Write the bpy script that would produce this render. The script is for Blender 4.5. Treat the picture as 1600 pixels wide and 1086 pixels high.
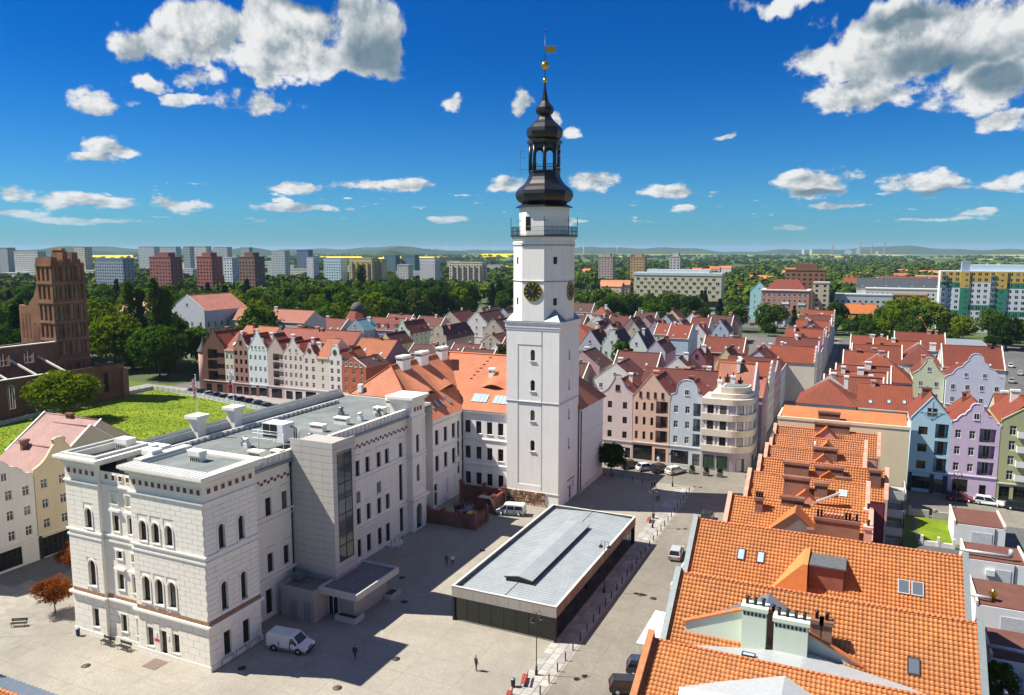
import bpy, math, random
import numpy as np
from math import radians as rad, sin, cos, pi, atan2, hypot, sqrt

for o in list(bpy.data.objects):
    bpy.data.objects.remove(o)
sc = bpy.context.scene
COL = sc.collection
RND = random.Random(11)

# ------------------------------------------------------------------ camera
cam_data = bpy.data.cameras.new('camera')
cam_data.sensor_width = 36.0
cam_data.lens = 27.0
cam_data.clip_start = 0.5
cam_data.clip_end = 60000.0
cam = bpy.data.objects.new('camera', cam_data)
COL.objects.link(cam)
cam.location = (0, 0, 44.0)
cam.rotation_euler = (rad(90 - 7.219), 0, rad(24.686))
sc.camera = cam

# ------------------------------------------------------------------ sun and sky
SUN_EL, SUN_TRAVEL = 53.0, 19.0            # elevation; the light travels this many degrees from +X towards +Y
sun_data = bpy.data.lights.new('sun', 'SUN')
sun_data.energy = 5.0
sun_data.angle = rad(0.5)
sun_data.color = (1.0, 0.93, 0.80)
sun = bpy.data.objects.new('sun', sun_data)
COL.objects.link(sun)
sun.rotation_euler = (0, rad(-(90 - SUN_EL)), rad(SUN_TRAVEL))
sun.location = (-60, -20, 120)

EXPOSURE = 0.92
sc.view_settings.view_transform = 'Standard'
sc.view_settings.look = 'None'
sc.view_settings.gamma = 1.0
sc.view_settings.exposure = EXPOSURE
sc.view_settings.use_curve_mapping = False
sc.cycles.use_denoising = True
try:
    sc.cycles.denoiser = 'OPENIMAGEDENOISE'
except Exception:
    pass
sc.cycles.max_bounces = 6
sc.cycles.diffuse_bounces = 3
sc.cycles.glossy_bounces = 3
sc.cycles.transmission_bounces = 4
sc.cycles.transparent_max_bounces = 6
sc.cycles.volume_bounces = 0
sc.cycles.caustics_reflective = False
sc.cycles.caustics_refractive = False
sc.cycles.sample_clamp_indirect = 6.0


class NT:
    """small helper to write node trees in one line per node"""
    def __init__(s, tree):
        s.t = tree
        s.n = tree.nodes
    def add(s, kind, **kw):
        n = s.n.new(kind)
        for k, v in kw.items():
            setattr(n, k, v)
        return n
    def link(s, a, b):
        s.t.links.new(a, b)
    def _in(s, sock, v):
        if isinstance(v, bpy.types.NodeSocket):
            s.link(v, sock)
        elif v is not None:
            sock.default_value = v
    def math(s, op, a, b=None, c=None, clamp=False):
        n = s.add('ShaderNodeMath', operation=op, use_clamp=clamp)
        s._in(n.inputs[0], a)
        if b is not None: s._in(n.inputs[1], b)
        if c is not None: s._in(n.inputs[2], c)
        return n.outputs[0]
    def vmath(s, op, a, b=None):
        n = s.add('ShaderNodeVectorMath', operation=op)
        s._in(n.inputs[0], a)
        if b is not None: s._in(n.inputs[1], b)
        return n.outputs[0] if op not in ('DOT_PRODUCT', 'LENGTH') else n.outputs['Value']
    def mix(s, f, a, b, blend='MIX'):
        n = s.add('ShaderNodeMix', data_type='RGBA', blend_type=blend)
        s._in(n.inputs[0], f); s._in(n.inputs[6], a); s._in(n.inputs[7], b)
        return n.outputs[2]
    def noise(s, vec, scale, detail=4, rough=.55, dist=0.0, dims='3D'):
        n = s.add('ShaderNodeTexNoise', noise_dimensions=dims)
        s._in(n.inputs['Vector'], vec)
        n.inputs['Scale'].default_value = scale
        n.inputs['Detail'].default_value = detail
        n.inputs['Roughness'].default_value = rough
        n.inputs['Distortion'].default_value = dist
        return n.outputs['Fac']
    def smooth(s, x, lo, hi):
        n = s.add('ShaderNodeMapRange', interpolation_type='SMOOTHSTEP')
        s._in(n.inputs[0], x); s._in(n.inputs[1], lo); s._in(n.inputs[2], hi)
        return n.outputs[0]
    def ramp(s, x, lo, hi, a=0.0, b=1.0, clamp=True):
        n = s.add('ShaderNodeMapRange', clamp=clamp)
        s._in(n.inputs[0], x); s._in(n.inputs[1], lo); s._in(n.inputs[2], hi)
        s._in(n.inputs[3], a); s._in(n.inputs[4], b)
        return n.outputs[0]


def c3(c):
    return (c[0], c[1], c[2], 1.0)


def srgb(r, g, b):
    f = lambda v: (v / 255 / 12.92) if v <= 10 else ((v / 255 + .055) / 1.055) ** 2.4
    return (f(r), f(g), f(b))
# ------------------------------------------------------------------ world: sky with cumulus
world = bpy.data.worlds.new('World')
sc.world = world
world.use_nodes = True
W_ = NT(world.node_tree)
W_.n.clear()
w_out = W_.add('ShaderNodeOutputWorld')
w_bg = W_.add('ShaderNodeBackground')
w_sky = W_.add('ShaderNodeTexSky', sky_type='NISHITA')
w_sky.sun_disc = False
w_sky.sun_elevation = rad(SUN_EL)
w_sky.sun_rotation = rad(-(90 + SUN_TRAVEL))
w_sky.altitude = 100
w_sky.air_density = 1.0
w_sky.dust_density = 0.4
w_sky.ozone_density = 3.0
w_hs = W_.add('ShaderNodeHueSaturation')
w_hs.inputs['Saturation'].default_value = 1.22
w_hs.inputs['Value'].default_value = 1.0
W_.link(w_sky.outputs[0], w_hs.inputs['Color'])
# direction of view as azimuth (0 = +Y, positive to +X) and elevation, degrees
tc = W_.add('ShaderNodeTexCoord')
sep = W_.add('ShaderNodeSeparateXYZ')
W_.link(tc.outputs['Generated'], sep.inputs[0])
az = W_.math('MULTIPLY', W_.math('ARCTAN2', sep.outputs[0], sep.outputs[1]), 180 / pi)
el = W_.math('MULTIPLY', W_.math('ARCSINE', sep.outputs[2]), 180 / pi)
def azel(a, e, k=1.0):
    n = W_.add('ShaderNodeCombineXYZ')
    W_._in(n.inputs[0], a); W_._in(n.inputs[1], e)
    return n.outputs[0]
ae = azel(az, el)
sky_col = W_.mix(1.0, w_hs.outputs[0], W_.mix(W_.smooth(el, 0, 15), (.26, .74, 1.18, 1), (.0, .46, 1.02, 1)), 'MULTIPLY')
# big soft billows plus small crisp ones; stretched flat towards the horizon
flat = W_.ramp(el, 0, 25, 2.3, 1.0)
ae_n = azel(az, W_.math('MULTIPLY', el, flat))
nb = W_.noise(ae_n, 0.34, 9, .60)
n2 = W_.noise(W_.vmath('ADD', ae_n, (-0.55, 0.75, 0.0)), 0.34, 5, .58)
# (azimuth, elevation, half width, half height) of the clouds, and of their grey undersides
CLOUDS = [(-35.6, 13.4, 3.58, 1.54), (-41.1, 14.8, 5.61, 2.13), (-45.7, 14.0, 3.47, 2.21), (-35.5, 15.3, 3.34, 2.05), (-40.1, 12.9, 4.79, 1.45), (-48.8, 12.7, 2.14, 1.60), (-46.6, 11.4, 1.44, 1.03), (-47.0, 9.8, 1.52, 0.56), (-41.3, 11.5, 1.02, 0.65), (-42.4, 9.7, 2.55, 0.99), (-52.1, 9.4, 1.93, 0.89), (-51.5, 6.5, 1.89, 0.64), (-53.0, 5.7, 1.62, 0.44), (-57.3, 3.3, 1.35, 0.70), (-53.5, 3.1, 3.54, 0.57), (-47.4, 3.1, 2.28, 0.55), (-40.7, 4.5, 2.72, 0.48), (-33.8, 4.6, 3.23, 0.50), (-40.7, 3.0, 2.64, 0.36), (-29.3, 10.5, 1.20, 0.77), (-23.7, 10.6, 1.02, 0.78), (-20.0, 8.5, 0.69, 0.44), (-21.4, 9.2, 0.79, 0.61), (-25.2, 4.7, 1.78, 0.73), (-18.6, 5.0, 2.21, 0.77), (-13.7, 4.2, 2.60, 0.49), (2.8, 13.1, 6.89, 2.85), (-2.8, 12.1, 2.91, 1.33), (-1.3, 10.0, 3.71, 1.27), (-6.2, 16.0, 3.41, 0.69), (5.7, 10.9, 3.62, 2.56), (7.2, 7.9, 1.71, 0.64), (-3.6, 4.6, 3.19, 0.94), (2.9, 4.4, 2.72, 0.85), (7.6, 4.2, 2.09, 0.74), (-1.6, 3.0, 2.34, 0.26), (-9.4, 7.7, 0.95, 0.26), (3.4, 2.0, 2.50, 0.20), (6.4, 2.4, 1.16, 0.24), (-57.0, 2.3, 1.57, 0.35), (-52.8, 1.9, 4.18, 0.25), (-12.2, 3.1, 0.98, 0.27), (-28.9, 2.3, 1.60, 0.28), (-49.0, 10.6, 1.71, 0.55), (-49.5, 12.3, 1.30, 1.30), (-4.8, 1.5, 1.24, 0.22)]
wz = W_.add('ShaderNodeTexNoise'); W_.link(ae_n, wz.inputs['Vector']); wz.inputs['Scale'].default_value = .42; wz.inputs['Detail'].default_value = 3
ae = W_.vmath('ADD', ae, W_.vmath('MULTIPLY', W_.vmath('SUBTRACT', wz.outputs['Color'], (.5, .5, .5)), W_.vmath('MULTIPLY', azel(W_.ramp(el, 2, 12, 1.2, 3.6), W_.ramp(el, 2, 12, .5, 3.0)), (1, 1, 0))))
cov = None
under = None
for (ca, ce, ra, re) in CLOUDS:
    p = W_.add('ShaderNodeVectorMath', operation='MULTIPLY_ADD')
    W_.link(ae, p.inputs[0])
    p.inputs[1].default_value = (1 / ra, 1 / re, 0)
    p.inputs[2].default_value = (-ca / ra, -ce / re, 0)
    r_ = W_.vmath('LENGTH', p.outputs[0])
    v = W_.math('SUBTRACT', 1.0, r_)
    if ra > 2.6 and re > 1.2: v = W_.math('MULTIPLY', v, 1.7)
    cov = v if cov is None else W_.math('SMOOTH_MAX', cov, v, .12)
# thin rows of small far clouds just above the horizon, all the way round
row_n = W_.noise(W_.vmath('MULTIPLY', azel(az, el), (.42, 2.1, 1)), 1.0, 4, .55)
row_b = W_.math('MULTIPLY', W_.smooth(el, .9, 2.0), W_.math('SUBTRACT', 1.0, W_.smooth(el, 3.8, 6.0)))
cov = W_.math('MAXIMUM', cov, W_.math('ADD', W_.math('MULTIPLY', W_.math('SUBTRACT', row_n, .615), 5.5), W_.math('MULTIPLY', W_.math('SUBTRACT', row_b, 1.0), 2.0)))
# cumulus goes on outside the picture, extra cover added to whiten blue ambient light
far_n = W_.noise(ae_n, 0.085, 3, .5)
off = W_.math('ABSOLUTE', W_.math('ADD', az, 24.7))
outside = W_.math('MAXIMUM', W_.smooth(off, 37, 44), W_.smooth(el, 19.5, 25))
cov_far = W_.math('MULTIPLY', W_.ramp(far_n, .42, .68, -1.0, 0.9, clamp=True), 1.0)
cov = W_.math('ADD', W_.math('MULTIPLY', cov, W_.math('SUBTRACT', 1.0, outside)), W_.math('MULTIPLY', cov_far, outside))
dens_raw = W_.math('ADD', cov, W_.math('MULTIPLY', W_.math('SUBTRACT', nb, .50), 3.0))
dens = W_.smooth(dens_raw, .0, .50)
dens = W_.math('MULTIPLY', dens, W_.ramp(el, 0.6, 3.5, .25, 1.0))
# lit tops, greyer bellies: compare the billow field with itself a little towards the sun
rise = W_.math('MULTIPLY', W_.math('SUBTRACT', nb, n2), 3.4)
thick = W_.smooth(dens_raw, .35, 1.5)
DARK = [(-34.9, 13.6, 3.82, 1.86), (-39.0, 16.4, 3.91, 0.77), (3.6, 11.8, 5.56, 1.27), (1.6, 14.5, 3.89, 0.81), (6.7, 10.4, 2.92, 1.18), (-3.2, 4.0, 2.63, 0.34), (4.4, 3.7, 4.12, 0.32), (-42.4, 9.0, 2.13, 0.33)]
dk = None
for (ca, ce, ra, re) in DARK:
    p = W_.add('ShaderNodeVectorMath', operation='MULTIPLY_ADD')
    W_.link(ae, p.inputs[0])
    p.inputs[1].default_value = (1 / ra, 1 / re, 0)
    p.inputs[2].default_value = (-ca / ra, -ce / re, 0)
    v = W_.math('SUBTRACT', 1.0, W_.vmath('LENGTH', p.outputs[0]))
    dk = v if dk is None else W_.math('SMOOTH_MAX', dk, v, .15)
dk = W_.math('ADD', dk, W_.math('MULTIPLY', W_.math('SUBTRACT', nb, .5), 1.6))
dk = W_.smooth(dk, -.05, .75)
bright = W_.math('ADD', .78, rise)
bright = W_.math('SUBTRACT', bright, W_.math('MULTIPLY', thick, .10))
bright = W_.math('MINIMUM', W_.math('MAXIMUM', bright, .30), 1.0)
bright = W_.math('MULTIPLY', bright, W_.math('SUBTRACT', 1.0, W_.math('MULTIPLY', dk, .86)))
cl_col = W_.mix(bright, (1.0, 2.0, 2.8, 1), (9.0, 9.1, 9.1, 1))
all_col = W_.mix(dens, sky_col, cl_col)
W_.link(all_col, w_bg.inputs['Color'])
w_bg.inputs['Strength'].default_value = 0.05
W_.link(w_bg.outputs[0], w_out.inputs['Surface'])
try:
    world.cycles.sampling_method = 'NONE'
except Exception:
    pass
# ------------------------------------------------------------------ materials
MATS = {}
def _base(name):
    m = bpy.data.materials.new(name)
    m.use_nodes = True
    t = NT(m.node_tree)
    b = t.n['Principled BSDF']
    return m, t, b

def pos(t, scale=(1, 1, 1)):
    g = t.add('ShaderNodeNewGeometry')
    if scale == (1, 1, 1):
        return g.outputs['Position']
    return t.vmath('MULTIPLY', g.outputs['Position'], scale)

def bump(t, b, h, strength, dist):
    n = t.add('ShaderNodeBump')
    n.inputs['Strength'].default_value = strength
    n.inputs['Distance'].default_value = dist
    t._in(n.inputs['Height'], h)
    t.link(n.outputs[0], b.inputs['Normal'])

def plaster(col, dirt=.22, rough=.9, key=None):
    """painted render: mottling, faint vertical streaks of dirt"""
    k = ('pl', tuple(round(c, 3) for c in col), dirt, rough)
    if k in MATS: return MATS[k]
    m, t, b = _base('plaster')
    p = pos(t)
    mott = t.noise(p, .35, 5, .6)
    streak = t.noise(pos(t, (1.6, 1.6, .16)), 1.0, 4, .6)
    fine = t.noise(p, 9, 3, .6)
    f = t.math('ADD', t.ramp(mott, .3, .75, 0, dirt * .7), t.ramp(streak, .45, .8, 0, dirt))
    d = (col[0] * .62 + .02, col[1] * .60 + .02, col[2] * .57 + .02)
    c = t.mix(f, c3(col), c3(d))
    c = t.mix(t.ramp(fine, .3, .7, 0, .10), c, c3(tuple(x * .8 for x in col)))
    t.link(c, b.inputs['Base Color'])
    b.inputs['Roughness'].default_value = rough
    b.inputs['Specular IOR Level'].default_value = .25
    bump(t, b, fine, .15, .01)
    MATS[k] = m
    return m

def flat(name, col, rough=.6, metal=0.0, spec=.4, var=.12, scale=2.5):
    k = ('fl', name, tuple(round(c, 3) for c in col), rough, metal)
    if k in MATS: return MATS[k]
    m, t, b = _base(name)
    n = t.noise(pos(t), scale, 4, .6)
    c = t.mix(t.ramp(n, .3, .7, 0, 1), c3(tuple(x * (1 - var) for x in col)), c3(tuple(min(1, x * (1 + var)) for x in col)))
    t.link(c, b.inputs['Base Color'])
    b.inputs['Roughness'].default_value = rough
    b.inputs['Metallic'].default_value = metal
    b.inputs['Specular IOR Level'].default_value = spec
    MATS[k] = m
    return m

def rooftile(col, pitch_u=.30, pitch_v=.36, depth=.05, relief=True, var=.35):
    """clay tiles in courses; the mesh carries UVs in metres (u along the ridge, v up the slope)"""
    k = ('rt', tuple(round(c, 3) for c in col), pitch_u, relief)
    if k in MATS: return MATS[k]
    m, t, b = _base('clay_tile')
    uv = t.add('ShaderNodeUVMap')
    s = t.add('ShaderNodeSeparateXYZ')
    t.link(uv.outputs[0], s.inputs[0])
    u = t.math('DIVIDE', s.outputs[0], pitch_u)
    v = t.math('DIVIDE', s.outputs[1], pitch_v)
    cell = t.add('ShaderNodeCombineXYZ')
    t.link(t.math('FLOOR', u), cell.inputs[0]); t.link(t.math('FLOOR', v), cell.inputs[1])
    wn = t.add('ShaderNodeTexWhiteNoise', noise_dimensions='2D')
    t.link(cell.outputs[0], wn.inputs['Vector'])
    fu = t.math('FRACT', u); fv = t.math('FRACT', v)
    c = t.mix(t.math('MULTIPLY', wn.outputs['Value'], var), c3(col), c3(tuple(x * .62 for x in col)))
    big = t.noise(pos(t), .35, 5, .6)
    c = t.mix(t.ramp(big, .40, .70, 0, .55), c, c3((col[0] * .55, col[1] * .55 + .01, col[2] * .55 + .012)))
    lich = t.noise(pos(t), 2.3, 4, .65)
    c = t.mix(t.ramp(lich, .56, .78, 0, .55), c, c3((col[0] * .5 + .03, col[1] * .5 + .035, col[2] * .5 + .03)))
    t.link(c, b.inputs['Base Color'])
    b.inputs['Roughness'].default_value = .62
    b.inputs['Specular IOR Level'].default_value = .35
    if relief:
        w = t.math('SINE', t.math('MULTIPLY', fu, 2 * pi))
        h = t.math('ADD', t.math('MULTIPLY', w, .35), t.math('MULTIPLY', fv, -1.0))
        bump(t, b, h, .9, depth)
    MATS[k] = m
    return m

def glass(dark=(.012, .015, .018), light=.25):
    k = ('gl', dark, light)
    if k in MATS: return MATS[k]
    m, t, b = _base('window_glass')
    oi = t.add('ShaderNodeObjectInfo')
    r = oi.outputs['Random']
    f = t.smooth(r, .72, 1.0)
    c = t.mix(t.math('MULTIPLY', f, light), c3(dark), (.55, .53, .48, 1))
    t.link(c, b.inputs['Base Color'])
    b.inputs['Roughness'].default_value = .06
    b.inputs['Specular IOR Level'].default_value = .5
    MATS[k] = m
    return m

M_GLASS = glass()
M_WHITE = plaster((.80, .80, .77), .12)
M_FRAME = flat('white_paint', (.72, .72, .70), .5, var=.05)
M_DARKFRAME = flat('dark_paint', (.03, .026, .024), .5, var=.1)
M_BROWNFRAME = flat('brown_paint', (.10, .045, .025), .5, var=.1)
M_STONE = flat('cut_stone', (.62, .60, .55), .85, var=.12, scale=1.2)
M_BLACK = flat('black_metal', (.012, .012, .013), .4, .0, var=.1)
M_ZINC = flat('zinc_sheet', (.42, .46, .49), .38, .55, var=.10, scale=.8)
M_LEAD = flat('grey_sheet', (.20, .24, .27), .42, .5, var=.15, scale=.8)

def brick_mat(col, col2, bw=.28, bh=.085, mortar=(.35, .30, .26), k2=None):
    k = ('bk', tuple(col), tuple(col2), bw)
    if k in MATS: return MATS[k]
    m, t, b = _base('brick')
    g = t.add('ShaderNodeNewGeometry')
    s = t.add('ShaderNodeSeparateXYZ'); t.link(g.outputs['Position'], s.inputs[0])
    cb = t.add('ShaderNodeCombineXYZ')
    t.link(t.math('ADD', s.outputs[0], s.outputs[1]), cb.inputs[0]); t.link(s.outputs[2], cb.inputs[1])
    br = t.add('ShaderNodeTexBrick')
    t.link(cb.outputs[0], br.inputs['Vector'])
    br.inputs['Scale'].default_value = 1.0
    br.inputs['Brick Width'].default_value = bw
    br.inputs['Row Height'].default_value = bh
    br.inputs['Mortar Size'].default_value = .012
    br.inputs['Color1'].default_value = c3(col); br.inputs['Color2'].default_value = c3(col2)
    br.inputs['Mortar'].default_value = c3(mortar)
    n1 = t.noise(g.outputs['Position'], .22, 6, .65)
    n2 = t.noise(g.outputs['Position'], 1.7, 5, .65)
    c = t.mix(t.ramp(n1, .38, .68, 0, .75), br.outputs['Color'], c3(tuple(x * .38 + .01 for x in col)))
    c = t.mix(t.ramp(n2, .55, .78, 0, .6), c, c3((col[0] * .7 + .12, col[1] * .7 + .11, col[2] * .7 + .10)))
    t.link(c, b.inputs['Base Color'])
    b.inputs['Roughness'].default_value = .92
    b.inputs['Specular IOR Level'].default_value = .2
    bump(t, b, t.math('ADD', br.outputs['Fac'], t.math('MULTIPLY', n2, -1.5)), .5, .05)
    MATS[k] = m
    return m

# ------------------------------------------------------------------ mesh builder
class MB:
    def __init__(s):
        s.v = []; s.f = []; s.m = []; s.sm = []; s.uv = {}
    def add(s, pts, m=0, uv=None, smooth=False):
        i = len(s.v)
        s.v.extend(pts)
        s.f.append(tuple(range(i, i + len(pts))))
        s.m.append(m); s.sm.append(smooth)
        if uv is not None: s.uv[len(s.f) - 1] = uv
    def shared(s, pts, faces, m=0, smooth=True):
        i = len(s.v)
        s.v.extend(pts)
        for f in faces:
            s.f.append(tuple(i + k for k in f)); s.m.append(m); s.sm.append(smooth)
    def box(s, x0, y0, z0, x1, y1, z1, m=0, top=None):
        if x0 > x1: x0, x1 = x1, x0
        if y0 > y1: y0, y1 = y1, y0
        if z0 > z1: z0, z1 = z1, z0
        p = [(x0, y0, z0), (x1, y0, z0), (x1, y1, z0), (x0, y1, z0), (x0, y0, z1), (x1, y0, z1), (x1, y1, z1), (x0, y1, z1)]
        fs = [(0, 3, 2, 1), (4, 5, 6, 7), (0, 1, 5, 4), (1, 2, 6, 5), (2, 3, 7, 6), (3, 0, 4, 7)]
        i = len(s.v); s.v.extend(p)
        for k, f in enumerate(fs):
            s.f.append(tuple(i + j for j in f)); s.m.append(top if (k == 1 and top is not None) else m); s.sm.append(False)
    def fbox(s, fr, u0, u1, d0, d1, z0, z1, m=0):
        """box in a wall frame: u along the wall, d inwards"""
        a = fr.p(u0, d0, z0); q = []
        for z in (z0, z1):
            for (u, d) in ((u0, d0), (u1, d0), (u1, d1), (u0, d1)):
                q.append(fr.p(u, d, z))
        i = len(s.v); s.v.extend(q)
        for f in ((0, 3, 2, 1), (4, 5, 6, 7), (0, 1, 5, 4), (1, 2, 6, 5), (2, 3, 7, 6), (3, 0, 4, 7)):
            s.f.append(tuple(i + j for j in f)); s.m.append(m); s.sm.append(False)
    def tube(s, a, b, r, n=6, m=0, r2=None, cap=True):
        a = np.array(a, float); b = np.array(b, float)
        r2 = r if r2 is None else r2
        d = b - a; L = np.linalg.norm(d)
        if L < 1e-6: return
        d = d / L
        x = np.cross(d, (0, 0, 1.0) if abs(d[2]) < .9 else (1.0, 0, 0)); x /= np.linalg.norm(x)
        y = np.cross(d, x)
        pts = []
        for (c, rr) in ((a, r), (b, r2)):
            for k in range(n):
                t = 2 * pi * k / n
                pts.append(tuple(c + x * cos(t) * rr + y * sin(t) * rr))
        fs = [(k, (k + 1) % n, n + (k + 1) % n, n + k) for k in range(n)]
        if cap: fs += [tuple(range(n - 1, -1, -1)), tuple(range(n, 2 * n))]
        s.shared(pts, fs, m, n > 5)
    def lathe(s, prof, n, c=(0, 0), phase=0.0, m=0, smooth=True, cap=True):
        """prof: list of (radius, z)"""
        pts = []
        for (r, z) in prof:
            for k in range(n):
                t = 2 * pi * (k + phase) / n
                pts.append((c[0] + r * cos(t), c[1] + r * sin(t), z))
        fs = []
        for i in range(len(prof) - 1):
            for k in range(n):
                k2 = (k + 1) % n
                fs.append((i * n + k, i * n + k2, (i + 1) * n + k2, (i + 1) * n + k))
        if cap:
            fs.append(tuple(range(n - 1, -1, -1)))
            fs.append(tuple((len(prof) - 1) * n + k for k in range(n)))
        s.shared(pts, fs, m, smooth)
    def prism(s, fr, prof, d0, d1, m=0, medge=None):
        """polygon prof [(u,z)] extruded from depth d0 to d1 in a wall frame"""
        medge = m if medge is None else medge
        s.add([fr.p(u, d0, z) for u, z in prof], m)
        s.add([fr.p(u, d1, z) for u, z in reversed(prof)], m)
        n = len(prof)
        for i in range(n):
            (ua, za), (ub, zb) = prof[i], prof[(i + 1) % n]
            s.add([fr.p(ub, d0, zb), fr.p(ua, d0, za), fr.p(ua, d1, za), fr.p(ub, d1, zb)], medge)
    def mesh(s, name, mats):
        me = bpy.data.meshes.new(name)
        me.from_pydata(s.v, [], s.f)
        for m in mats: me.materials.append(m)
        if len(mats) > 1: me.polygons.foreach_set('material_index', s.m)
        if any(s.sm): me.polygons.foreach_set('use_smooth', s.sm)
        if s.uv:
            lay = me.uv_layers.new(name='UVMap')
            data = np.zeros(len(me.loops) * 2, np.float32)
            k = 0
            for i, f in enumerate(s.f):
                u = s.uv.get(i)
                if u is not None:
                    data[2 * k:2 * (k + len(f))] = np.array(u, np.float32).ravel()
                k += len(f)
            lay.data.foreach_set('uv', data)
        me.update()
        return me
    def build(s, name, mats, parent=None, loc=(0, 0, 0), rz=0.0):
        if not isinstance(mats, (list, tuple)): mats = [mats]
        return newobj(name, s.mesh(name, mats), parent, loc, rz)


def newobj(name, me, parent=None, loc=(0, 0, 0), rz=0.0, scale=None):
    o = bpy.data.objects.new(name, me)
    COL.objects.link(o)
    o.location = loc
    if rz: o.rotation_euler = (0, 0, rz)
    if scale is not None: o.scale = scale
    if parent is not None: o.parent = parent
    return o

def tag(o, label=None, cat=None, group=None, kind=None):
    if label: o['label'] = label
    if cat: o['category'] = cat
    if group: o['group'] = group
    if kind: o['kind'] = kind
    return o

def thing(name, label, cat, loc=(0, 0, 0), rz=0.0, group=None):
    o = newobj(name, None, None, loc, rz)
    o.empty_display_size = .5
    return tag(o, label, cat, group)

def stuff(o):
    o['kind'] = 'stuff'
    return o

def struct(o):
    o['kind'] = 'structure'
    return o

def copy_tree(o, parent=None):
    c = o.copy(); COL.objects.link(c); c.parent = parent
    for ch in o.children: copy_tree(ch, c)
    return c


class Fr:
    """frame of a vertical wall: u along it, d inwards, z up"""
    def __init__(s, ox, oy, rz=0.0):
        s.ox, s.oy, s.rz = ox, oy, rz
        s.c, s.s = cos(rz), sin(rz)
    def p(s, u, d, z):
        return (s.ox + u * s.c - d * s.s, s.oy + u * s.s + d * s.c, z)

def wall(mb, fr, u0, u1, z0, z1, ops=(), m=0, rev=.2, mrev=None):
    mrev = m if mrev is None else mrev
    us = sorted({round(x, 3) for x in [u0, u1] + [min(max(q, u0), u1) for o in ops for q in o[:2]]})
    zs = sorted({round(x, 3) for x in [z0, z1] + [min(max(q, z0), z1) for o in ops for q in o[2:4]]})
    for j in range(len(zs) - 1):
        za, zb = zs[j], zs[j + 1]; zc = (za + zb) / 2
        start = None
        for i in range(len(us) - 1):
            uc = (us[i] + us[i + 1]) / 2
            hole = any(o[0] < uc < o[1] and o[2] < zc < o[3] for o in ops)
            if not hole and start is None: start = us[i]
            if (hole or i == len(us) - 2) and start is not None:
                e = us[i] if hole else us[i + 1]
                mb.add([fr.p(start, 0, za), fr.p(e, 0, za), fr.p(e, 0, zb), fr.p(start, 0, zb)], m)
                start = None
    rev0 = rev
    for o in ops:
        a, b, c, d = o[:4]
        arch = len(o) > 4 and o[4]
        rev = o[5] if len(o) > 5 else rev0
        P = fr.p
        r = (b - a) / 2 if arch else 0
        zt = d - r
        mb.add([P(a, 0, c), P(a, rev, c), P(a, rev, zt), P(a, 0, zt)], mrev)
        mb.add([P(b, 0, c), P(b, 0, zt), P(b, rev, zt), P(b, rev, c)], mrev)
        mb.add([P(a, 0, c), P(b, 0, c), P(b, rev, c), P(a, rev, c)], mrev)
        if not arch:
            mb.add([P(a, 0, d), P(a, rev, d), P(b, rev, d), P(b, 0, d)], mrev)
        else:
            n = 10
            pts = [(a + r - r * cos(pi * k / n), zt + r * sin(pi * k / n)) for k in range(n + 1)]
            for k in range(n):
                (x0, y0), (x1, y1) = pts[k], pts[k + 1]
                mb.add([P(x0, 0, y0), P(x0, rev, y0), P(x1, rev, y1), P(x1, 0, y1)], mrev)
                cu = a if k < n / 2 else b
                mb.add([P(x0, 0, y0), P(x1, 0, y1), P(cu, 0, d)], m)

_WIN = {}
def win_meshes(w, h, arch, style, mf, mg):
    k = (round(w, 2), round(h, 2), bool(arch), style, mf.name, mg.name)
    if k in _WIN: return _WIN[k]
    f = MB(); g = MB(); fr = Fr(0, 0)
    t, dp = .07, .09
    r = w / 2 if arch else 0
    zt = h - r
    f.box(0, -dp, 0, t, 0, zt); f.box(w - t, -dp, 0, w, 0, zt); f.box(t, -dp, 0, w - t, 0, t)
    if arch:
        n = 8
        for i in range(n):
            a0, a1 = pi * i / n, pi * (i + 1) / n
            o_ = [(r - r * cos(a), zt + r * sin(a)) for a in (a0, a1)]
            i_ = [(r - (r - t) * cos(a), zt + (r - t) * sin(a)) for a in (a0, a1)]
            f.add([(o_[0][0], -dp, o_[0][1]), (i_[0][0], -dp, i_[0][1]), (i_[1][0], -dp, i_[1][1]), (o_[1][0], -dp, o_[1][1])][::-1])
            f.add([(i_[0][0], -dp, i_[0][1]), (i_[0][0], 0, i_[0][1]), (i_[1][0], 0, i_[1][1]), (i_[1][0], -dp, i_[1][1])])
    else:
        f.box(t, -dp, h - t, w - t, 0, h)
    b = .028
    if style in ('cross', 'mull', 'grid'):
        f.box(w / 2 - b, -dp * .8, t, w / 2 + b, -.01, h - t)
    if style in ('cross',):
        f.box(t, -dp * .8 - .004, h * .64 - b, w - t, -.014, h * .64 + b)
    if style == 'grid':
        for q in (.33, .66): f.box(t, -dp * .8 - .004, h * q - b, w - t, -.014, h * q + b)
    if style == 'multi':
        nu = max(2, round(w / .75)); nz = max(1, round(h / 1.6))
        for i in range(1, nu): f.box(w * i / nu - b, -dp * .8, t, w * i / nu + b, -.01, h - t)
        for i in range(1, nz): f.box(t, -dp * .8 - .004, h * i / nz - b, w - t, -.014, h * i / nz + b)
    if arch:
        n = 10
        g.add([(0, -.03, 0), (w, -.03, 0)] + [(r + r * cos(pi * i / n), -.03, zt + r * sin(pi * i / n)) for i in range(n + 1)])
    else:
        g.add([(0, -.03, 0), (w, -.03, 0), (w, -.03, h), (0, -.03, h)])
    a = f.mesh('window', [mf]); c = g.mesh('pane', [mg])
    _WIN[k] = (a, c)
    return _WIN[k]

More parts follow.
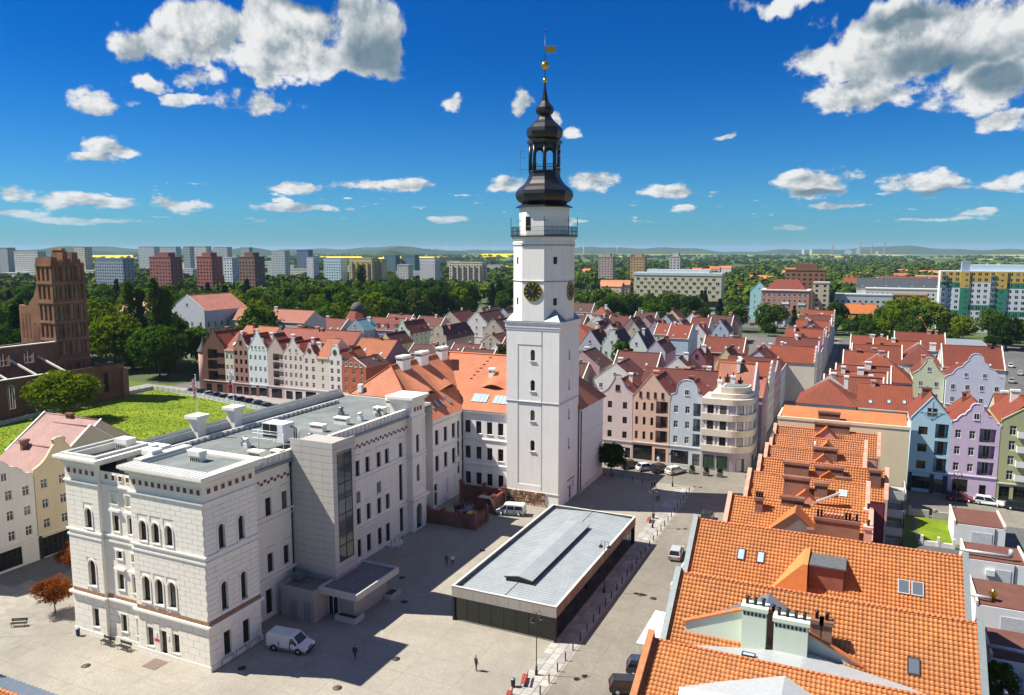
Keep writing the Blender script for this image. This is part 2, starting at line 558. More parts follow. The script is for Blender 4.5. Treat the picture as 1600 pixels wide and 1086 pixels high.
def put_window(parent, fr, op, rev=.2, style='cross', mf=None, mg=None, name='window'):
    a, b, c, d = op[:4]
    arch = len(op) > 4 and op[4]
    f, g = win_meshes(b - a, d - c, arch, style, mf or M_FRAME, mg or M_GLASS)
    o = newobj(name, f, parent, fr.p(a, rev, c), fr.rz)
    newobj('pane', g, o)
    return o

def quad_uv(mb, a, b, c, d, m=0, v0=0.0):
    """roof plane a-b along the eave, d-c along the ridge, uv in metres"""
    A, B, Cc, D = (np.array(q, float) for q in (a, b, c, d))
    e = B - A; L = np.linalg.norm(e); e /= L
    def uv(p):
        q = p - A; u = q @ e; r = q - u * e
        return (u + 50, np.linalg.norm(r) + v0)
    mb.add([a, b, c, d], m, [uv(A), uv(B), uv(Cc), uv(D)])

def tri_uv(mb, a, b, c, m=0):
    A, B, Cc = (np.array(q, float) for q in (a, b, c))
    e = B - A; e /= np.linalg.norm(e)
    def uv(p):
        q = p - A; u = q @ e; r = q - u * e
        return (u + 50, np.linalg.norm(r))
    mb.add([a, b, c], m, [uv(A), uv(B), uv(Cc)])
# ------------------------------------------------------------------ town hall: flat-roofed front block
H_OFF = (-60.4, 55.7)
M_HALL = plaster((.84, .80, .70), .26)
M_HALLB = plaster((.86, .82, .73), .22)
M_TERR = flat('terracotta', (.20, .075, .045), .9, var=.3, scale=3)
M_ROOFFELT = flat('roof_felt', (.15, .172, .17), .9, var=.28, scale=.35)
M_SHEET = flat('pale_sheet', (.50, .515, .49), .65, .0, var=.12, scale=.7)
hall = thing('town_hall', 'long white ashlar town hall block with a flat grey roof and arched windows', 'town hall', (H_OFF[0], H_OFF[1], 0))

FP = Fr(-10.6, 0)                 # right-hand pavilion front
FS = Fr(0, 0, pi / 2)             # its side
FM = Fr(-15.8, .5)                # recessed middle
FL = Fr(-21.2, .12)               # left-hand pavilion
FW = Fr(-3, 7.5, pi / 2)          # long side wing
def A(u, w, z0, z1): return (u, u + w, z0, z1, 1)
def Rw(u, w, z0, z1): return (u, u + w, z0, z1)
opsP = [A(x, 1.12, 12.95, 15.2) for x in (1.15, 3.05, 5.0)] + [A(x, 1.18, 6.05, 8.95) for x in (1.12, 3.05, 4.98)] + [Rw(1.3, .98, .95, 3.1), Rw(3.35, .95, .12, 3.1), Rw(5.2, .98, .95, 3.1)]
opsS = [A(x, .95, 12.75, 15.45) for x in (1.8, 4.62)] + [A(x, .95, 5.9, 9.1) for x in (1.8, 4.62)] + [Rw(x, 1.05, .75, 3.45) for x in (1.92, 4.7)]
opsM = [Rw(x, 1.0, 13.05, 14.9) for x in (1.6, 3.95)] + [Rw(x, 1.0, 16.2, 17.4) for x in (1.5, 3.8)] + [Rw(x, 1.0, 6.3, 8.15) for x in (1.8, 4.1)] + [Rw(x, .9, 9.9, 10.8) for x in (1.85, 4.2)] + [Rw(1.9, .95, 1.35, 3.4), Rw(4.35, .75, 1.35, 3.4)]
opsL = [A(2.98, 1.15, 12.95, 15.3), A(2.95, 1.2, 6.15, 9.2), Rw(3.08, 1.0, 1.2, 3.4)]
opsW = [Rw(y - 7.5, 1.02, 12.45, 14.75) for y in (12.05, 14.87, 22.2, 29.8, 32.2, 35.0, 37.1, 40.85)]
opsW += [Rw(y - 7.5, 1.02, 5.5, 7.85) for y in (12.05, 14.87, 22.2, 29.8, 32.25, 34.9, 37.1)]
opsW += [Rw(y - 7.5, 1.02, .7, 3.3) for y in (22.2, 29.8, 32.2, 34.95)] + [Rw(37.05 - 7.5, 1.05, .3, 3.3), Rw(40.85 - 7.5, .95, 5.7, 11.4), Rw(40.85 - 7.5, 1.0, .7, 4.6), Rw(11.6 - 7.5, 1.1, .05, 3.5)]
opsW += [Rw(34.9 - 7.5, 1.1, 8.4, 10.3), Rw(29.9 - 7.5, 1.0, 8.5, 10.3)]
Z_TOP = 20.35
wl = MB()
wall(wl, FP, 0, 10.6, 0, Z_TOP, opsP, 0, .34)
wall(wl, FS, 0, 7.5, 0, Z_TOP, opsS, 0, .34)
wall(wl, FM, 0, 5.2, 0, 18.85 + .9, opsM, 0, .30)
wall(wl, FL, 0, 5.4, 0, Z_TOP, opsL, 0, .34)
wall(wl, FW, 0, 36.0, 0, 18.3, opsW, 0, .28)
wl.fbox(FP, -.001, .0, 0, .5, 0, Z_TOP)                       # return of the pavilion towards the recess
wl.fbox(FL, 5.4, 5.401, 0, .38, 0, Z_TOP)
wl.add([(0, 7.5, 0), (-3, 7.5, 0), (-3, 7.5, Z_TOP), (0, 7.5, Z_TOP)])
wl.add([(-21.2, .12, 0), (-21.2, .12, Z_TOP), (-21.2, 51, Z_TOP), (-21.2, 51, 0)])
wl.add([(-21.2, 51, 0), (-21.2, 51, 19), (-3, 51, 19), (-3, 51, 0)])
hall_wall = wl.build('wall', M_HALL, hall)
for ops, fr, rev in ((opsP, FP, .34), (opsS, FS, .34), (opsM, FM, .30), (opsL, FL, .34), (opsW, FW, .28)):
    for i, op in enumerate(ops):
        if ops is opsM and 16.0 < op[2] < 16.5:               # blind niches
            b = MB(); b.fbox(fr, op[0], op[1], rev - .14, rev, op[2], op[3]); b.build('niche', M_HALL, hall)
            continue
        if ops is opsP and op[2] < .5 or ops is opsW and op[2] < .1:
            d = MB(); d.fbox(fr, op[0], op[1], rev - .08, rev, op[2], op[3] - .7); d.fbox(fr, op[0] + .1, op[1] - .1, rev - .12, rev - .08, op[2] + .2, op[3] - 1.6)
            do = d.build('door', flat('dark_door', (.03, .014, .01), .5), hall)
            put_window(hall, fr, (op[0], op[1], op[3] - .7, op[3]), rev, 'plain', M_DARKFRAME)
            continue
        if ops is opsW and 8 < op[2] < 9:
            g = MB(); g.fbox(fr, op[0], op[1], .02, .1, op[2], op[3])
            for q in range(9): g.fbox(fr, op[0] + .06, op[1] - .06, -.02, .03, op[2] + .1 + q * .19, op[2] + .2 + q * .19)
            g.build('louvre', flat('grey_louvre', (.16, .19, .21), .5), hall)
            continue
        tall = op[3] - op[2] > 2.6
        put_window(hall, fr, op, rev, 'grid' if tall and ops is opsW else 'cross', M_DARKFRAME)
# sills, hoods and surrounds, one per opening
for ops, fr in ((opsP, FP), (opsS, FS), (opsL, FL), (opsM, FM), (opsW, FW)):
    for op in ops:
        sur = MB()
        a, b, c, d = op[:4]
        if len(op) > 4:
            r = (b - a) / 2; zt = d - r; w = .17
            sur.fbox(fr, a - w, a, -.11, 0.0, c, zt); sur.fbox(fr, b, b + w, -.11, 0.0, c, zt)
            sur.fbox(fr, a - w, b + w, -.16, 0.0, c - .14, c)
            n = 9
            for k in range(n):
                t0, t1 = pi * k / n, pi * (k + 1) / n
                sur.prism(fr, [(a + r - R_ * cos(t), zt + R_ * sin(t)) for R_, t in ((r, t0), (r + w, t0), (r + w, t1), (r, t1))], -.11, .0)
        elif fr is FM:
            w = .16
            sur.fbox(fr, a - w, a, -.09, 0, c, d); sur.fbox(fr, b, b + w, -.09, 0, c, d)
            sur.fbox(fr, a - w, b + w, -.09, 0, d, d + w); sur.fbox(fr, a - w, b + w, -.11, 0, c - .14, c)
            if d - c > 1.5 and c > 5: sur.fbox(fr, a - .3, b + .3, -.28, 0, d + .45, d + .68)
        elif fr is FW:
            if c > 12 or 5 < c < 5.6:
                sur.fbox(fr, a - .14, a, -.06, 0, c, d); sur.fbox(fr, b, b + .14, -.06, 0, c, d)
                sur.fbox(fr, a - .22, b + .22, -.20, 0, d + .72, d + .84)
            if .5 < c < 5: sur.fbox(fr, a - .08, b + .08, -.10, 0, c - .12, c)
        else:
            sur.fbox(fr, a - .05, b + .05, -.10, 0, c - .12, c)
        if sur.v: sur.build('window_surround', M_HALLB, hall)
# string courses and cornices, mitred round the pavilions by overlap
def band(mb, z0, z1, out, m=0, wing=True, front=True):
    if front:
        mb.box(-10.6 - out, -out, z0, out, .02, z1, m)                              # pavilion front
        mb.box(-.02, .02, z0, out, 7.5 + out, z1, m)                                # pavilion side
        mb.box(-3.0, 7.48, z0, out - .003, 7.5 + out - .003, z1 - .003, m)          # its return
        mb.box(-15.8 + out, .5 - out, z0 + .003, -10.6 - out, .52, z1 - .003, m)    # recess
        mb.box(-21.2 - out, .12 - out, z0, -15.8 + out, .14, z1, m)
        mb.box(-21.2 - out, .14, z0, -21.18, 8.0, z1 - .004, m)
    if wing:
        mb.box(-3.02, 7.5, z0, -3 + out, 43.4, z1 - .002, m)
co = MB()
for (z0, z1, o) in ((0, .55, .12), (4.62, 4.82, .16), (4.82, 5.06, .34), (11.72, 11.95, .14), (12.38, 12.58, .20), (18.1, 18.3, .18)):
    band(co, z0, z1, o, 0, z1 < 18)
for (z0, z1, o) in ((20.35, 20.62, .22), (20.62, 20.84, .62), (20.84, 21.12, .82)):
    for (x0, y0, x1, y1) in ((-10.6, 0, 0, 7.5), (-21.2, .12, -15.8, 7.0)):
        co.box(x0 - o, y0 - o, z0, x1 + o, y0 + .55, z1); co.box(x1 - .55, y0 + .55, z0, x1 + o, y1 + o, z1 - .002)
        co.box(x0 - o, y0 + .55, z0, x0 + .55, y1 + o, z1 - .002); co.box(x0 + .55, y1 - .3, z0, x1 - .55, y1 + o, z1 - .004)
co.build('cornice', M_HALLB, hall)
tr = MB()
tr.box(-10.5, -.10, 5.06, .10, .0, 5.46); tr.box(.0, 0, 5.06, .10, 7.5, 5.46); tr.box(-15.7, .42, 5.06, -10.7, .5, 5.44); tr.box(-21.1, .04, 5.06, -15.9, .12, 5.44)
tr.build('terracotta_band', flat('band_stone', (.26, .15, .09), .85, var=.3, scale=4), hall)
# dentils under the main cornice
de = MB()
for k in range(46): de.box(-10.6 + .23 * k, -.50, 20.36, -10.6 + .23 * k + .12, -.22, 20.60)
for k in range(32): de.box(.22, .23 * k, 20.36, .50, .23 * k + .12, 20.60)
for k in range(24): de.box(-21.2 + .23 * k, -.38, 20.36, -21.2 + .23 * k + .12, -.10, 20.60)
stuff(de.build('dentil', M_HALLB, hall))
# frieze of terracotta squares
for fr, n, u0, st, z in ((FP, 11, .55, .93, 19.12), (FS, 7, .55, .98, 19.12), (FM, 4, .75, 1.12, 18.9), (FL, 5, .55, .98, 19.12)):
    for k in range(n):
        q = MB()
        a = u0 + st * k; w = .52
        q.fbox(fr, a, a + w, -.03, .0, z, z + .56, 0)
        q.fbox(fr, a - .07, a, -.08, 0, z - .07, z + .63, 1); q.fbox(fr, a + w, a + w + .07, -.08, 0, z - .07, z + .63, 1)
        q.fbox(fr, a, a + w, -.08, 0, z + .56, z + .63, 1); q.fbox(fr, a, a + w, -.08, 0, z - .07, z, 1)
        q.fbox(fr, a + .17, a + .35, -.07, -.03, z + .18, z + .38, 0)
        q.build('terracotta_panel', [M_TERR, M_HALLB], hall)
# ashlar: one block is one object (a scaled box), 300 of them; the rest of the coursing is joined
cube = MB(); cube.box(-.5, -.5, -.5, .5, .5, .5)
BLOCK = cube.mesh('stone_block', [M_HALLB])
n_block = 0
rest = MB()
def ashlar(fr, W, ops, courses, wblock, pad, single=True, skip=()):
    global n_block
    for ci, (z0, z1) in enumerate(courses):
        cuts = []
        for op in ops:
            p = pad if len(op) > 4 else (.02 if op[2] < 5 else .2)
            if op[2] - .16 < z1 and op[3] + p > z0: cuts.append((op[0] - p, op[1] + p))
        cuts.sort()
        spans = []; x = 0.0
        for a, b in cuts:
            if a - x > .12: spans.append((x, a))
            x = max(x, b)
        if W - x > .12: spans.append((x, W))
        ph = (ci % 2) * wblock / 2
        for a, b in spans:
            k = math.floor((a - ph) / wblock)
            e = ph + k * wblock
            while e < b:
                s0, s1 = max(a, e), min(b, e + wblock)
                if s1 - s0 > .14:
                    g = .028
                    dp = .055
                    if single and n_block < 300:
                        o = newobj('stone_block', BLOCK, hall_wall, fr.p((s0 + s1) / 2, -dp / 2 + .002, (z0 + z1) / 2), fr.rz, (s1 - s0 - 2 * g, dp, z1 - z0 - 2 * g))
                        n_block += 1
                    else:
                        rest.fbox(fr, s0 + g, s1 - g, -dp + .002, .002, z0 + g, z1 - g)
                e += wblock
def rows(z0, z1, n): return [(z0 + (z1 - z0) * i / n, z0 + (z1 - z0) * (i + 1) / n) for i in range(n)]
low, mid, up = rows(.58, 4.6, 5), rows(5.48, 11.7, 11), rows(12.6, 18.08, 10)
ashlar(FP, 10.6, opsP, low, 1.66, .2); ashlar(FP, 10.6, opsP, mid, 1.5, .2); ashlar(FP, 10.6, opsP, up, 1.5, .2)
ashlar(FS, 7.5, opsS, low, 1.66, .2); ashlar(FS, 7.5, opsS, mid, 2.5, .2); ashlar(FS, 7.5, opsS, up, 2.5, .2)
ashlar(FL, 5.4, opsL, low, 1.66, .2, True); ashlar(FL, 5.4, opsL, mid, 2.7, .2, True); ashlar(FL, 5.4, opsL, up, 2.7, .2, True)
ashlar(FM, 5.2, opsM, low, 1.6, .2, False)
if rest.v: stuff(rest.build('stone_block', M_HALLB, hall_wall))
# wing: gutter, parapet with square panels, toothed frieze
pa = MB()
pa.box(-3.35, 7.9, 18.62, -2.88, 43.3, 18.78); pa.box(-3.35, 7.9, 19.52, -2.88, 43.3, 19.7); pa.box(-3.3, 7.9, 18.78, -3.12, 43.3, 19.52)
for k in range(37):
    y = 8.0 + k * .98
    if y < 43: pa.box(-3.12, y, 18.78, -2.95, y + .30, 19.52)
pa.build('parapet', M_HALLB, hall)
gu = MB(); gu.box(-3.0, 7.9, 18.3, -2.55, 43.3, 18.62); gu.build('gutter', M_LEAD, hall)
for y in (16.55, 26.6):
    dp = MB(); dp.tube((-2.9, y, 18.4), (-2.9, y, 17.6), .16, 8); dp.tube((-2.9, y, 17.7), (-2.9, y, .1), .09, 8); dp.build('downpipe', M_BLACK, hall)
tz = MB()
for k in range(62):
    y = 8.0 + k * .57
    if not 16.6 < y < 21.4:
        z = 16.45 + (.28 if k % 2 else 0)
        tz.box(-3.0, y, z, -2.95, y + .40, z + .34)
stuff(tz.build('toothed_frieze', flat('frieze_brown', (.17, .06, .04), .9, var=.35, scale=3), hall))
# stair turret at the end of the wing, with a portal arch
FT = Fr(-2.1, 43.2, pi / 2)
opsT = [A(1.25, .95, 12.6, 15.5), A(1.25, .95, 7.9, 10.65), A(1.05, 1.75, .1, 4.2)]
tw = MB(); wall(tw, FT, 0, 3.9, 0, 21.3, opsT, 0, .35)
tw.add([(-2.1, 43.2, 0), (-2.1, 43.2, 21.3), (-6, 43.2, 21.3), (-6, 43.2, 0)]); tw.add([(-2.1, 47.1, 0), (-6, 47.1, 0), (-6, 47.1, 21.3), (-2.1, 47.1, 21.3)]); tw.add([(-6, 43.2, 0), (-6, 43.2, 21.3), (-6, 47.1, 21.3), (-6, 47.1, 0)])
for (z0, z1, o) in ((4.7, 4.95, .2), (5.2, 5.6, .45), (7.2, 7.4, .12), (11.7, 11.95, .14), (12.3, 12.5, .2), (18.1, 18.35, .15), (20.9, 21.2, .3), (21.2, 21.6, .55)):
    tw.box(-6 - o, 43.2 - o, z0, -2.1 + o, 47.1 + o, z1)
for z in range(1, 36):
    zz = .2 + z * .5
    if zz < 18: tw.fbox(FT, -.02, .45 + (.12 if z % 2 else 0), -.05, 0, zz, zz + .44); tw.fbox(FT, 3.45 - (.12 if z % 2 else 0), 3.92, -.05, 0, zz, zz + .44)
tw.build('turret', M_HALLB, hall)
for op in opsT[:2]: put_window(hall, FT, op, .35, 'cross', M_DARKFRAME)
pd = MB(); pd.fbox(FT, 1.05, 2.8, 1.4, 1.5, 0, 4.2); pd.build('portal_door', flat('dark_door', (.03, .014, .01), .5), hall)
for k in range(3):
    q = MB(); q.fbox(FT, .75 + k * .85, 1.25 + k * .85, -.04, .02, 19.2, 19.85); q.build('terracotta_panel', M_TERR, hall)
# roof slab, recessed well, parapet copings
rf = MB()
rf.box(-20.9, 1.0, 18.6, -3.3, 50.8, 18.95)
rf.box(-10.4, .2, 20.2, -.2, 7.3, 20.86)
rf.box(-21.1, .2, 20.2, -16, 6.8, 20.3)
rf.build('roof', M_ROOFFELT, hall)
rp = MB()
for (x0, y0, x1, y1) in ((-21.35, -.1, -15.65, .3), (-21.35, .3, -21.0, 6.9), (-16.1, .3, -15.65, 6.9), (-21.0, 6.5, -16.1, 6.9)): rp.box(x0, y0, 21.12, x1, y1, 21.4)
rp.box(-11.4, -.8, 21.12, .8, 1.3, 21.18); rp.box(-.5, 1.3, 21.12, .8, 8.3, 21.178); rp.box(-11.4, 1.3, 21.12, -10.2, 8.3, 21.4)
for k in range(20): rp.box(-11.2 + k * .6, -.78, 21.18, -11.16 + k * .6, 1.28, 21.22)
for k in range(11): rp.box(-.48, 1.5 + k * .6, 21.178, .78, 1.54 + k * .6, 21.22)
for (x0, y0, x1, y1, z) in ((-21.2, 8, -20.8, 50.9, 19.9), (-21.2, 50.6, -3.2, 51.0, 19.3), (-20.8, 7.2, -11.3, 7.6, 19.9)): rp.box(x0, y0, 18.9, x1, y1, z)
rp.box(-18.2, 9, 18.95, -17.9, 46, 19.5)
for k in range(36): rp.box(-17.95, 9.4 + k * 1.02, 19.0, -17.7, 9.9 + k * 1.02, 19.4)
rp.build('parapet', M_SHEET, hall)
M_UNIT = flat('white_metal', (.70, .72, .72), .45, var=.08)
for i, (x, y, w, d, h) in enumerate(((-8.6, 9.5, 1.5, .9, 1.1), (-6.0, 12.8, 1.8, .9, 1.2), (-4.5, 15.0, 1.3, .8, .9), (-9.5, 21.0, 1.8, .9, 1.1), (-9.2, 28.0, 2.2, .9, 1.0), (-8.9, 33.0, 2.2, .9, 1.0), (-7.6, 41.0, 1.8, 1.0, 1.1), (-9.0, 46.5, 2.6, 1.0, 1.2), (-12.2, 3.2, 1.5, 1.2, 2.9), (-16.9, 7.4, 2.4, 1.5, 1.9), (-18.6, 4.8, 1.8, 1.2, 3.2), (-6.6, 4.6, 1.5, .9, 3.1))):
    b = MB(); b.box(x, y, 18.95, x + w, y + d, 18.95 + h * .82, 0); b.box(x - .1, y - .1, 18.95 + h * .82, x + w + .1, y + d + .1, 18.95 + h, 0)
    for k in range(int(w / .3)): b.box(x + .1 + k * .3, y - .02, 18.95 + h * .55, x + .27 + k * .3, y, 18.95 + h * .74, 1)
    b.build('roof_vent_block', [M_HALLB, M_BLACK], hall)
for i, (x, y) in enumerate(((-5.2, 22.5), (-7.0, 36.0), (-6.2, 39.5), (-10.9, 17.0), (-11.6, 17.4), (-12.3, 24.5), (-12.0, 38.0))):
    b = MB(); b.box(x, y, 18.95, x + .7, y + .7, 19.5); b.lathe([(.28, 19.5), (.28, 19.95), (.42, 19.95), (.42, 20.1), (.1, 20.25)], 10, (x + .35, y + .35)); b.build('roof_vent', M_UNIT if i % 2 else M_LEAD, hall)
ac = MB(); ac.box(-8.3, 17.8, 20.4, -5.0, 20.0, 22.3, 0); ac.box(-8.36, 17.95, 21.2, -8.3, 19.85, 22.2, 1)
for x in (-8.2, -7.0): ac.box(x, 17.76, 21.1, x + 1.05, 17.8, 22.2, 1)
ac.box(-8.2, 17.77, 20.55, -6.0, 17.8, 20.95, 1)
for (x, y) in ((-8.6, 17.4), (-4.6, 17.4), (-8.6, 20.4), (-4.6, 20.4)):
    ac.tube((x, y, 18.9), (x, y, 21.4), .05, 6, 0)
for z in (20.35, 21.0, 21.4):
    ac.tube((-9.6, 17.4, z), (-4.6, 17.4, z), .04, 6, 0); ac.tube((-8.6, 20.4, z), (-4.6, 20.4, z), .04, 6, 0); ac.tube((-8.6, 17.4, z), (-8.6, 20.4, z), .04, 6, 0)
ac.build('air_conditioner', [M_UNIT, M_BLACK], hall)
pi_ = MB()
for x in (-4.1, -3.8): pi_.tube((x, 18.9, 18.9), (x, 18.9, 21.8), .08, 8); pi_.tube((x, 18.9, 21.8), (x - 1.2, 19.5, 21.8), .08, 8)
pi_.build('duct', M_BLACK, hall)
# flag pedestals on the far parapet and flags
M_FLAGW = flat('flag_white', (.8, .8, .8), .8); M_FLAGR = flat('flag_red', (.62, .02, .03), .8)
for j, (x, y, lab) in enumerate(((-20.6, 18.9, 'red and white chequered flag hanging from its pole over the green lawn'), (-20.4, 25.3, 'white over red flag hanging from its pole beside the town hall roof'))):
    b = MB(); b.box(x - .7, y - .7, 18.9, x + .7, y + .7, 21.3); b.box(x - .95, y - .95, 21.3, x + .95, y + .95, 21.6); b.box(x - 1.15, y - 1.15, 21.6, x + 1.15, y + 1.15, 22.0)
    b.build('flag_pedestal', M_HALLB, hall)
    f = thing('flagpole', lab, 'flag', (H_OFF[0] + x, H_OFF[1] + y, 22.0))
    p = MB(); p.tube((0, 0, 0), (0, 0, 5.4), .05, 6, 0, .03); p.lathe([(.09, 5.4), (.09, 5.5)], 8); p.build('pole', M_UNIT, f)
    fl = MB(); n = 12
    for a in range(n):
        for q in range(6):
            def P_(i, k): return (-.12 - .55 * k / 6 * (1 - .5 * i / n) + .06 * sin(i * 1.2 + k), -.1 + .14 * sin(k * 1.7 + i * .5), 5.0 - 2.6 * i / n - .35 * k / 6)
            if j: m = 0 if a < 6 else 1
            else: m = (a + q) % 2
            fl.shared([P_(a, q), P_(a + 1, q), P_(a + 1, q + 1), P_(a, q + 1)], [(0, 1, 2, 3)], m, True)
    fl.build('banner', [M_FLAGW, M_FLAGR], f)
# entrance details: plaques, doormat, light steps
mt = MB(); mt.box(-7.6, -2.3, .012, -5.7, -.5, .03); tag(mt.build('door_mat', flat('mat', (.17, .13, .11), .95, var=.3, scale=6), None, (H_OFF[0], H_OFF[1], 0)), 'brown square mat paved in front of the town hall door', 'mat')
pq = MB(); pq.fbox(FP, 2.62, 2.95, -.09, -.05, 2.15, 2.75, 0); pq.fbox(FP, 4.45, 4.75, -.09, -.05, 2.15, 2.75, 0); pq.build('plaque', M_FRAME, hall)
pq = MB(); pq.fbox(FP, 2.5, 3.2, -.09, -.05, 1.75, 2.0, 0); pq.build('plaque', M_FLAGR, hall)
for k, (y, z) in enumerate(((1.2, 0), (3.2, 0), (5.2, 0))):
    r_ = MB(); r_.tube((.35, y, 0), (.35, y, .8), .03, 6); r_.tube((.35, y + 1.6, 0), (.35, y + 1.6, .8), .03, 6); r_.tube((.35, y, .8), (.35, y + 1.6, .8), .03, 6)
    r_.build('railing', M_BLACK, hall)
st = MB(); st.box(-3, 36.4, 0, -1.6, 39.4, .35); st.box(-1.6, 37.2, 0, -1.1, 38.8, .17); st.build('step', M_STONE, hall)
r_ = MB()
for y in (36.4, 37.4, 38.4, 39.4): r_.tube((-1.65, y, .3), (-1.65, y, 1.3), .03, 6)
r_.tube((-1.65, 36.4, 1.3), (-1.65, 39.4, 1.3), .03, 6); r_.tube((-3, 36.4, 1.3), (-1.65, 36.4, 1.3), .03, 6); r_.build('railing', M_BLACK, hall)

# ------------------------------------------------------------------ lift tower with entrance pavilion
M_CONC = plaster((.40, .38, .36), .35)
M_CONC2 = plaster((.52, .50, .47), .25)
lift = thing('lift_tower', 'grey slab-clad lift tower with a tall glazed strip, on a low entrance pavilion', 'lift tower', (-57.0, 72.5, 0))
lb = MB(); lb.box(-6.4, .03, 0, -.03, 4.5, 20.6); lb.box(-6.4, .03, 20.6, -.03, .33, 21.0); lb.box(-.33, .33, 20.6, -.03, 4.5, 21.0); lb.build('core', M_CONC, lift)
PANEL = MB(); PANEL.box(-.5, -.5, -.5, .5, .5, .5); PANEL = PANEL.mesh('panel', [M_CONC2])
FA = Fr(-6.4, 0); FB = Fr(0, 0, pi / 2)
nr = 20
for i in range(nr):
    z0 = 4.3 + i * (21.1 - 4.3) / nr; z1 = z0 + (21.1 - 4.3) / nr
    for k in range(4):
        u0 = k * 1.6
        newobj('panel', PANEL, lift, FA.p(u0 + .8, .02, (z0 + z1) / 2), 0, (1.6 - .02, .06, z1 - z0 - .05))
    for (a, b) in ((0, .85), (3.65, 4.5)) if 5.9 < (z0 + z1) / 2 < 19.6 else ((0, 4.5),):
        newobj('panel', PANEL, lift, FB.p((a + b) / 2, .02, (z0 + z1) / 2), pi / 2, (b - a - .02, .06, z1 - z0 - .05))
gz = MB()
for k in range(3): gz.fbox(FB, .85 + k * 1.4 - .05, .85 + k * 1.4 + .05, -.04, .05, 5.9, 19.6)
for i in range(8): gz.fbox(FB, .9, 3.6, -.05, .04, 5.9 + i * 13.7 / 7 - .06, 5.9 + i * 13.7 / 7 + .06)
gzo = gz.build('glazing_frame', M_BLACK, lift)
M_GLBLUE = glass((.05, .065, .08), .12)
for i in range(7):
    for k in range(2):
        g = MB(); g.fbox(FB, .9 + k * 1.4, 2.2 + k * 1.4, .0, .02, 5.96 + i * 13.7 / 7, 5.84 + (i + 1) * 13.7 / 7); g.build('pane', M_GLBLUE, gzo)
eb = MB()
eb.box(-5.4, -3.8, 0, -.4, -.01, 3.6); eb.box(-5.5, -3.9, 3.6, -.3, -3.6, 3.95); eb.box(-5.5, -3.6, 3.6, -5.2, -.1, 3.95); eb.box(-.6, -3.6, 3.6, -.3, -.1, 3.95)
eb.box(-.4, -1.0, 0, 3.3, 6.0, 3.3)
eb.build('entrance_wall', M_CONC, lift)
cn = MB(); cn.box(-.6, -2.7, 3.3, 5.0, 6.2, 3.75); 
for (x0, y0, x1, y1) in ((-.6, -2.7, 5.0, -2.45), (-.6, 5.95, 5.0, 6.2), (4.75, -2.45, 5.0, 5.95), (-.6, -2.45, -.35, 5.95)): cn.box(x0, y0, 3.75, x1, y1, 4.1)
cn.build('canopy', M_CONC2, lift)
gr = MB(); gr.box(-.35, -2.45, 3.76, 4.75, 5.95, 3.86); gr.box(-5.2, -3.6, 3.61, -.6, -.1, 3.72)
def gravel_mat():
    m, t, b = _base('gravel')
    v = t.add('ShaderNodeTexVoronoi'); t.link(pos(t), v.inputs['Vector']); v.inputs['Scale'].default_value = 9
    c = t.mix(t.noise(pos(t), .6, 4), v.outputs['Color'], (.13, .11, .10, 1))
    c = t.mix(.72, c, (.13, .115, .105, 1))
    t.link(c, b.inputs['Base Color']); b.inputs['Roughness'].default_value = .95
    bump(t, b, v.outputs['Distance'], .8, .05)
    return m
M_GRAVEL = gravel_mat()
stuff(gr.build('roof_gravel', M_GRAVEL, lift))
pl_ = MB()
for (x0, y0, x1, y1) in ((1.2, -2.1, 4.2, -1.9), (4.0, -1.9, 4.2, -.2), (1.2, -1.9, 1.4, -1.0)): pl_.box(x0, y0, 0, x1, y1, .65)
pl_.build('planter_kerb', M_CONC2, lift)
pl_ = MB()
for (x0, y0, x1, y1) in ((3.4, 5.0, 4.6, 5.2), (4.4, 5.2, 4.6, 7.2), (3.3, 7.0, 4.4, 7.2)): pl_.box(x0, y0, 0, x1, y1, .65)
pl_.build('planter_kerb', M_CONC2, lift)
so = MB(); so.box(1.4, -1.9, 0, 4.0, -1.0, .5); so.box(3.3, 5.2, 0, 4.4, 7.0, .5); stuff(so.build('soil', flat('soil', (.05, .03, .02), .95), lift))
for (x, y0, w) in ((-3.9, -3.81, 1.0), (-1.9, -3.81, 1.0)):
    d = MB(); d.box(x, -3.86, .1, x + w, -3.8, 2.4); d.box(x + .12, -3.89, 1.3, x + w - .12, -3.86, 2.2); d.build('metal_door', flat('door_grey', (.26, .25, .26), .5), lift)
d = MB(); d.box(-.38, -1.08, .05, 1.1, -1.0, 2.6); d.build('door', M_GLASS, lift)
d = MB()
for x in (-.38, .3, 1.05): d.box(x, -1.14, .05, x + .07, -1.08, 2.6)
d.build('door_frame', M_UNIT, lift)
b = MB(); b.box(-5.0, -2.0, 3.95, -4.0, -.6, 4.75); b.build('roof_unit', M_LEAD, lift)
# ------------------------------------------------------------------ clock tower
M_TOWER = plaster((.83, .82, .79), .26)
M_COPPER = flat('dark_copper', (.022, .022, .026), .32, .35, spec=.6, var=.35, scale=.9)
M_GOLD = flat('gilding', (.75, .42, .05), .28, 1.0, var=.1)
tower = thing('clock_tower', 'tall white clock tower with black onion spire and gilt weather vane', 'tower', (-50.75, 123.65, 0))
TH = 4.85
FF = Fr(-TH, -TH); FR_ = Fr(TH, -TH, pi / 2)
opsF = [A(TH - .42, .84, z - .95, z + .95) for z in (26.3, 21.1, 15.9, 10.6)]
opsR = [A(TH - .36, .72, z - .95, z + .95) for z in (26.3, 21.0, 15.8, 10.5)] + [Rw(5.2, 1.1, .1, 2.6)]
tb = MB()
wall(tb, FF, 0, 2 * TH, 0, 31, opsF, 0, .4)
wall(tb, FR_, 0, 2 * TH, 0, 31, opsR, 0, .4)
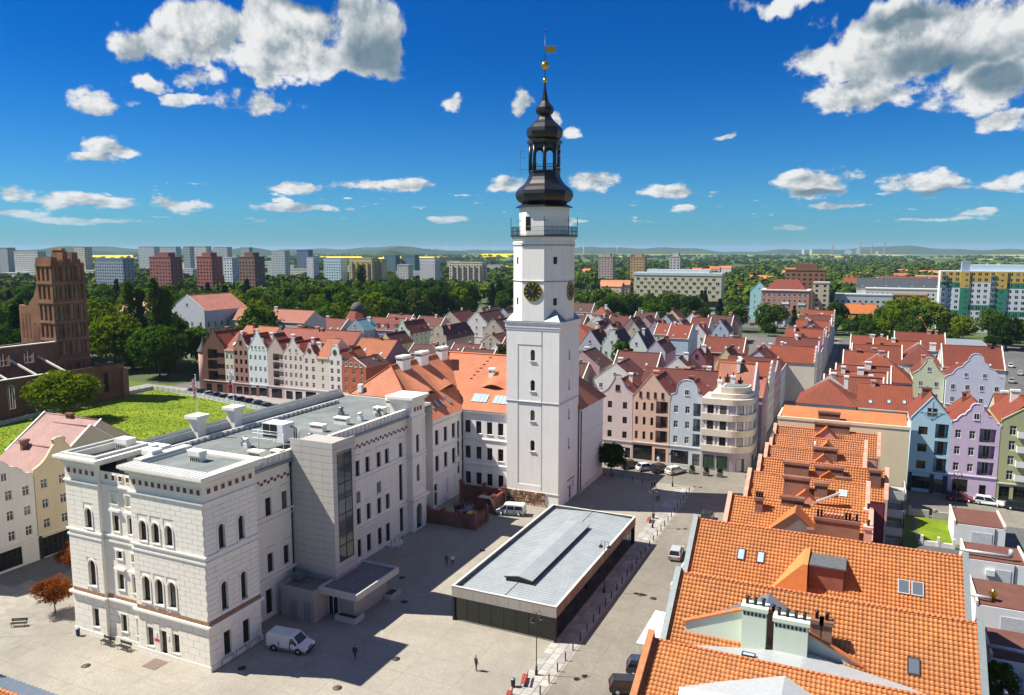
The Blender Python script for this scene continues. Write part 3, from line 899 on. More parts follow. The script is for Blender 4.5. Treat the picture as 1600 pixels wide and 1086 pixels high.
tb.add([(-TH, TH, 0), (-TH, TH, 31), (TH, TH, 31), (TH, TH, 0)]); tb.add([(-TH, -TH, 0), (-TH, -TH, 31), (-TH, TH, 31), (-TH, TH, 0)])
tb.build('shaft', M_TOWER, tower)
for op in opsF: put_window(tower, FF, op, .4, 'plain', M_DARKFRAME)
for op in opsR[:4]: put_window(tower, FR_, op, .4, 'plain', M_DARKFRAME)
d = MB(); d.fbox(FR_, 5.2, 6.3, .25, .32, .1, 2.6); d.build('door', flat('dark_door', (.03, .014, .01), .5), tower)
d = MB(); d.fbox(FR_, 4.2, 7.6, -.12, 0, 3.7, 3.8); d.build('door_hood', M_BLACK, tower)
for i, (u, z) in enumerate(((7.0, 2.9), (7.0, 2.5), (7.0, 2.1), (4.5, 2.4), (5.4, 3.1))):
    d = MB(); d.fbox(FR_, u, u + .35, -.05, 0, z, z + .28); d.build('plaque', M_DARKFRAME if i < 3 else M_ZINC, tower)
for op, fr in [(o, FF) for o in opsF] + [(o, FR_) for o in opsR[:4]]:
    q = MB(); q.fbox(fr, op[0] - .18, op[1] + .18, -.18, .0, op[2] - .12, op[2]); q.build('sill', M_STONE, tower)
# string courses, raised field and corner pilasters on the front
sc_ = MB()
for (z0, z1, o) in ((30.6, 31.0, .14), (31.0, 31.9, .22), (31.9, 32.05, .4)): sc_.box(-TH - o, -TH - o, z0, TH + o, TH + o, z1)
sc_.build('cornice', M_TOWER, tower)
for (z0, z1, o, yb) in ((18.2, 18.34, .10, TH + .1), (2.35, 2.5, .12, -TH)):
    sc_ = MB(); sc_.box(-TH - o, -TH - o, z0, TH + o, yb, z1); sc_.build('string_course', M_TOWER, tower)
ln = MB(); ln.box(-TH - .14, -TH - .14, 18.1, TH + .14, TH + .14, 18.2); ln.build('flashing', M_LEAD, tower); ln = MB(); ln.box(-TH - .42, -TH - .42, 32.05, TH + .42, TH + .42, 32.12); ln.build('flashing', M_LEAD, tower)
pf = MB()
for (u0, u1) in ((0, 2.1), (6.6, 9.7)): pf.fbox(FF, u0, u1, -.07, 0, 2.5, 30.6)
pf.fbox(FF, 2.1, 6.6, -.07, 0, 28.1, 30.6); pf.fbox(FF, 2.1, 6.6, -.07, 0, 2.5, 3.6)
pf.build('raised_panel', M_TOWER, tower)
cb = MB(); cb.fbox(FF, 6.52, 6.56, -.12, -.07, 3, 30.5); cb.build('lightning_cable', M_LEAD, tower)
# rubble footing: stones in courses, each its own piece
RUB = []
for k in range(6):
    b = MB(); rr = random.Random(k)
    pts = []
    for (x, y, z) in [(x, y, z) for z in (-.5, .5) for (x, y) in ((-.5, -.5), (.5, -.5), (.5, .5), (-.5, .5))]:
        pts.append((x * rr.uniform(.8, 1.05), y * rr.uniform(.7, 1.1), z * rr.uniform(.8, 1.05)))
    b.shared(pts, [(0, 3, 2, 1), (4, 5, 6, 7), (0, 1, 5, 4), (1, 2, 6, 5), (2, 3, 7, 6), (3, 0, 4, 7)], 0, False)
    RUB.append(b.mesh('stone', [flat('rubble', ((.24, .13, .08), (.42, .30, .22), (.16, .09, .06), (.30, .17, .10), (.48, .40, .32), (.22, .13, .10))[k], .95, var=.35, scale=5)]))
bk = MB(); bk.fbox(FF, 0, 7.2, -.02, 0, 0, 2.35); foot = bk.build('footing', flat('rubble_mortar', (.14, .09, .06), .95), tower)
rr = random.Random(5)
z = .0
while z < 2.2:
    h = rr.uniform(.26, .42); u = 0.0
    while u < 7.1:
        w = rr.uniform(.3, .75)
        newobj('stone', RUB[rr.randrange(6)], foot, FF.p(u + w / 2, -.06 - rr.uniform(0, .06), z + h / 2), 0, (w * .95, .3, h * .93))
        u += w
    z += h
# octagon stage
def octa(r, z0, z1, m=0, mb=None):
    mb = mb or MB(); mb.lathe([(r, z0), (r, z1)], 8, (0, 0), .5, m, False); return mb
RC = TH / cos(pi / 8)
octa(RC, 32.0, 46.0).build('octagon', M_TOWER, tower)
for (z0, z1, o) in ((38.85, 38.97, .10), (44.9, 45.15, .08), (45.15, 45.35, .16), (45.9, 46.25, .28)): octa(RC + o, z0, z1).build('string_course', M_TOWER, tower)
for (r_, z0, z1) in ((.13, 38.76, 38.85), (.18, 44.84, 44.9), (.55, 46.25, 46.45)): octa(RC + r_, z0, z1).build('flashing', M_BLACK, tower)
dn = MB()
for f in range(8):
    t = f * pi / 4 - pi / 2
    fr = Fr(0, 0, t + pi / 2)
    for k in range(13): dn.fbox(fr, -2.0 + k * .31, -1.86 + k * .31, -TH - .07, -TH, 44.55, 44.8)
stuff(dn.build('dentil', M_TOWER, tower))
# small corner roofs where the square turns into the octagon
for (sx, sy) in ((1, -1), (-1, -1), (1, 1), (-1, 1)):
    q = MB(); a = TH + .05; b = 1.9; top = 34.2
    P0, P1, P2 = (sx * a, sy * a, 32.12), (sx * (a - 2.95), sy * a, 32.12), (sx * a, sy * (a - 2.95), 32.12)
    T = (sx * (a - 1.5), sy * (a - 1.5), top)
    q.add([P1, P0, T]); q.add([P0, P2, T]); q.add([P2, P1, T]); q.build('corner_roof', M_LEAD, tower)
# clocks and slit windows on the faces
M_DIAL = flat('clock_dial', (.012, .014, .014), .45, var=.2)
for f, tt in ((0, -pi / 2), (2, 0.0)):
    fr = Fr(0, 0, tt + pi / 2)
    ck = MB(); n = 40; R_ = 1.66
    ck.prism(fr, [(R_ * cos(2 * pi * k / n), 37.1 + R_ * sin(2 * pi * k / n)) for k in range(n)], -TH - .10, -TH + .02)
    clock = ck.build('clock_face', M_DIAL, tower)
    for k in range(12):
        a = 2 * pi * k / 12; b = MB()
        wd = .16 if k % 3 else .22
        def rot(u, v): return (u * cos(a) + v * sin(a), 37.1 - u * sin(a) + v * cos(a))
        b.prism(fr, [rot(-wd * .55, 1.05), rot(wd * .55, 1.05), rot(wd, 1.48), rot(-wd, 1.48)], -TH - .14, -TH - .101)
        b.build('hour_mark', M_GOLD, clock)
    rg = MB()
    for k in range(n):
        a0, a1 = 2 * pi * k / n, 2 * pi * (k + 1) / n
        rg.prism(fr, [(1.66 * cos(a0), 37.1 + 1.66 * sin(a0)), (1.66 * cos(a1), 37.1 + 1.66 * sin(a1)), (1.57 * cos(a1), 37.1 + 1.57 * sin(a1)), (1.57 * cos(a0), 37.1 + 1.57 * sin(a0))], -TH - .15, -TH - .101)
    rg.build('rim', M_GOLD, clock)
    for ang, L, wd in ((rad(-48), 1.0, .07), (rad(30), 1.35, .05)):
        h = MB(); dx, dz = sin(ang), cos(ang)
        h.prism(fr, [(-dz * wd - dx * .2, 37.1 + dx * wd - dz * .2), (dz * wd - dx * .2, 37.1 - dx * wd - dz * .2), (dx * L + dz * wd * .4, 37.1 + dz * L - dx * wd * .4), (dx * L - dz * wd * .4, 37.1 + dz * L + dx * wd * .4)], -TH - .2, -TH - .16)
        h.build('hand', M_GOLD, clock)
for f in (0, 1, 2, 3, 7):
    fr = Fr(0, 0, f * pi / 4)
    if f in (1, 3, 7):
        for z in (42.3, 35.4):
            op = (-.28, .28, z - .55, z + .55)
            b = MB(); b.fbox(fr, op[0] - .04, op[1] + .04, -TH - .04, -TH, op[2] - .04, op[3] + .04); b.build('slit_window', M_BLACK, tower)
# gallery railing
rl = MB(); Rr = RC + .45
P8 = [(Rr * cos(2 * pi * (k + .5) / 8), Rr * sin(2 * pi * (k + .5) / 8)) for k in range(8)]
for k in range(8):
    (xa, ya), (xb, yb) = P8[k], P8[(k + 1) % 8]
    for z in (46.6, 47.2, 47.9): rl.tube((xa, ya, z), (xb, yb, z), .035, 5)
    for i in range(15):
        t = i / 15; rl.tube((xa + (xb - xa) * t, ya + (yb - ya) * t, 46.4), (xa + (xb - xa) * t, ya + (yb - ya) * t, 47.9), .022, 4)
    rl.tube((xa, ya, 46.4), (xa, ya, 49.6), .05, 5)
    for i in range(8):
        a0, a1 = pi * i / 8, pi * (i + 1) / 8
        for s_ in (-1, 1):
            tx, ty = -ya / Rr * s_, xa / Rr * s_
            rl.tube((xa + tx * .4 * (1 - cos(a0)) / 1, ya + ty * .4 * (1 - cos(a0)), 48.6 + .4 * sin(a0)), (xa + tx * .4 * (1 - cos(a1)), ya + ty * .4 * (1 - cos(a1)), 48.6 + .4 * sin(a1)), .03, 4)
rl.build('railing', M_BLACK, tower)
# upper drum and spire (eight-sided, dark sheet copper)
RD = 3.95 / cos(pi / 8)
octa(RD, 46.3, 51.2).build('drum', M_TOWER, tower)
dr = MB(); fr = Fr(0, 0, 0); dr.fbox(fr, -1.75, -.85, -3.98, -3.9, 47.3, 49.6); dr.build('drum_door', M_BLACK, tower)
sp = MB()
prof = [(4.9, 51.2), (4.85, 51.35), (3.75, 51.85), (3.9, 51.95), (4.5, 52.3), (4.85, 52.9), (4.95, 53.4), (4.8, 54.0), (4.2, 54.6), (3.55, 55.1), (3.05, 55.7), (2.75, 56.3), (2.6, 57.0), (2.75, 57.15), (2.75, 57.4)]
sp.lathe(prof, 8, (0, 0), .5, 0, False)
sp.build('onion_dome', M_COPPER, tower)
la = MB(); la.lathe([(1.15, 57.4), (1.15, 61.6)], 8, (0, 0), .5, 0, False)
lam = MB()
for k in range(8):
    t = 2 * pi * (k + .5) / 8
    x, y = 2.42 * cos(t), 2.42 * sin(t)
    lam.tube((x, y, 57.4), (x, y, 61.6), .30, 6)
    t2 = 2 * pi * (k + 1.5) / 8
    x2, y2 = 2.42 * cos(t2), 2.42 * sin(t2)
    fr = Fr(x, y, atan2(y2 - y, x2 - x)); L = hypot(x2 - x, y2 - y); n = 8
    for i in range(n):
        a0, a1 = pi * i / n, pi * (i + 1) / n; r = L / 2 - .25
        for z, q in (((60.4), (a0, a1)),):
            lam.prism(fr, [(L / 2 - r * cos(q[0]), z + r * sin(q[0])), (L / 2 - r * cos(q[1]), z + r * sin(q[1])), (L / 2 - r * cos(q[1]), 61.6), (L / 2 - r * cos(q[0]), 61.6)], -.12, .12)
    lam.tube((x, y, 58.4), (x2, y2, 58.4), .05, 5)
    for i in range(1, 6): lam.tube((x + (x2 - x) * i / 6, y + (y2 - y) * i / 6, 57.4), (x + (x2 - x) * i / 6, y + (y2 - y) * i / 6, 58.4), .035, 4)
lam.build('lantern', M_COPPER, tower)
s2 = MB()
s2.lathe([(2.55, 61.6), (2.95, 61.9), (3.0, 62.3), (2.5, 62.6), (2.7, 62.75), (2.95, 63.1), (3.1, 63.8), (2.95, 64.4), (2.3, 65.1), (1.6, 65.7), (1.2, 66.2), (1.1, 66.5), (1.0, 66.65), (1.3, 66.8), (1.55, 67.3), (1.5, 67.8), (1.0, 68.4), (.62, 68.9), (.42, 69.8), (.2, 71.2), (.12, 71.9)], 8, (0, 0), .5, 0, False)
s2.build('upper_spire', M_COPPER, tower)
ro = MB(); ro.tube((0, 0, 71.8), (0, 0, 80.2), .075, 6, 0, .05); ro.lathe([(.13, 80.1), (.16, 80.3), (.05, 80.5)], 8); ro.build('rod', M_COPPER, tower)
def ball(mb, c, r, n=12, m=0):
    pr = [(max(.001, r * sin(pi * k / n)), c[2] - r * cos(pi * k / n)) for k in range(n + 1)]
    mb.lathe(pr, 14, (c[0], c[1]), 0, m, True, False)
for z, r in ((72.3, .42), (74.7, .66)):
    b = MB(); ball(b, (0, 0, z), r); b.build('gilt_ball', M_GOLD, tower)
vn = MB(); vn.box(.08, -.03, 76.85, 1.8, .03, 77.75)
for c in ((1.7, 77.9), (1.7, 76.7)): vn.box(.05, -.04, c[1] - .03, 1.85, .04, c[1] + .03)
vo = vn.build('weather_vane', M_GOLD, tower); vo.rotation_euler = (0, 0, rad(24))
for sx in (-1, 1):
    an = MB()
    for z in (57.6, 59.6, 60.6):
        an.tube((sx * 2.4, -1.5, z), (sx * 4.0, -2.2, z), .03, 4); an.tube((sx * 3.6, -2.0, z - .9), (sx * 3.6, -2.0, z + 1.1), .03, 4); an.tube((sx * 3.2, -2.3, z), (sx * 4.0, -1.8, z), .025, 4)
    an.build('antenna', M_LEAD, tower)

# ------------------------------------------------------------------ rear wings with red tiled roofs
M_WHITEW = plaster((.82, .81, .78), .26)
M_REDTILE = rooftile((.52, .185, .095), .26, .34, .09)
rear = thing('town_hall_rear_wing', 'white three-storey wings with steep orange-red tiled roof behind the tower', 'town hall', (-65.3, 102.0, 0))
FX = Fr(0, 0, pi / 2)                      # wall facing the courtyard, local y 0..18.3
FY = Fr(0, 18.3)                           # wall facing the plaza, local x 0..9.7
yo = 55.7 - 102.0
opsX = [Rw(y + yo, 1.15, 10.95, 13.5) for y in (52.1, 55.0, 58.0, 60.85)] + [Rw(y + yo, 1.15, 6.3, 9.0) for y in (52.1, 55.0, 58.0, 60.85)] + [Rw(52.05 + yo, 1.15, 1.5, 4.3), Rw(54.5 + yo, 1.0, .3, 2.7), Rw(54.5 + yo, 1.0, 2.95, 4.2), Rw(58 + yo, 1.1, 1.6, 4.1), Rw(60.8 + yo, 1.1, 1.6, 4.1), Rw(62.8 + yo, .8, 7.2, 13.6), Rw(62.8 + yo, .8, 4.0, 6.0)]
opsY = [Rw(x - (-4.9), 1.1, z, z + 2.25) for z in (11.3, 6.6, 1.8) for x in (-4.25, -2.05, .12, 2.3)]
rw = MB()
wall(rw, FX, 0, 18.3, 0, 15.6, opsX, 0, .3)
wall(rw, FY, 0, 9.7, 0, 15.6, opsY, 0, .3)
rw.add([(0, 5.0, 15), (-17.4, 5.0, 15), (-17.4, 5.0, 19.4), (-3.2, 5.0, 19.4), (0, 5.0, 16.0)])
rw.add([(19.7, 26.3, 0), (19.7, 40, 0), (19.7, 40, 15.6), (19.7, 26.3, 15.6)])
rw.add([(19.7, 40, 0), (0, 40, 0), (0, 40, 15.6), (19.7, 40, 15.6)])
rw.add([(-17.4, 5, 0), (-17.4, 5, 19), (-17.4, 40, 16), (-17.4, 40, 0)])
rw.build('wall', M_WHITEW, rear)
for ops, fr in ((opsX, FX), (opsY, FY)):
    for op in ops:
        if ops is opsX and 1.5 < op[2] < 1.7 and op[0] > 10:
            b = MB(); b.fbox(fr, op[0], op[1], .12, .3, op[2], op[3]); b.build('niche', M_WHITEW, rear); continue
        if op[2] == .3:
            b = MB(); b.fbox(fr, op[0], op[1], .2, .28, op[2], op[3]); b.build('door', M_DARKFRAME, rear); continue
        put_window(rear, fr, op, .3, 'cross', M_DARKFRAME)
        b = MB(); b.fbox(fr, op[0] - .12, op[1] + .12, -.12, 0, op[2] - .12, op[2]); b.build('sill', M_STONE, rear)
for (z0, z1, o) in ((5.3, 5.42, .1), (5.62, 5.8, .16), (9.95, 10.07, .1), (10.2, 10.4, .16), (14.9, 15.2, .15), (15.2, 15.6, .38)):
    sb = MB(); sb.box(-.02, 0, z0, o, 18.3, z1); sb.build('string_course', M_WHITEW, rear)
    sb = MB(); sb.box(o, 18.3 - o, z0 + .002, 9.7, 18.32, z1 - .002); sb.build('string_course', M_WHITEW, rear)
for (z0, z1, o) in ((5.2, 5.4, .15), (10.2, 10.4, .15), (15.3, 15.6, .3), (0, 1.0, .1)):
    sb = MB(); sb.box(19.7, 26.6, z0, 19.7 + o, 40.1, z1); sb.build('string_course', M_STONE if z0 == 0 else M_WHITEW, rear)
dd = MB()
for k in range(27): dd.box(0, .3 + k * .68, 14.55, .14, .6 + k * .68, 14.9)
for k in range(13): dd.box(.4 + k * .72, 18.16, 14.55, .7 + k * .72, 18.3, 14.9)
stuff(dd.build('dentil', M_WHITEW, rear))
# coursed render on the end wall
ce = MB()
for i in range(22):
    z = 1.1 + i * .65
    for k in range(8):
        u = 26.5 + k * 1.85 + (.9 if i % 2 else 0)
        if z < 15.2 and u < 39.8: ce.box(19.7, u + .03, z + .03, 19.73, min(u + 1.82, 39.9), z + .62)
stuff(ce.build('stone_block', M_WHITEW, rear))
for (x, y, z1) in ((.15, 18.15, 15.3), (.12, 9.0 - 2.2, 14.9)):
    b = MB(); b.tube((x, y, z1), (x, y, .2), .09, 8); b.build('downpipe', M_BLACK, rear)
b = MB(); b.tube((19.85, 26.9, 15.3), (19.85, 26.9, .2), .1, 8); b.build('downpipe', M_BLACK, rear)
# roof: planes as grids in metres so that eyebrow dormers can swell out of them
def slope_grid(mb, O, U, V, u0, u1, L, brows=(), clipf=None, nu=None, nv=None, dark=1):
    O = np.array(O, float); U = np.array(U, float); V = np.array(V, float)
    L_ = np.linalg.norm(V); Vn = V / L_; N = np.cross(U, Vn); N = N if N[2] > 0 else -N
    vs = sorted({round(L_ * k / 26, 3) for k in range(27)} | {b[1] for b in brows})
    us = [u0 + (u1 - u0) * k / 64 for k in range(65)]
    def hgt(u, v, above):
        h = 0
        for (uc, vb, w, ht, ln_) in brows:
            if abs(u - uc) < w / 2 and (v > vb + 1e-6 or (above and abs(v - vb) < 1e-6)) and v < vb + ln_:
                h = max(h, ht * cos(pi * (u - uc) / w) ** 2 * (1 - (v - vb) / ln_))
        return h
    for j in range(len(vs) - 1):
        va, vb_ = vs[j], vs[j + 1]
        for i in range(64):
            q = []
            uvs = []
            for (u, v, ab) in ((us[i], va, True), (us[i + 1], va, True), (us[i + 1], vb_, False), (us[i], vb_, False)):
                if clipf:
                    lo, hi = clipf(v / L_)
                    u = min(max(u, lo), hi)
                p = O + U * u + Vn * v + N * hgt(u, v, ab)
                q.append(tuple(p)); uvs.append((u + 50, v))
            if abs(uvs[0][0] - uvs[1][0]) + abs(uvs[2][0] - uvs[3][0]) < 1e-4: continue
            mb.add(q, 0, uvs)
    for (uc, vb, w, ht, ln_) in brows:
        n = 16
        for i in range(n):
            ua, ub = uc - w / 2 + w * i / n, uc - w / 2 + w * (i + 1) / n
            mb.add([tuple(O + U * ua + Vn * vb), tuple(O + U * ub + Vn * vb), tuple(O + U * ub + Vn * vb + N * hgt(ub, vb, True) * .96), tuple(O + U * ua + Vn * vb + N * hgt(ua, vb, True) * .96)], dark)
ro = MB()
# slope over the courtyard wall, local: eave x=.45 z=15.6 -> ridge x=-8.7 z=24.1 ; valley with the plaza wing along the diagonal
slope_grid(ro, (.45, 0, 15.55), (0, 1, 0), (-9.15, 0, 8.55), 0.0, 30.3, 1, [(11.5, 5.0, 6.4, 1.15, 5.5), (18.8, 5.0, 6.4, 1.15, 5.5)], lambda t: (2.2 + (3.0 if t < .42 else 3.0 + (t - .42) / .58 * 3.2) if t > .05 else 0, 17.85 + 11.2 * t + .03))
# plaza-side slope
slope_grid(ro, (0, 17.85, 15.55), (1, 0, 0), (0, 11.2, 8.55), -8.7, 20.15, 1, [(2.6 + 1.8, 5.6, 5.6, 1.0, 5.0), (-3.5, 9, .1, .01, 1)], lambda t: (.45 - 9.15 * t - .03, 9.75 if t < .77 else 13.65))
# half hip, west slope, north slope, east hip
tri_uv(ro, (-14.8, 4.8, 19.4), (-2.9, 4.8, 19.4), (-8.7, 8.6, 24.1))
quad_uv(ro, (-17.8, 30, 15.55), (-17.8, 4.7, 15.55), (-8.7, 8.6, 24.1), (-8.7, 30, 24.1))
quad_uv(ro, (20.15, 40.4, 15.55), (-8.7, 40.4, 15.55), (-8.7, 29.05, 24.1), (13.65, 29.05, 24.1))
tri_uv(ro, (20.15, 26.2, 15.55), (20.15, 40.4, 15.55), (13.65, 29.05, 24.1))
tri_uv(ro, (9.7, 26.2, 22.0), (20.15, 26.2, 15.55), (13.65, 29.05, 24.1))
roof = ro.build('roof', [M_REDTILE, M_BLACK], rear)
ri = MB(); ri.tube((-8.7, 8.4, 24.15), (-8.7, 29, 24.15), .18, 6); ri.tube((-8.7, 29.05, 24.15), (13.6, 29.05, 24.15), .18, 6)
ri.tube((-8.7, 8.6, 24.15), (-2.9, 4.8, 19.45), .13, 6); ri.tube((-8.7, 8.6, 24.15), (-14.8, 4.8, 19.45), .13, 6); ri.tube((13.65, 29.05, 24.15), (20.15, 26.2, 15.6), .13, 6); ri.tube((13.65, 29.05, 24.15), (20.15, 40.3, 15.6), .13, 6)
ri.build('ridge', rooftile((.50, .14, .05)), rear)
# skylights set in the slopes
def on_slope(O, V, u, v, U, lift=.0):
    O = np.array(O, float); V = np.array(V, float); Vn = V / np.linalg.norm(V); N = np.cross(U, Vn); N = N if N[2] > 0 else -N
    return O + np.array(U) * u + Vn * v + N * lift
def skylight(parent, O, V, U, u, v, w, h, mf=None, mg=None, name='skylight'):
    f = MB(); g = MB()
    c = [on_slope(O, V, a, b, U, .0) for (a, b) in ((u, v), (u + w, v), (u + w, v + h), (u, v + h))]
    e = [on_slope(O, V, a, b, U, .14) for (a, b) in ((u, v), (u + w, v), (u + w, v + h), (u, v + h))]
    i_ = [on_slope(O, V, a, b, U, .14) for (a, b) in ((u + .09, v + .09), (u + w - .09, v + .09), (u + w - .09, v + h - .09), (u + .09, v + h - .09))]
    for k in range(4):
        k2 = (k + 1) % 4
        f.add([tuple(c[k]), tuple(c[k2]), tuple(e[k2]), tuple(e[k])]); f.add([tuple(e[k]), tuple(e[k2]), tuple(i_[k2]), tuple(i_[k])])
    g.add([tuple(p) for p in [on_slope(O, V, a, b, U, .11) for (a, b) in ((u + .09, v + .09), (u + w - .09, v + .09), (u + w - .09, v + h - .09), (u + .09, v + h - .09))]])
    o = f.build(name, mf or M_LEAD, parent); g.build('pane', mg or M_GLSKY, o)
    return o
M_GLSKY = flat('sky_glass', (.35, .45, .55), .04, .0, .8, var=.05)
Ox, Vx, Ux = (.45, 0, 15.55), (-9.15, 0, 8.55), (0, 1, 0)
for y in (8.2, 9.9, 11.6, 13.3, 15.6): skylight(roof, Ox, Vx, Ux, y, 2.0, .65, 1.5)
Oy, Vy, Uy = (0, 17.85, 15.55), (0, 11.2, 8.55), (1, 0, 0)
for x0 in (1.3, 5.6):
    for k in range(4): skylight(roof, Oy, Vy, Uy, x0 + k * .78, 2.0, .72, 1.9)
st = MB()
for k in range(7): 
    p = on_slope(Oy, Vy, -1.2 - k * .02 + .32 * k, 7.5 + k * .95, Uy, .12); st.box(p[0], p[1], p[2] - .1, p[0] + .5, p[1] + .35, p[2] + .04)
for k in range(7):
    st.box(-10.3 + .0 * k - .5 * k, 7.9 - .42 * k, 22.9 - .5 * k, -9.9 - .5 * k, 8.2 - .42 * k, 23.0 - .5 * k)
stuff(st.build('roof_step', M_DARKFRAME, roof))
M_CHIM = plaster((.78, .78, .76), .12)
def chimney(parent, x, y, z0, z1, w, d, m=M_CHIM, pots=0, slots=True, name='chimney'):
    c = MB(); c.box(x - w / 2, y - d / 2, z0, x + w / 2, y + d / 2, z1 - .35, 0); c.box(x - w / 2 - .12, y - d / 2 - .12, z1 - .35, x + w / 2 + .12, y + d / 2 + .12, z1, 0)
    if slots:
        for k in range(int(w / .32)): c.box(x - w / 2 + .1 + k * .32, y - d / 2 - .02, z1 - .8, x - w / 2 + .28 + k * .32, y - d / 2, z1 - .5, 1)
        for k in range(int(d / .32)): c.box(x + w / 2, y - d / 2 + .1 + k * .32, z1 - .8, x + w / 2 + .02, y - d / 2 + .28 + k * .32, z1 - .5, 1)
    o = c.build(name, [m, M_BLACK], parent)
    for k in range(pots):
        p = MB(); px = x - w / 2 + w * (k + .5) / pots
        p.lathe([(.14, z1), (.14, z1 + .55), (.19, z1 + .55), (.19, z1 + .65)], 10, (px, y)); p.build('chimney_pot', M_BLACK, o)
    return o
for (x, y, z0, z1, w, d) in ((-8.2, 12.0, 21.5, 25.6, 1.3, 2.6), (-8.2, 18.2, 21.5, 25.6, 1.3, 2.6), (-8.2, 25.6, 22, 25.6, 1.3, 2.4), (3.0, 24.6, 19.0, 22.3, .9, 1.0), (8.6, 27.2, 20.0, 25.2, 1.2, 1.9)):
    chimney(roof, x, y, z0, z1, w, d)
sk = MB(); sk.box(-13.0, 4.9, 19.8, -12.2, 5.6, 21.2); sk.build('chimney', M_CHIM, roof)
# ------------------------------------------------------------------ ground sheets
def cobbles(name, c1, c2, cell=6.0, patch=.10, joint=.5, warm=(.02, .01, 0), stain=.35):
    m, t, b = _base(name)
    p = pos(t)
    v = t.add('ShaderNodeTexVoronoi'); t.link(p, v.inputs['Vector']); v.inputs['Scale'].default_value = cell
    s = t.add('ShaderNodeSeparateXYZ'); t.link(v.outputs['Color'], s.inputs[0])
    c = t.mix(s.outputs[0], c3(c1), c3(c2))
    n1 = t.noise(p, .055, 6, .6, .4); n2 = t.noise(p, .6, 6, .65); n3 = t.noise(p, .2, 5, .7, .6)
    c = t.mix(t.ramp(n1, .4, .62, 0, .6), c, c3(tuple(x * .72 for x in c1)))
    c = t.mix(t.ramp(n2, .45, .75, 0, stain), c, c3(tuple(x * .55 for x in c1)))
    c = t.mix(t.ramp(n3, .55, .72, 0, stain * .9), c, c3(tuple(min(.75, x * 1.25) for x in c1)))
    sp = t.noise(p, 3.1, 2, .5)
    br = t.add('ShaderNodeTexBrick'); t.link(p, br.inputs['Vector']); br.inputs['Scale'].default_value = 1.0; br.inputs['Brick Width'].default_value = 6.0; br.inputs['Row Height'].default_value = 4.0; br.inputs['Mortar Size'].default_value = .11; br.offset = 0.0
    c = t.mix(t.math('MULTIPLY', br.outputs['Fac'], .22), c, c3(tuple(x * .62 for x in c1)))
    c = t.mix(t.ramp(sp, .70, .80, 0, .55), c, c3(tuple(x * .4 for x in c1)))
    t.link(c, b.inputs['Base Color'])
    b.inputs['Roughness'].default_value = .88
    b.inputs['Specular IOR Level'].default_value = .25
    bump(t, b, v.outputs['Distance'], joint, .03)
    return m
def sheet(name, pts, z, m):
    b = MB(); b.add([(x, y, z) for x, y in pts]); return struct(b.build(name, m))

def terrain_mat():
    m, t, b = _base('countryside')
    p = pos(t)
    v = t.add('ShaderNodeTexVoronoi'); t.link(t.vmath('MULTIPLY', p, (1, .55, 1)), v.inputs['Vector']); v.inputs['Scale'].default_value = .0032
    s = t.add('ShaderNodeSeparateXYZ'); t.link(v.outputs['Color'], s.inputs[0])
    g = t.mix(s.outputs[0], (.045, .095, .02, 1), (.12, .19, .045, 1))
    g = t.mix(t.ramp(s.outputs[1], .84, .86), g, (.72, .55, .02, 1))
    g = t.mix(t.ramp(s.outputs[2], .88, .9), g, (.26, .21, .12, 1))
    n = t.noise(p, .02, 5, .6)
    g = t.mix(t.ramp(n, .35, .65, 0, .75), g, (.03, .065, .016, 1))
    d = t.vmath('LENGTH', t.vmath('MULTIPLY', p, (1, 1, 0)))
    near = t.mix(t.ramp(n, .35, .6), (.05, .09, .025, 1), (.09, .14, .035, 1))
    c = t.mix(t.smooth(d, 900, 1900), near, g)
    t.link(c, b.inputs['Base Color']); b.inputs['Roughness'].default_value = .95
    b.inputs['Specular IOR Level'].default_value = .1
    return m
R_ = 24000
sheet('ground', [(R_ * cos(2 * pi * k / 48), R_ * sin(2 * pi * k / 48)) for k in range(48)], -.02, terrain_mat())
M_PLAZA = cobbles('plaza_setts', (.285, .265, .225), (.36, .335, .285), 7.0, stain=.28)
M_STREET = cobbles('street_setts', (.185, .172, .148), (.25, .232, .20), 8.0, stain=.4)
M_ASPH = cobbles('asphalt', (.105, .105, .105), (.13, .13, .13), 30.0, stain=.3)
M_FLAG = cobbles('flagstones', (.26, .243, .21), (.33, .31, .27), 1.15, stain=.3)
M_TOWN = cobbles('town_paving', (.12, .115, .105), (.16, .15, .14), 6, stain=.4)
sheet('town_paving', [(-205, 160), (70, 153), (70, 420), (-205, 420)], 0, M_TOWN)
sheet('plaza', [(-112, 15), (-27, 15), (-27, 155.9), (-112, 155.9)], .004, M_PLAZA)
sheet('street', [(-27, 15), (-10, 15), (-10, 420), (-21, 420), (-27, 156)], .008, M_STREET)
sheet('cross_street', [(-112, 141), (-10, 141), (60, 141), (60, 155.5), (-112, 155.9)], .012, M_STREET)
sheet('courtyard', [(9, 60), (70, 60), (70, 141), (9, 141)], .002, M_ASPH)
sheet('road', [(-215, 163), (-112, 156), (-112, 175), (-215, 178)], .016, cobbles('pale_asphalt', (.27, .255, .24), (.32, .30, .285), 20, stain=.25))
sheet('side_lane', [(-112, 60), (-98, 60), (-98, 163), (-112, 163)], .007, M_STREET)
sheet('flagged_path', [(-100, 40), (-81.8, 40), (-81.8, 55.2), (-84, 62.5), (-100, 62.5)], .010, M_FLAG)
sheet('car_park', [(-90, 455), (-20, 455), (-20, 640), (-90, 640)], .02, M_ASPH)
sheet('car_park', [(42, 285), (90, 285), (90, 420), (42, 420)], .006, M_ASPH)
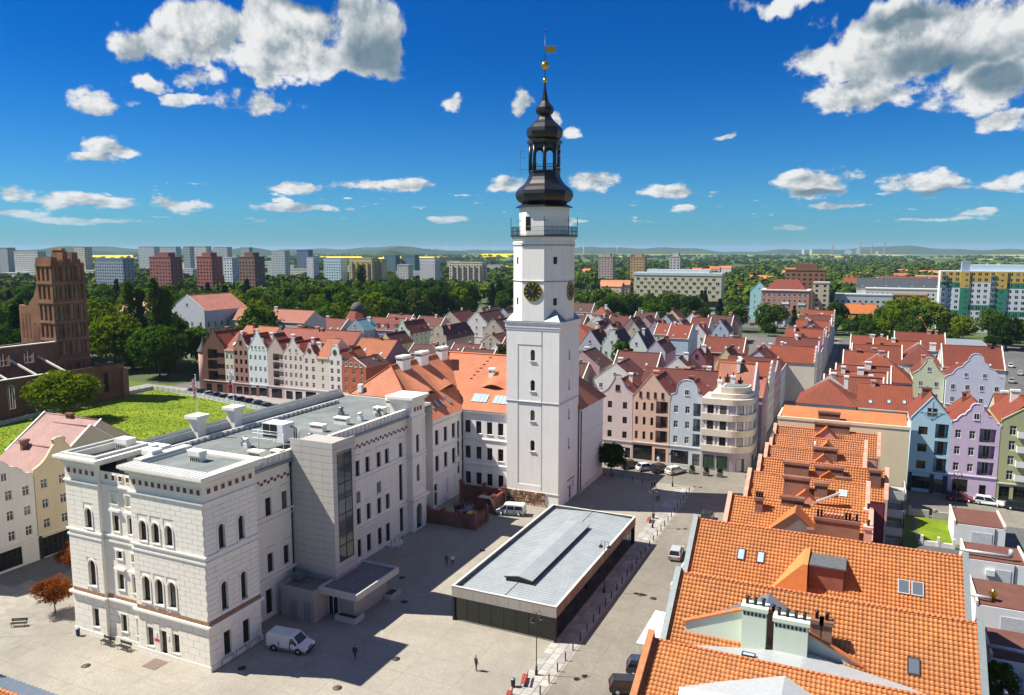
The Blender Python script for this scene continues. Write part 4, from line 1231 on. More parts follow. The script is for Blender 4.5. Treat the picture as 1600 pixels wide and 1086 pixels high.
# slab strip beside the street: every slab laid singly, near part as objects
SL = MB(); SL.box(-.5, -.5, -.5, .5, .5, .5)
slabm = [SL.mesh('paving_slab', [flat('slab_stone', c, .85, var=.15, scale=1.5)]) for c in ((.33, .32, .30), (.27, .262, .25), (.38, .365, .34))]
strip = sheet('slab_strip', [(-30.2, 58), (-27.2, 58), (-27.2, 139), (-30.2, 139)], .014, flat('slab_joint', (.17, .16, .15), .95))
rr = random.Random(3); n = 0
restb = MB()
for j in range(66):
    for i in range(3):
        x, y = -29.7 + i * 1.0, 58.6 + j * 1.22 + (.5 if i % 2 else 0)
        if y > 138.4: continue
        newobj('paving_slab', slabm[rr.choice((0, 0, 1, 2))], strip, (x, y, .024), 0, (.95, 1.16, .03))
# manhole covers on the square
for k, (x, y, r, lab) in enumerate(((-61.6, 47.8, .45, 'round manhole cover on the pale square nearest the bottom left'), (-73.5, 51.0, .42, 'brown oval-looking manhole cover in front of the black benches'), (-46.5, 58.8, .42, 'manhole cover on the sunny edge beyond the town hall shadow'), (-44.2, 66.0, .4, 'pale ring manhole cover left of the lone person'), (-50.8, 78.0, .4, 'dark manhole cover in the shadow before the lift tower'), (-55.0, 84.0, .38, 'dark manhole cover in the shadow near the wing steps'), (-49.4, 97.0, .38, 'dark manhole cover beside the walking couple'), (-22.5, 92.0, .4, 'manhole cover in the street opposite the pavilion'), (-24.3, 92.4, .4, 'manhole cover in the street next to the bollards'), (-58.0, 57.6, .4, 'manhole cover by the white van'))):
    b = MB(); b.lathe([(r, .016), (r, .03)], 20); b.lathe([(r * 1.15, .012), (r * 1.15, .022)], 20)
    tag(b.build('manhole_cover', flat('cast_iron', (.10, .075, .055) if k < 3 else (.05, .045, .04), .7, .3), None, (x, y, 0)), lab, 'manhole', 'manhole covers in the square')
# painted gutter line between square and path
sheet('drain_line', [(-100, 43.2), (-81.6, 54.9), (-81.5, 55.3), (-100, 43.6)], .018, flat('drain', (.22, .20, .18), .9))

# ------------------------------------------------------------------ glass pavilion over the cellars
pav = thing('glass_pavilion', 'low glass pavilion with ribbed grey metal roof in the middle of the square', 'pavilion', (-43.0, 76.3, 0))
PW, PD = 13.4, 32.6
M_PANEL = plaster((.36, .34, .31), .55)
M_BASE = flat('dark_plinth', (.10, .09, .085), .6)
fas = MB()
for i in range(9): 
    a, b = PW * i / 9, PW * (i + 1) / 9
    q = MB(); q.box(a + .01, 0, 3.0, b - .01, .12, 4.3); q.build('fascia_panel', M_PANEL, pav)
for i in range(20):
    a, b = PD * i / 20, PD * (i + 1) / 20
    q = MB(); q.box(PW - .12, a + .13 if i == 0 else a + .01, 3.0, PW, b - .01, 4.3); q.build('fascia_panel', flat('corten', (.20, .135, .10), .75, .2, var=.35, scale=1.1), pav)
q = MB(); q.box(0, PD - .12, 3.0, PW - .13, PD, 4.3); q.box(0, .13, 3.0, .12, PD - .13, 4.3); q.build('fascia', M_PANEL, pav)
tp = MB(); tp.box(-.03, -.03, 4.3, PW + .03, .28, 4.34); tp.box(PW - .28, .28, 4.3, PW + .03, PD + .03, 4.338); tp.box(-.03, .28, 4.3, .28, PD + .03, 4.338); tp.box(.28, PD - .28, 4.3, PW - .28, PD + .03, 4.336); tp.build('coping', M_SHEET, pav)
M_RIB = flat('seam_roof', (.38, .42, .44), .36, .25, var=.10, scale=.5)
rb = MB()
for s_ in (0, 1):
    xa, xb = (.25, PW / 2 - .03) if s_ == 0 else (PW / 2 + .03, PW - .25)
    za, zb = (3.75, 4.12) if s_ == 0 else (4.12, 3.95)
    rb.add([(xa, .25, za), (xb, .25, zb), (xb, PD - .25, zb), (xa, PD - .25, za)])
    for k in range(58):
        y = .5 + k * .55
        if y > PD - .4: break
        rb.add([(xa, y, za + .05), (xb, y, zb + .05), (xb, y + .05, zb + .05), (xa, y + .05, za + .05)]); rb.add([(xa, y, za), (xb, y, zb), (xb, y, zb + .05), (xa, y, za + .05)]); rb.add([(xa, y + .05, za + .05), (xb, y + .05, zb + .05), (xb, y + .05, zb), (xa, y + .05, za)])
rb.build('roof', M_RIB, pav)
rg = MB(); rg.box(PW / 2 - .05, .3, 4.1, PW / 2 + .05, PD - .3, 4.14); rg.build('ridge_seam', M_BLACK, pav)
hd = MB(); hx0, hx1, hy0, hy1 = 5.0, 8.4, 4.6, 25.4; hm = (hx0 + hx1) / 2
hd.box(hx0, hy0, 4.0, hx1, hy1, 4.5, 1)
for (xa, xb, za, zb) in ((hx0 - .15, hm, 4.62, 4.92), (hm, hx1 + .15, 4.92, 4.62)):
    hd.add([(xa, hy0 - .15, za), (xb, hy0 - .15, zb), (xb, hy1 + .15, zb), (xa, hy1 + .15, za)], 0)
    for k in range(38):
        y = hy0 + k * .55; hd.add([(xa, y, za + .03), (xb, y, zb + .03), (xb, y + .05, zb + .03), (xa, y + .05, za + .03)], 0); hd.add([(xa, y, za), (xb, y, zb), (xb, y, zb + .03), (xa, y, za + .03)], 0)
hd.box(hx0 - .15, hy0 - .15, 4.46, hx0, hy1 + .15, 4.62, 1); hd.box(hx1, hy0 - .15, 4.46, hx1 + .15, hy1 + .15, 4.62, 1); hd.prism(Fr(hx0 - .15, hy0 - .12), [(0, .0 + 4.46), (3.7, 4.46), (3.7, 4.62), (1.85, 4.92), (0, 4.62)], 0, .1, 1)
hd.build('ventilation_hood', [M_RIB, M_BLACK], pav)
def clear_glass():
    m, t, b = _base('clear_glass')
    g = t.add('ShaderNodeBsdfGlossy'); g.inputs['Roughness'].default_value = .02; g.inputs['Color'].default_value = (.9, .95, .95, 1)
    tr = t.add('ShaderNodeBsdfTransparent'); tr.inputs['Color'].default_value = (.28, .31, .30, 1)
    f = t.add('ShaderNodeFresnel'); f.inputs['IOR'].default_value = 1.6
    mx = t.add('ShaderNodeMixShader'); t.link(t.math('MULTIPLY_ADD', f.outputs[0], .65, .02), mx.inputs[0]); t.link(tr.outputs[0], mx.inputs[1]); t.link(g.outputs[0], mx.inputs[2])
    t.link(mx.outputs[0], t.n['Material Output'].inputs['Surface'])
    return m
M_CLEAR = clear_glass()
fl = MB(); fl.box(.2, .2, .0, PW - .2, PD - .2, .12); fl.build('floor_slab', flat('dark_floor', (.16, .15, .14), .5), pav)
for i in range(8):
    a, b = .3 + (PW - .6) * i / 8, .3 + (PW - .6) * (i + 1) / 8
    q = MB(); q.box(a + .02, .30, .12, b - .02, .33, 3.0); q.build('glass_pane', M_CLEAR, pav)
    q = MB(); q.box(b - .025, .27, .12, b + .025, .36, 3.0); q.build('mullion', M_BLACK, pav)
for i in range(18):
    a, b = .4 + (PD - .8) * i / 18, .4 + (PD - .8) * (i + 1) / 18
    q = MB(); q.box(PW - .34, a + .02, .12, PW - .31, b - .02, 3.0); q.build('glass_pane', M_CLEAR, pav)
    q = MB(); q.box(PW - .37, b - .025, .12, PW - .28, b + .025, 3.0); q.build('mullion', M_BLACK, pav)
    q = MB(); q.box(.31, a + .02, .12, .34, b - .02, 3.0); q.build('glass_pane', M_CLEAR, pav)
q = MB(); q.box(.35, PD - .35, .12, PW - .35, PD - .32, 3.0); q.build('glass_pane', M_CLEAR, pav)
for (x, y) in ((.05, .05), (PW - .35, .05), (PW - .35, PD - .4), (.05, PD - .4), (.05, PD / 2)):
    q = MB(); q.box(x, y, 0, x + .3, y + .3, 3.0); q.build('column', M_BLACK, pav)
ins = MB(); ins.box(.4, .4, 3.0, PW - .4, PD - .4, 3.05); ins.box(5.5, 8, .12, 9.0, 24, 2.9); ins.build('inner_core', plaster((.10, .09, .085), .3), pav)
for (x, y) in ((2.0, 3.0), (3.4, 3.4), (2.6, 5.0)):
    q = MB(); q.box(x, y, .12, x + .8, y + .5, 1.5); q.build('display_stand', M_FRAME, pav)

# ------------------------------------------------------------------ brick bin yard beside the tower
M_REDBRICK = brick_mat((.20, .045, .025), (.26, .06, .035))
yard = thing('brick_yard', 'red brick walled bin yard between the town hall wing and tower', 'brick wall', (-63.2, 103.8, 0))
def bwall(x0, y0, x1, y1, h, m=M_REDBRICK, cap=True):
    b = MB(); b.box(x0, y0, 0, x1, y1, h); 
    b.box(x0 - .06, y0 - .06, h, x1 + .06, y1 + .06, h + .14); b.build('wall', m, yard)
bwall(0, 0, 9.0, .4, 2.1); bwall(8.6, .4, 9.0, 4.2, 2.1); bwall(8.0, 8.2, 8.4, 12.0, 2.6); bwall(4.6, 12.0, 8.4, 12.4, 2.9); bwall(0.1, 11.6, 4.6, 12.0, 3.1); bwall(5.2, 8.2, 5.5, 12.0, 2.3)
for (x, y, h) in ((-.15, -.15, 2.5), (2.9, -.1, 2.45), (5.9, -.1, 2.45), (8.5, -.15, 2.5), (8.5, 4.0, 2.5), (7.9, 8.0, 3.0), (8.0, 11.9, 3.4), (4.4, 11.7, 3.5), (0, 11.5, 3.6)):
    b = MB(); b.box(x, y, 0, x + .65, y + .65, h); b.box(x - .07, y - .07, h, x + .72, y + .72, h + .16); b.prism(Fr(x - .07, y), [(0, h + .16), (.79, h + .16), (.395, h + .5)], 0, .65); b.build('pillar', M_REDBRICK, yard)
for k, (x, y, c, lab) in enumerate(((5.6, 3.4, (.62, .50, .02), 'yellow lidded waste bin inside the red brick yard'), (4.3, 3.8, (.03, .10, .30), 'blue waste bin inside the red brick yard'), (7.2, 9.4, (.04, .07, .28), 'dark blue waste bin under the small brick shelter roof'), (2.2, 6.0, (.10, .07, .05), 'brown rubbish container at the back of the brick yard'))):
    t_ = thing('waste_bin', lab, 'bin', (-63.2 + x, 103.8 + y, 0), rad(15 * k))
    b = MB(); b.prism(Fr(0, 0), [(.08, .1), (1.1, .1), (1.2, 1.2), (0, 1.2)], 0, .9); b.build('body', flat('bin_body', tuple(v * .5 for v in c), .5), t_)
    b = MB(); b.prism(Fr(-.04, -.06), [(0, 1.2), (1.28, 1.2), (1.2, 1.34), (.08, 1.34)], 0, 1.02); b.build('lid', flat('bin_lid', c, .45), t_)
    for x_ in (.15, 1.0):
        b = MB(); b.tube((x_, .1, .1), (x_, .2, .1), .1, 10); b.build('wheel', M_BLACK, t_)
sh = MB(); sh.box(5.3, 8.3, 2.35, 8.1, 9.6, 2.5); sh.build('shelter_roof', M_CONC, yard)
rr = random.Random(8)
for k in range(14):
    x, y = rr.uniform(1, 7.5), rr.uniform(5.5, 11)
    b = MB(); w, d_, h = rr.uniform(.3, .8), rr.uniform(.3, .8), rr.uniform(.4, 1.4)
    b.prism(Fr(-w / 2, -d_ / 2), [(0, 0), (w, 0), (w * .9, h), (w * .25, h * 1.1)], 0, d_)
    tag(b.build('brick_debris', brick_mat((.24, .13, .09), (.16, .10, .07)), None, (-63.2 + x, 103.8 + y, 0), rr.uniform(0, 3)), 'chunk of old brickwork lying inside the red brick yard', 'rubble', 'old brickwork stored in the yard')
# ------------------------------------------------------------------ real tile relief for the near roofs
def tile_field(parent, O, U, V, u1, mat, lo=None, hi=None, pu=.36, pv=.42, amp=.05, name='roof_tile'):
    O = np.array(O, float); U = np.array(U, float); V = np.array(V, float)
    L = np.linalg.norm(V); Vn = V / L; N = np.cross(U, Vn); N = N if N[2] > 0 else -N
    nc = int(math.ceil(L / pv)); seg = 4; nu = int(math.ceil(u1 / pu)) * seg
    us = np.arange(nu + 1) * pu / seg
    wave = amp * np.sin(2 * pi * us / pu)
    verts = []; faces = []; uvs = []
    rows_ = []
    for j in range(nc):
        v0 = j * pv; v1 = min(L, (j + 1) * pv + .02)
        for (v, lift) in ((v0, -.01), (v0, .07), (v1, .0)):
            a = lo(v / L) if lo else 0.0; b = hi(v / L) if hi else u1
            u = np.clip(us, a, b)
            w = wave if lift >= 0 else wave * .2
            P = O[None] + U[None] * u[:, None] + Vn[None] * v + N[None] * (w + lift)[:, None]
            rows_.append((P, u, max(v, v0 + .01) if lift < .04 and v == v0 else (v0 + .02 if v == v0 else v1 - .03)))
    V_ = np.concatenate([r[0] for r in rows_])
    UV = np.concatenate([np.stack([r[1] + 50, np.full(nu + 1, r[2])], 1) for r in rows_])
    n = nu + 1
    idx = np.arange(nu)
    F = []
    for j in range(nc):
        for k in (0, 1):
            a = (3 * j + k) * n + idx; b = (3 * j + k + 1) * n + idx
            F.append(np.stack([a, a + 1, b + 1, b], 1))
    F = np.concatenate(F)
    u_l = UV[F[:, 0], 0]; u_r = UV[F[:, 1], 0]; u_l2 = UV[F[:, 3], 0]; u_r2 = UV[F[:, 2], 0]
    F = F[(u_r - u_l) + (u_r2 - u_l2) > 1e-4]
    me = bpy.data.meshes.new(name)
    me.vertices.add(len(V_)); me.vertices.foreach_set('co', V_.astype(np.float32).ravel())
    me.loops.add(F.size); me.loops.foreach_set('vertex_index', F.astype(np.int32).ravel())
    me.polygons.add(len(F)); me.polygons.foreach_set('loop_start', np.arange(0, F.size, 4, dtype=np.int32))
    lay = me.uv_layers.new(name='UVMap'); lay.data.foreach_set('uv', UV[F.ravel()].astype(np.float32).ravel())
    me.update(calc_edges=True); me.validate()
    me.polygons.foreach_set('use_smooth', np.ones(len(F), bool))
    me.materials.append(mat)
    o = newobj(name, me, parent)
    return stuff(o)

M_ORANGE = rooftile((.56, .205, .062), .36, .42, relief=False, var=.65)
M_ORANGE2 = rooftile((.52, .205, .085), .36, .42, relief=False, var=.6)
M_RIDGET = flat('ridge_tile', (.46, .15, .055), .65, var=.3, scale=3)
M_SALMON = plaster((.62, .33, .25), .3)
M_PINKW = plaster((.62, .40, .34), .25)
M_MINT = plaster((.60, .68, .56), .16)
M_CREAM = plaster((.70, .62, .44), .2)
M_PLUM = plaster((.18, .035, .055), .25)
M_WHITEM = flat('white_sheet', (.46, .485, .50), .4, .3, var=.08)
M_BROWNBRICK = brick_mat((.28, .12, .075), (.22, .09, .06))

def ridge_tiles(parent, a, b, r=.14, m=None):
    """half-round ridge tiles laid one by one"""
    a = np.array(a, float); b = np.array(b, float); L = np.linalg.norm(b - a); n = max(1, int(L / .42))
    mb = MB()
    for k in range(n):
        p = a + (b - a) * k / n; q = a + (b - a) * (k + 1.06) / n
        mb.tube(tuple(p), tuple(q), r, 8, 0, r * .88)
    return stuff(mb.build('ridge_tile', m or M_RIDGET, parent))

def row_house(label, xl, xr, y0, y1, yr, zr, ze, wall_m, cop_m, tile_m, cat='house', par=.45, plain_n=True, hump=None, relief=True, back_m=None):
    """gabled house with its ridge along X; local origin at (xl, y0)"""
    h = thing('row_house', label, cat, (xl, y0, 0))
    W, D, r = xr - xl, y1 - y0, yr - y0
    w = MB()
    for x, rev_ in ((0, 1), (W, 0)):
        w.add([(x, 0, 0), (x, D, 0), (x, D, ze), (x, r, zr), (x, 0, ze)], 0)
    w.add([(0, 0, 0), (W, 0, 0), (W, 0, ze), (0, 0, ze)]); w.add([(0, D, 0), (W, D, 0), (W, D, ze), (0, D, ze)])
    w.build('wall', back_m or wall_m, h)
    # gable parapets at the street and at the back, with copings
    for x, nm in ((-.3, 'street'), (W - .12, 'yard')):
        g = MB(); f = Fr(x, D, -pi / 2)
        pr = [(0, 0), (D, 0), (D, ze + par), (D - r, zr + par), (0, ze + par)]
        if hump:
            pr = [(0, 0), (D, 0), (D, ze + par)]
            for k in range(9):
                t = k / 8; yy = t * r; zz = ze + (zr - ze) * t + par + (hump * (1 - abs(2 * t - 1)) * (1 if k % 2 else .2) if 0 < k < 8 else 0)
                pr.append((D - yy, zz))
            for k in range(1, 9):
                t = k / 8; yy = r + t * (D - r); zz = zr - (zr - ze) * t + par + (hump * (1 - abs(2 * t - 1)) * (1 if k % 2 else .2) if 0 < k < 8 else 0)
                pr.append((D - yy, zz))
        g.prism(f, pr, 0, .42)
        g.build('gable_parapet', wall_m, h)
        c = MB(); top = pr[2:]
        for k in range(len(top) - 1):
            (ua, za), (ub, zb) = top[k], top[k + 1]
            c.add([f.p(ua, -.06, za), f.p(ub, -.06, zb), f.p(ub, -.06, zb + .09), f.p(ua, -.06, za + .09)]); c.add([f.p(ua, -.06, za + .09), f.p(ub, -.06, zb + .09), f.p(ub, .48, zb + .09), f.p(ua, .48, za + .09)]); c.add([f.p(ua, .48, za), f.p(ua, .48, za + .09), f.p(ub, .48, zb + .09), f.p(ub, .48, zb)])
        c.build('coping', cop_m, h)
    if relief: tile_field(h, (.12, 0, ze), (1, 0, 0), (0, r, zr - ze), W - .24, tile_m)
    else:
        q = MB(); quad_uv(q, (.12, 0, ze), (W - .12, 0, ze), (W - .12, r, zr), (.12, r, zr)); q.build('roof', tile_m, h)
    q = MB(); quad_uv(q, (W - .12, D, ze), (.12, D, ze), (.12, r, zr), (W - .12, r, zr)); q.build('roof', tile_m, h)
    ridge_tiles(h, (.1, r, zr + .04), (W - .1, r, zr + .04))
    return h

def slope_sky(h, ze, r, zr, u, v, w, hh, mf=None, mg=None):
    return skylight(h, (0, 0, ze + .05), (0, r, zr - ze), (1, 0, 0), u, v, w, hh, mf, mg)

M_GLDARKSKY = flat('roof_glass', (.10, .12, .15), .05, 0, .7, var=.05)
M_GREYCOP = flat('grey_coping', (.20, .235, .245), .55, .3, var=.1)
# house B (near) and house A (behind it)
A_ = row_house('orange tiled house with a dark flat dormer and grey copings', -15.9, 10.2, 77.9, 91.0, 84.4, 14.0, 8.6, M_SALMON, M_GREYCOP, M_ORANGE)
rA = 84.4 - 77.9
for u in (4.9, 6.9): slope_sky(A_, 8.6, rA, 14.0, u, 4.2, .8, 1.35, M_DARKFRAME, M_GLSKY)
for u in (20.3, 21.5): slope_sky(A_, 8.6, rA, 14.0, u, 3.4, 1.05, 1.5, M_WHITEM, M_GLDARKSKY)
slope_sky(A_, 8.6, rA, 14.0, 14.6, 5.6, .8, .5, M_ZINC, M_ZINC)
# triangular orange dormer side and the grey box dormer beside it
dm = MB()
P_ = lambda u, v, lift=0: tuple(on_slope((0, 0, 8.6), (0, rA, 5.4), u, v, (1, 0, 0), lift))
k0, k1, k2 = P_(11.6, 6.9), P_(8.2, 1.0), P_(11.6, 1.0)
apex = (11.6, k1[1] + .3, k0[2] - .2)
dm.add([k0, k1, apex]); dm.add([k0, apex, (12.1, apex[1], apex[2]), (12.1, k0[1], k0[2])]); dm.add([k1, k2, apex]); dm.add([(12.1, apex[1], apex[2]), apex, k2, (12.1, k2[1], k2[2])])
dm.build('gablet', flat('orange_sheet', (.62, .22, .07), .6, var=.1), A_)
bx = MB(); zb = 12.6; yb = 1.9
bx.box(12.2, yb, 9.5, 15.4, 5.6, zb - .05, 0); bx.box(12.0, yb - .25, zb - .05, 15.6, 5.9, zb + .1, 1); bx.build('box_dormer', [brick_mat((.36, .10, .05), (.30, .08, .04)), flat('dark_roofing', (.10, .115, .125), .55, var=.2)], A_)
chimney(A_, 11.9, 6.9, 12.8, 14.6, .5, .5, M_BROWNBRICK, 0, False)
B_ = row_house('nearest orange tiled house with a green walled cross gable', -14.9, 10.0, 64.6, 77.7, 71.1, 13.2, 8.2, M_SALMON, M_GREYCOP, M_ORANGE)
rB = 71.1 - 64.6
slope_sky(B_, 8.2, rB, 13.2, 19.6, 2.6, .95, 1.45, M_DARKFRAME, M_GLDARKSKY)
g = MB(); f = Fr(1.6, 1.9)
g.prism(f, [(0, 8.0), (15.4, 8.0), (15.4, 9.3), (10.2, 11.8), (7.3, 13.0), (5.6, 13.0), (.0, 10.6)], 0, .3)
g.build('green_gable', M_MINT, B_)
c = MB()
for (ua, za, ub, zb) in ((-.2, 10.5, 5.8, 13.05), (7.0, 13.1, 10.2, 11.8), (10.2, 11.8, 15.8, 9.15)):
    c.prism(f, [(ua, za), (ub, zb), (ub, zb + .16), (ua, za + .16)], -.15, .45)
c.build('coping', M_RIDGET, B_)
v = MB(); v.add([(2.0, 2.2, 10.6), (8.4, 2.2, 13.0), (8.4, 5.7, 13.0)]); v.add([(8.4, 2.2, 13.0), (17.0, 2.2, 9.4), (8.4, 5.7, 13.0)]); v.build('metal_roof', M_LEAD, B_)
for (x, y, w) in ((7.7, 1.3, 2.0), (10.7, 1.0, 2.7)):
    o = chimney(B_, x, y, 8.2, 13.7 if w < 2.5 else 13.3, w, 1.1, M_MINT, 3 if w < 2.5 else 4)
for k, (x, y) in enumerate(((9.1, 2.2), (12.6, 2.6), (13.4, 2.6))):
    chimney(B_, x, y, 10, 12.9, .9, .8, M_BROWNBRICK, 1, False)
# house C: in front, at the bottom edge of the view
C_ = row_house('orange tiled house at the bottom edge with white metal dormer roof', -15.2, 14.0, 48.0, 64.3, 62.2, 10.6, 3.2, M_SALMON, M_RIDGET, M_ORANGE, par=.75)
w = MB()
w.add([(2.4, 14.3, 10.5), (12.0, 14.3, 10.5), (12.0, 17.9, 10.3), (2.4, 17.9, 8.8)]); w.add([(12.0, 14.3, 10.5), (24, 14.3, 10.5), (24, 17.9, 8.6), (12.0, 17.9, 10.3)])
w.build('metal_valley', M_WHITEM, C_)
w = MB(); ax = 11.0
w.add([(2.5, 10.9, 8.7), (ax, 9.0, 10.4), (ax, 13.2, 10.4)]); w.add([(ax, 9.0, 10.4), (20.5, 9.2, 7.6), (ax, 13.2, 10.4)]); w.add([(2.5, 10.9, 8.7), (2.5, 9.0, 7.6), (ax, 9.0, 10.4)])
w.build('metal_roof', M_WHITEM, C_)
w = MB(); w.prism(Fr(2.2, 8.8), [(0, 5), (19, 5), (19, 7.3), (9.0, 10.2), (0, 7.5)], 0, .2); w.build('dormer_wall', M_MINT, C_)
c = MB()
for (ua, za, ub, zb) in ((-.3, 7.4, 9.0, 10.15), (9.0, 10.15, 19.2, 7.2)): c.prism(Fr(2.2, 8.8), [(ua, za), (ub, zb), (ub, zb + .16), (ua, za + .16)], -.25, .3)
c.build('coping', M_RIDGET, C_)
skylight(C_, (7.4, 14.6, 10.55), (0, 3, .05), (1, 0, 0), 0, 0, 1.1, .6, M_DARKFRAME, M_GLSKY)
# the row beyond: each house a little different
specs = [
 ('orange roofed row house with a long row of black chimney pots', -14.2, 1.9, 91.2, 104.0, 97.7, 13.0, 8.2, M_PINKW, M_SALMON, M_ORANGE),
 ('orange roofed row house with brick chimney stack and white ridge flashing', -13.4, 1.6, 104.2, 114.2, 109.9, 13.0, 8.8, M_PINKW, M_SALMON, M_ORANGE),
 ('orange roofed row house with two brick chimneys and a plum rear wall', -13.0, 4.0, 114.4, 121.8, 118.2, 13.0, 9.4, M_PINKW, M_SALMON, M_ORANGE),
 ('orange roofed row house with pale gablet near its ridge', -12.9, 1.2, 122.0, 129.8, 126.0, 13.0, 9.4, M_PINKW, M_SALMON, M_ORANGE2),
 ('orange roofed row house with brick gablet and white flue', -13.0, 1.3, 130.0, 137.6, 134.3, 13.0, 9.4, M_PINKW, M_SALMON, M_ORANGE2),
 ('orange roofed row house with a broad salmon gable dormer', -13.2, 3.3, 137.8, 144.6, 141.2, 13.0, 9.6, M_PINKW, M_SALMON, M_ORANGE2),
]
ROW = []
for i, (lab, xl, xr, y0, y1, yr, zr, ze, wm, cm, tm) in enumerate(specs):
    ROW.append(row_house(lab, xl, xr, y0, y1, yr, zr, ze, wm, cm, tm, hump=.5 if i > 0 else None, back_m=(M_PLUM if i == 2 else M_SALMON)))
def gablet(h, x0, x1, y, z0, z1, m, back=3.0, tm=M_ORANGE):
    g = MB(); xm = (x0 + x1) / 2
    g.prism(Fr(x0, y), [(0, z0), (x1 - x0, z0), (xm - x0, z1)], 0, .25); g.build('gablet', m, h)
    r = MB(); quad_uv(r, (x0 - .2, y - .2, z0 - .08), (x0 - .2, y + back, z0 - .08), (xm, y + back, z1 + .1), (xm, y - .2, z1 + .1)); quad_uv(r, (x1 + .2, y + back, z0 - .08), (x1 + .2, y - .2, z0 - .08), (xm, y - .2, z1 + .1), (xm, y + back, z1 + .1)); r.build('gablet_roof', rooftile((.62, .18, .05)), h)
h = ROW[0]
gablet(h, 5.0, 11.0, 2.3, 10.6, 13.2, M_LEAD)
chimney(h, 3.6, 5.2, 11, 13.7, .9, .7, M_BROWNBRICK, 3, False); chimney(h, 7.4, 6.4, 12, 13.9, 2.6, .7, M_BROWNBRICK, 0)
c = chimney(h, 12.6, 3.2, 10.5, 12.9, 4.8, .7, M_BROWNBRICK, 0, False)
for k in range(12):
    p = MB(); x = 10.5 + k * .38; tall = .75 if k in (0, 1, 8, 9, 11) else .45
    p.lathe([(.14, 12.9), (.14, 12.9 + tall), (.18, 12.9 + tall), (.18, 13.0 + tall)], 10, (x, 3.2)); p.build('chimney_pot', M_BLACK if tall > .6 else M_SALMON, c)
slope_sky(h, 8.2, 6.5, 13.0, 13.3, 5.0, 1.0, .5, M_ZINC, M_ZINC)
for y in (2.2, 8.5): chimney(h, 15.9, y, 8, 12.9, .8, .9, M_PINKW, 1, False)
h = ROW[1]
chimney(h, 6.3, 3.4, 10.5, 13.7, 3.2, .8, M_BROWNBRICK, 0); chimney(h, 9.4, 3.6, 10.5, 13.2, 1.6, .8, M_BROWNBRICK, 0)
gablet(h, 5.4, 9.6, 2.0, 10.2, 12.2, M_SALMON)
c = MB(); c.prism(Fr(8.6, 1.8), [(0, 10.6), (3.2, 12.4), (3.2, 12.65), (0, 10.85)], 0, .5); c.build('flashing', M_WHITEM, h)
slope_sky(h, 8.8, 5.7, 13.0, 11.6, 4.6, 1.0, 1.0, M_FRAME, M_GLSKY)
h = ROW[2]
chimney(h, 5.2, 1.9, 10, 13.4, 3.4, .8, M_BROWNBRICK, 0); chimney(h, 9.6, 2.4, 10.5, 13.2, 3.8, .7, M_BROWNBRICK, 0); chimney(h, 11.6, 1.2, 9.6, 12.1, 2.0, .7, M_BROWNBRICK, 0); chimney(h, 15.6, 2.0, 9, 13.5, 1.5, .9, M_BROWNBRICK, 0)
gablet(h, 7.6, 11.8, 1.6, 10.8, 12.6, flat('ochre', (.42, .22, .05), .8))
h = ROW[3]
gablet(h, 6.2, 10.6, 1.5, 10.8, 13.0, M_SALMON); chimney(h, 8.6, 3.0, 11, 13.9, 3.4, .7, M_BROWNBRICK, 0)
w = MB(); w.add([(5.0, .6, 9.9), (8.0, .6, 11.2), (8.0, 1.8, 11.4)]); w.add([(8.0, .6, 11.2), (11.4, .6, 9.9), (8.0, 1.8, 11.4)]); w.build('metal_roof', M_WHITEM, h)
h = ROW[4]
gablet(h, 6.0, 11.2, 1.4, 10.6, 13.0, M_BROWNBRICK); p = MB(); p.tube((6.9, 1.4, 11), (6.9, 1.4, 13.2), .16, 8); p.build('flue', M_WHITEM, h)
h = ROW[5]
gablet(h, 4.6, 12.2, 1.0, 10.0, 13.9, M_SALMON); chimney(h, 9.2, 3.4, 12, 14.4, 5.6, .7, M_BROWNBRICK, 0)
# cream end building with a blank wall
cr = thing('cream_building', 'tall cream rendered building with a blank sunlit end wall', 'building', (-13.4, 146.2, 0))
w = MB(); w.box(0, 0, 0, 21.6, 8.6, 13.3); w.build('wall', M_CREAM, cr)
w = MB(); w.box(-.1, -.1, 13.3, 21.7, .35, 13.8); w.box(-.1, .35, 13.3, .3, 8.7, 13.8); w.box(21.3, .35, 13.3, 21.7, 8.7, 13.8); w.box(.3, 8.3, 13.3, 21.3, 8.7, 13.8); w.build('parapet', M_CREAM, cr)
q = MB(); quad_uv(q, (.3, .4, 13.35), (21.3, .4, 13.35), (21.3, 8.2, 14.4), (.3, 8.2, 14.4)); q.build('roof', rooftile((.58, .2, .07)), cr)
chimney(cr, 8.6, 2.0, 13.3, 15.0, 3.6, .8, M_BROWNBRICK, 0)
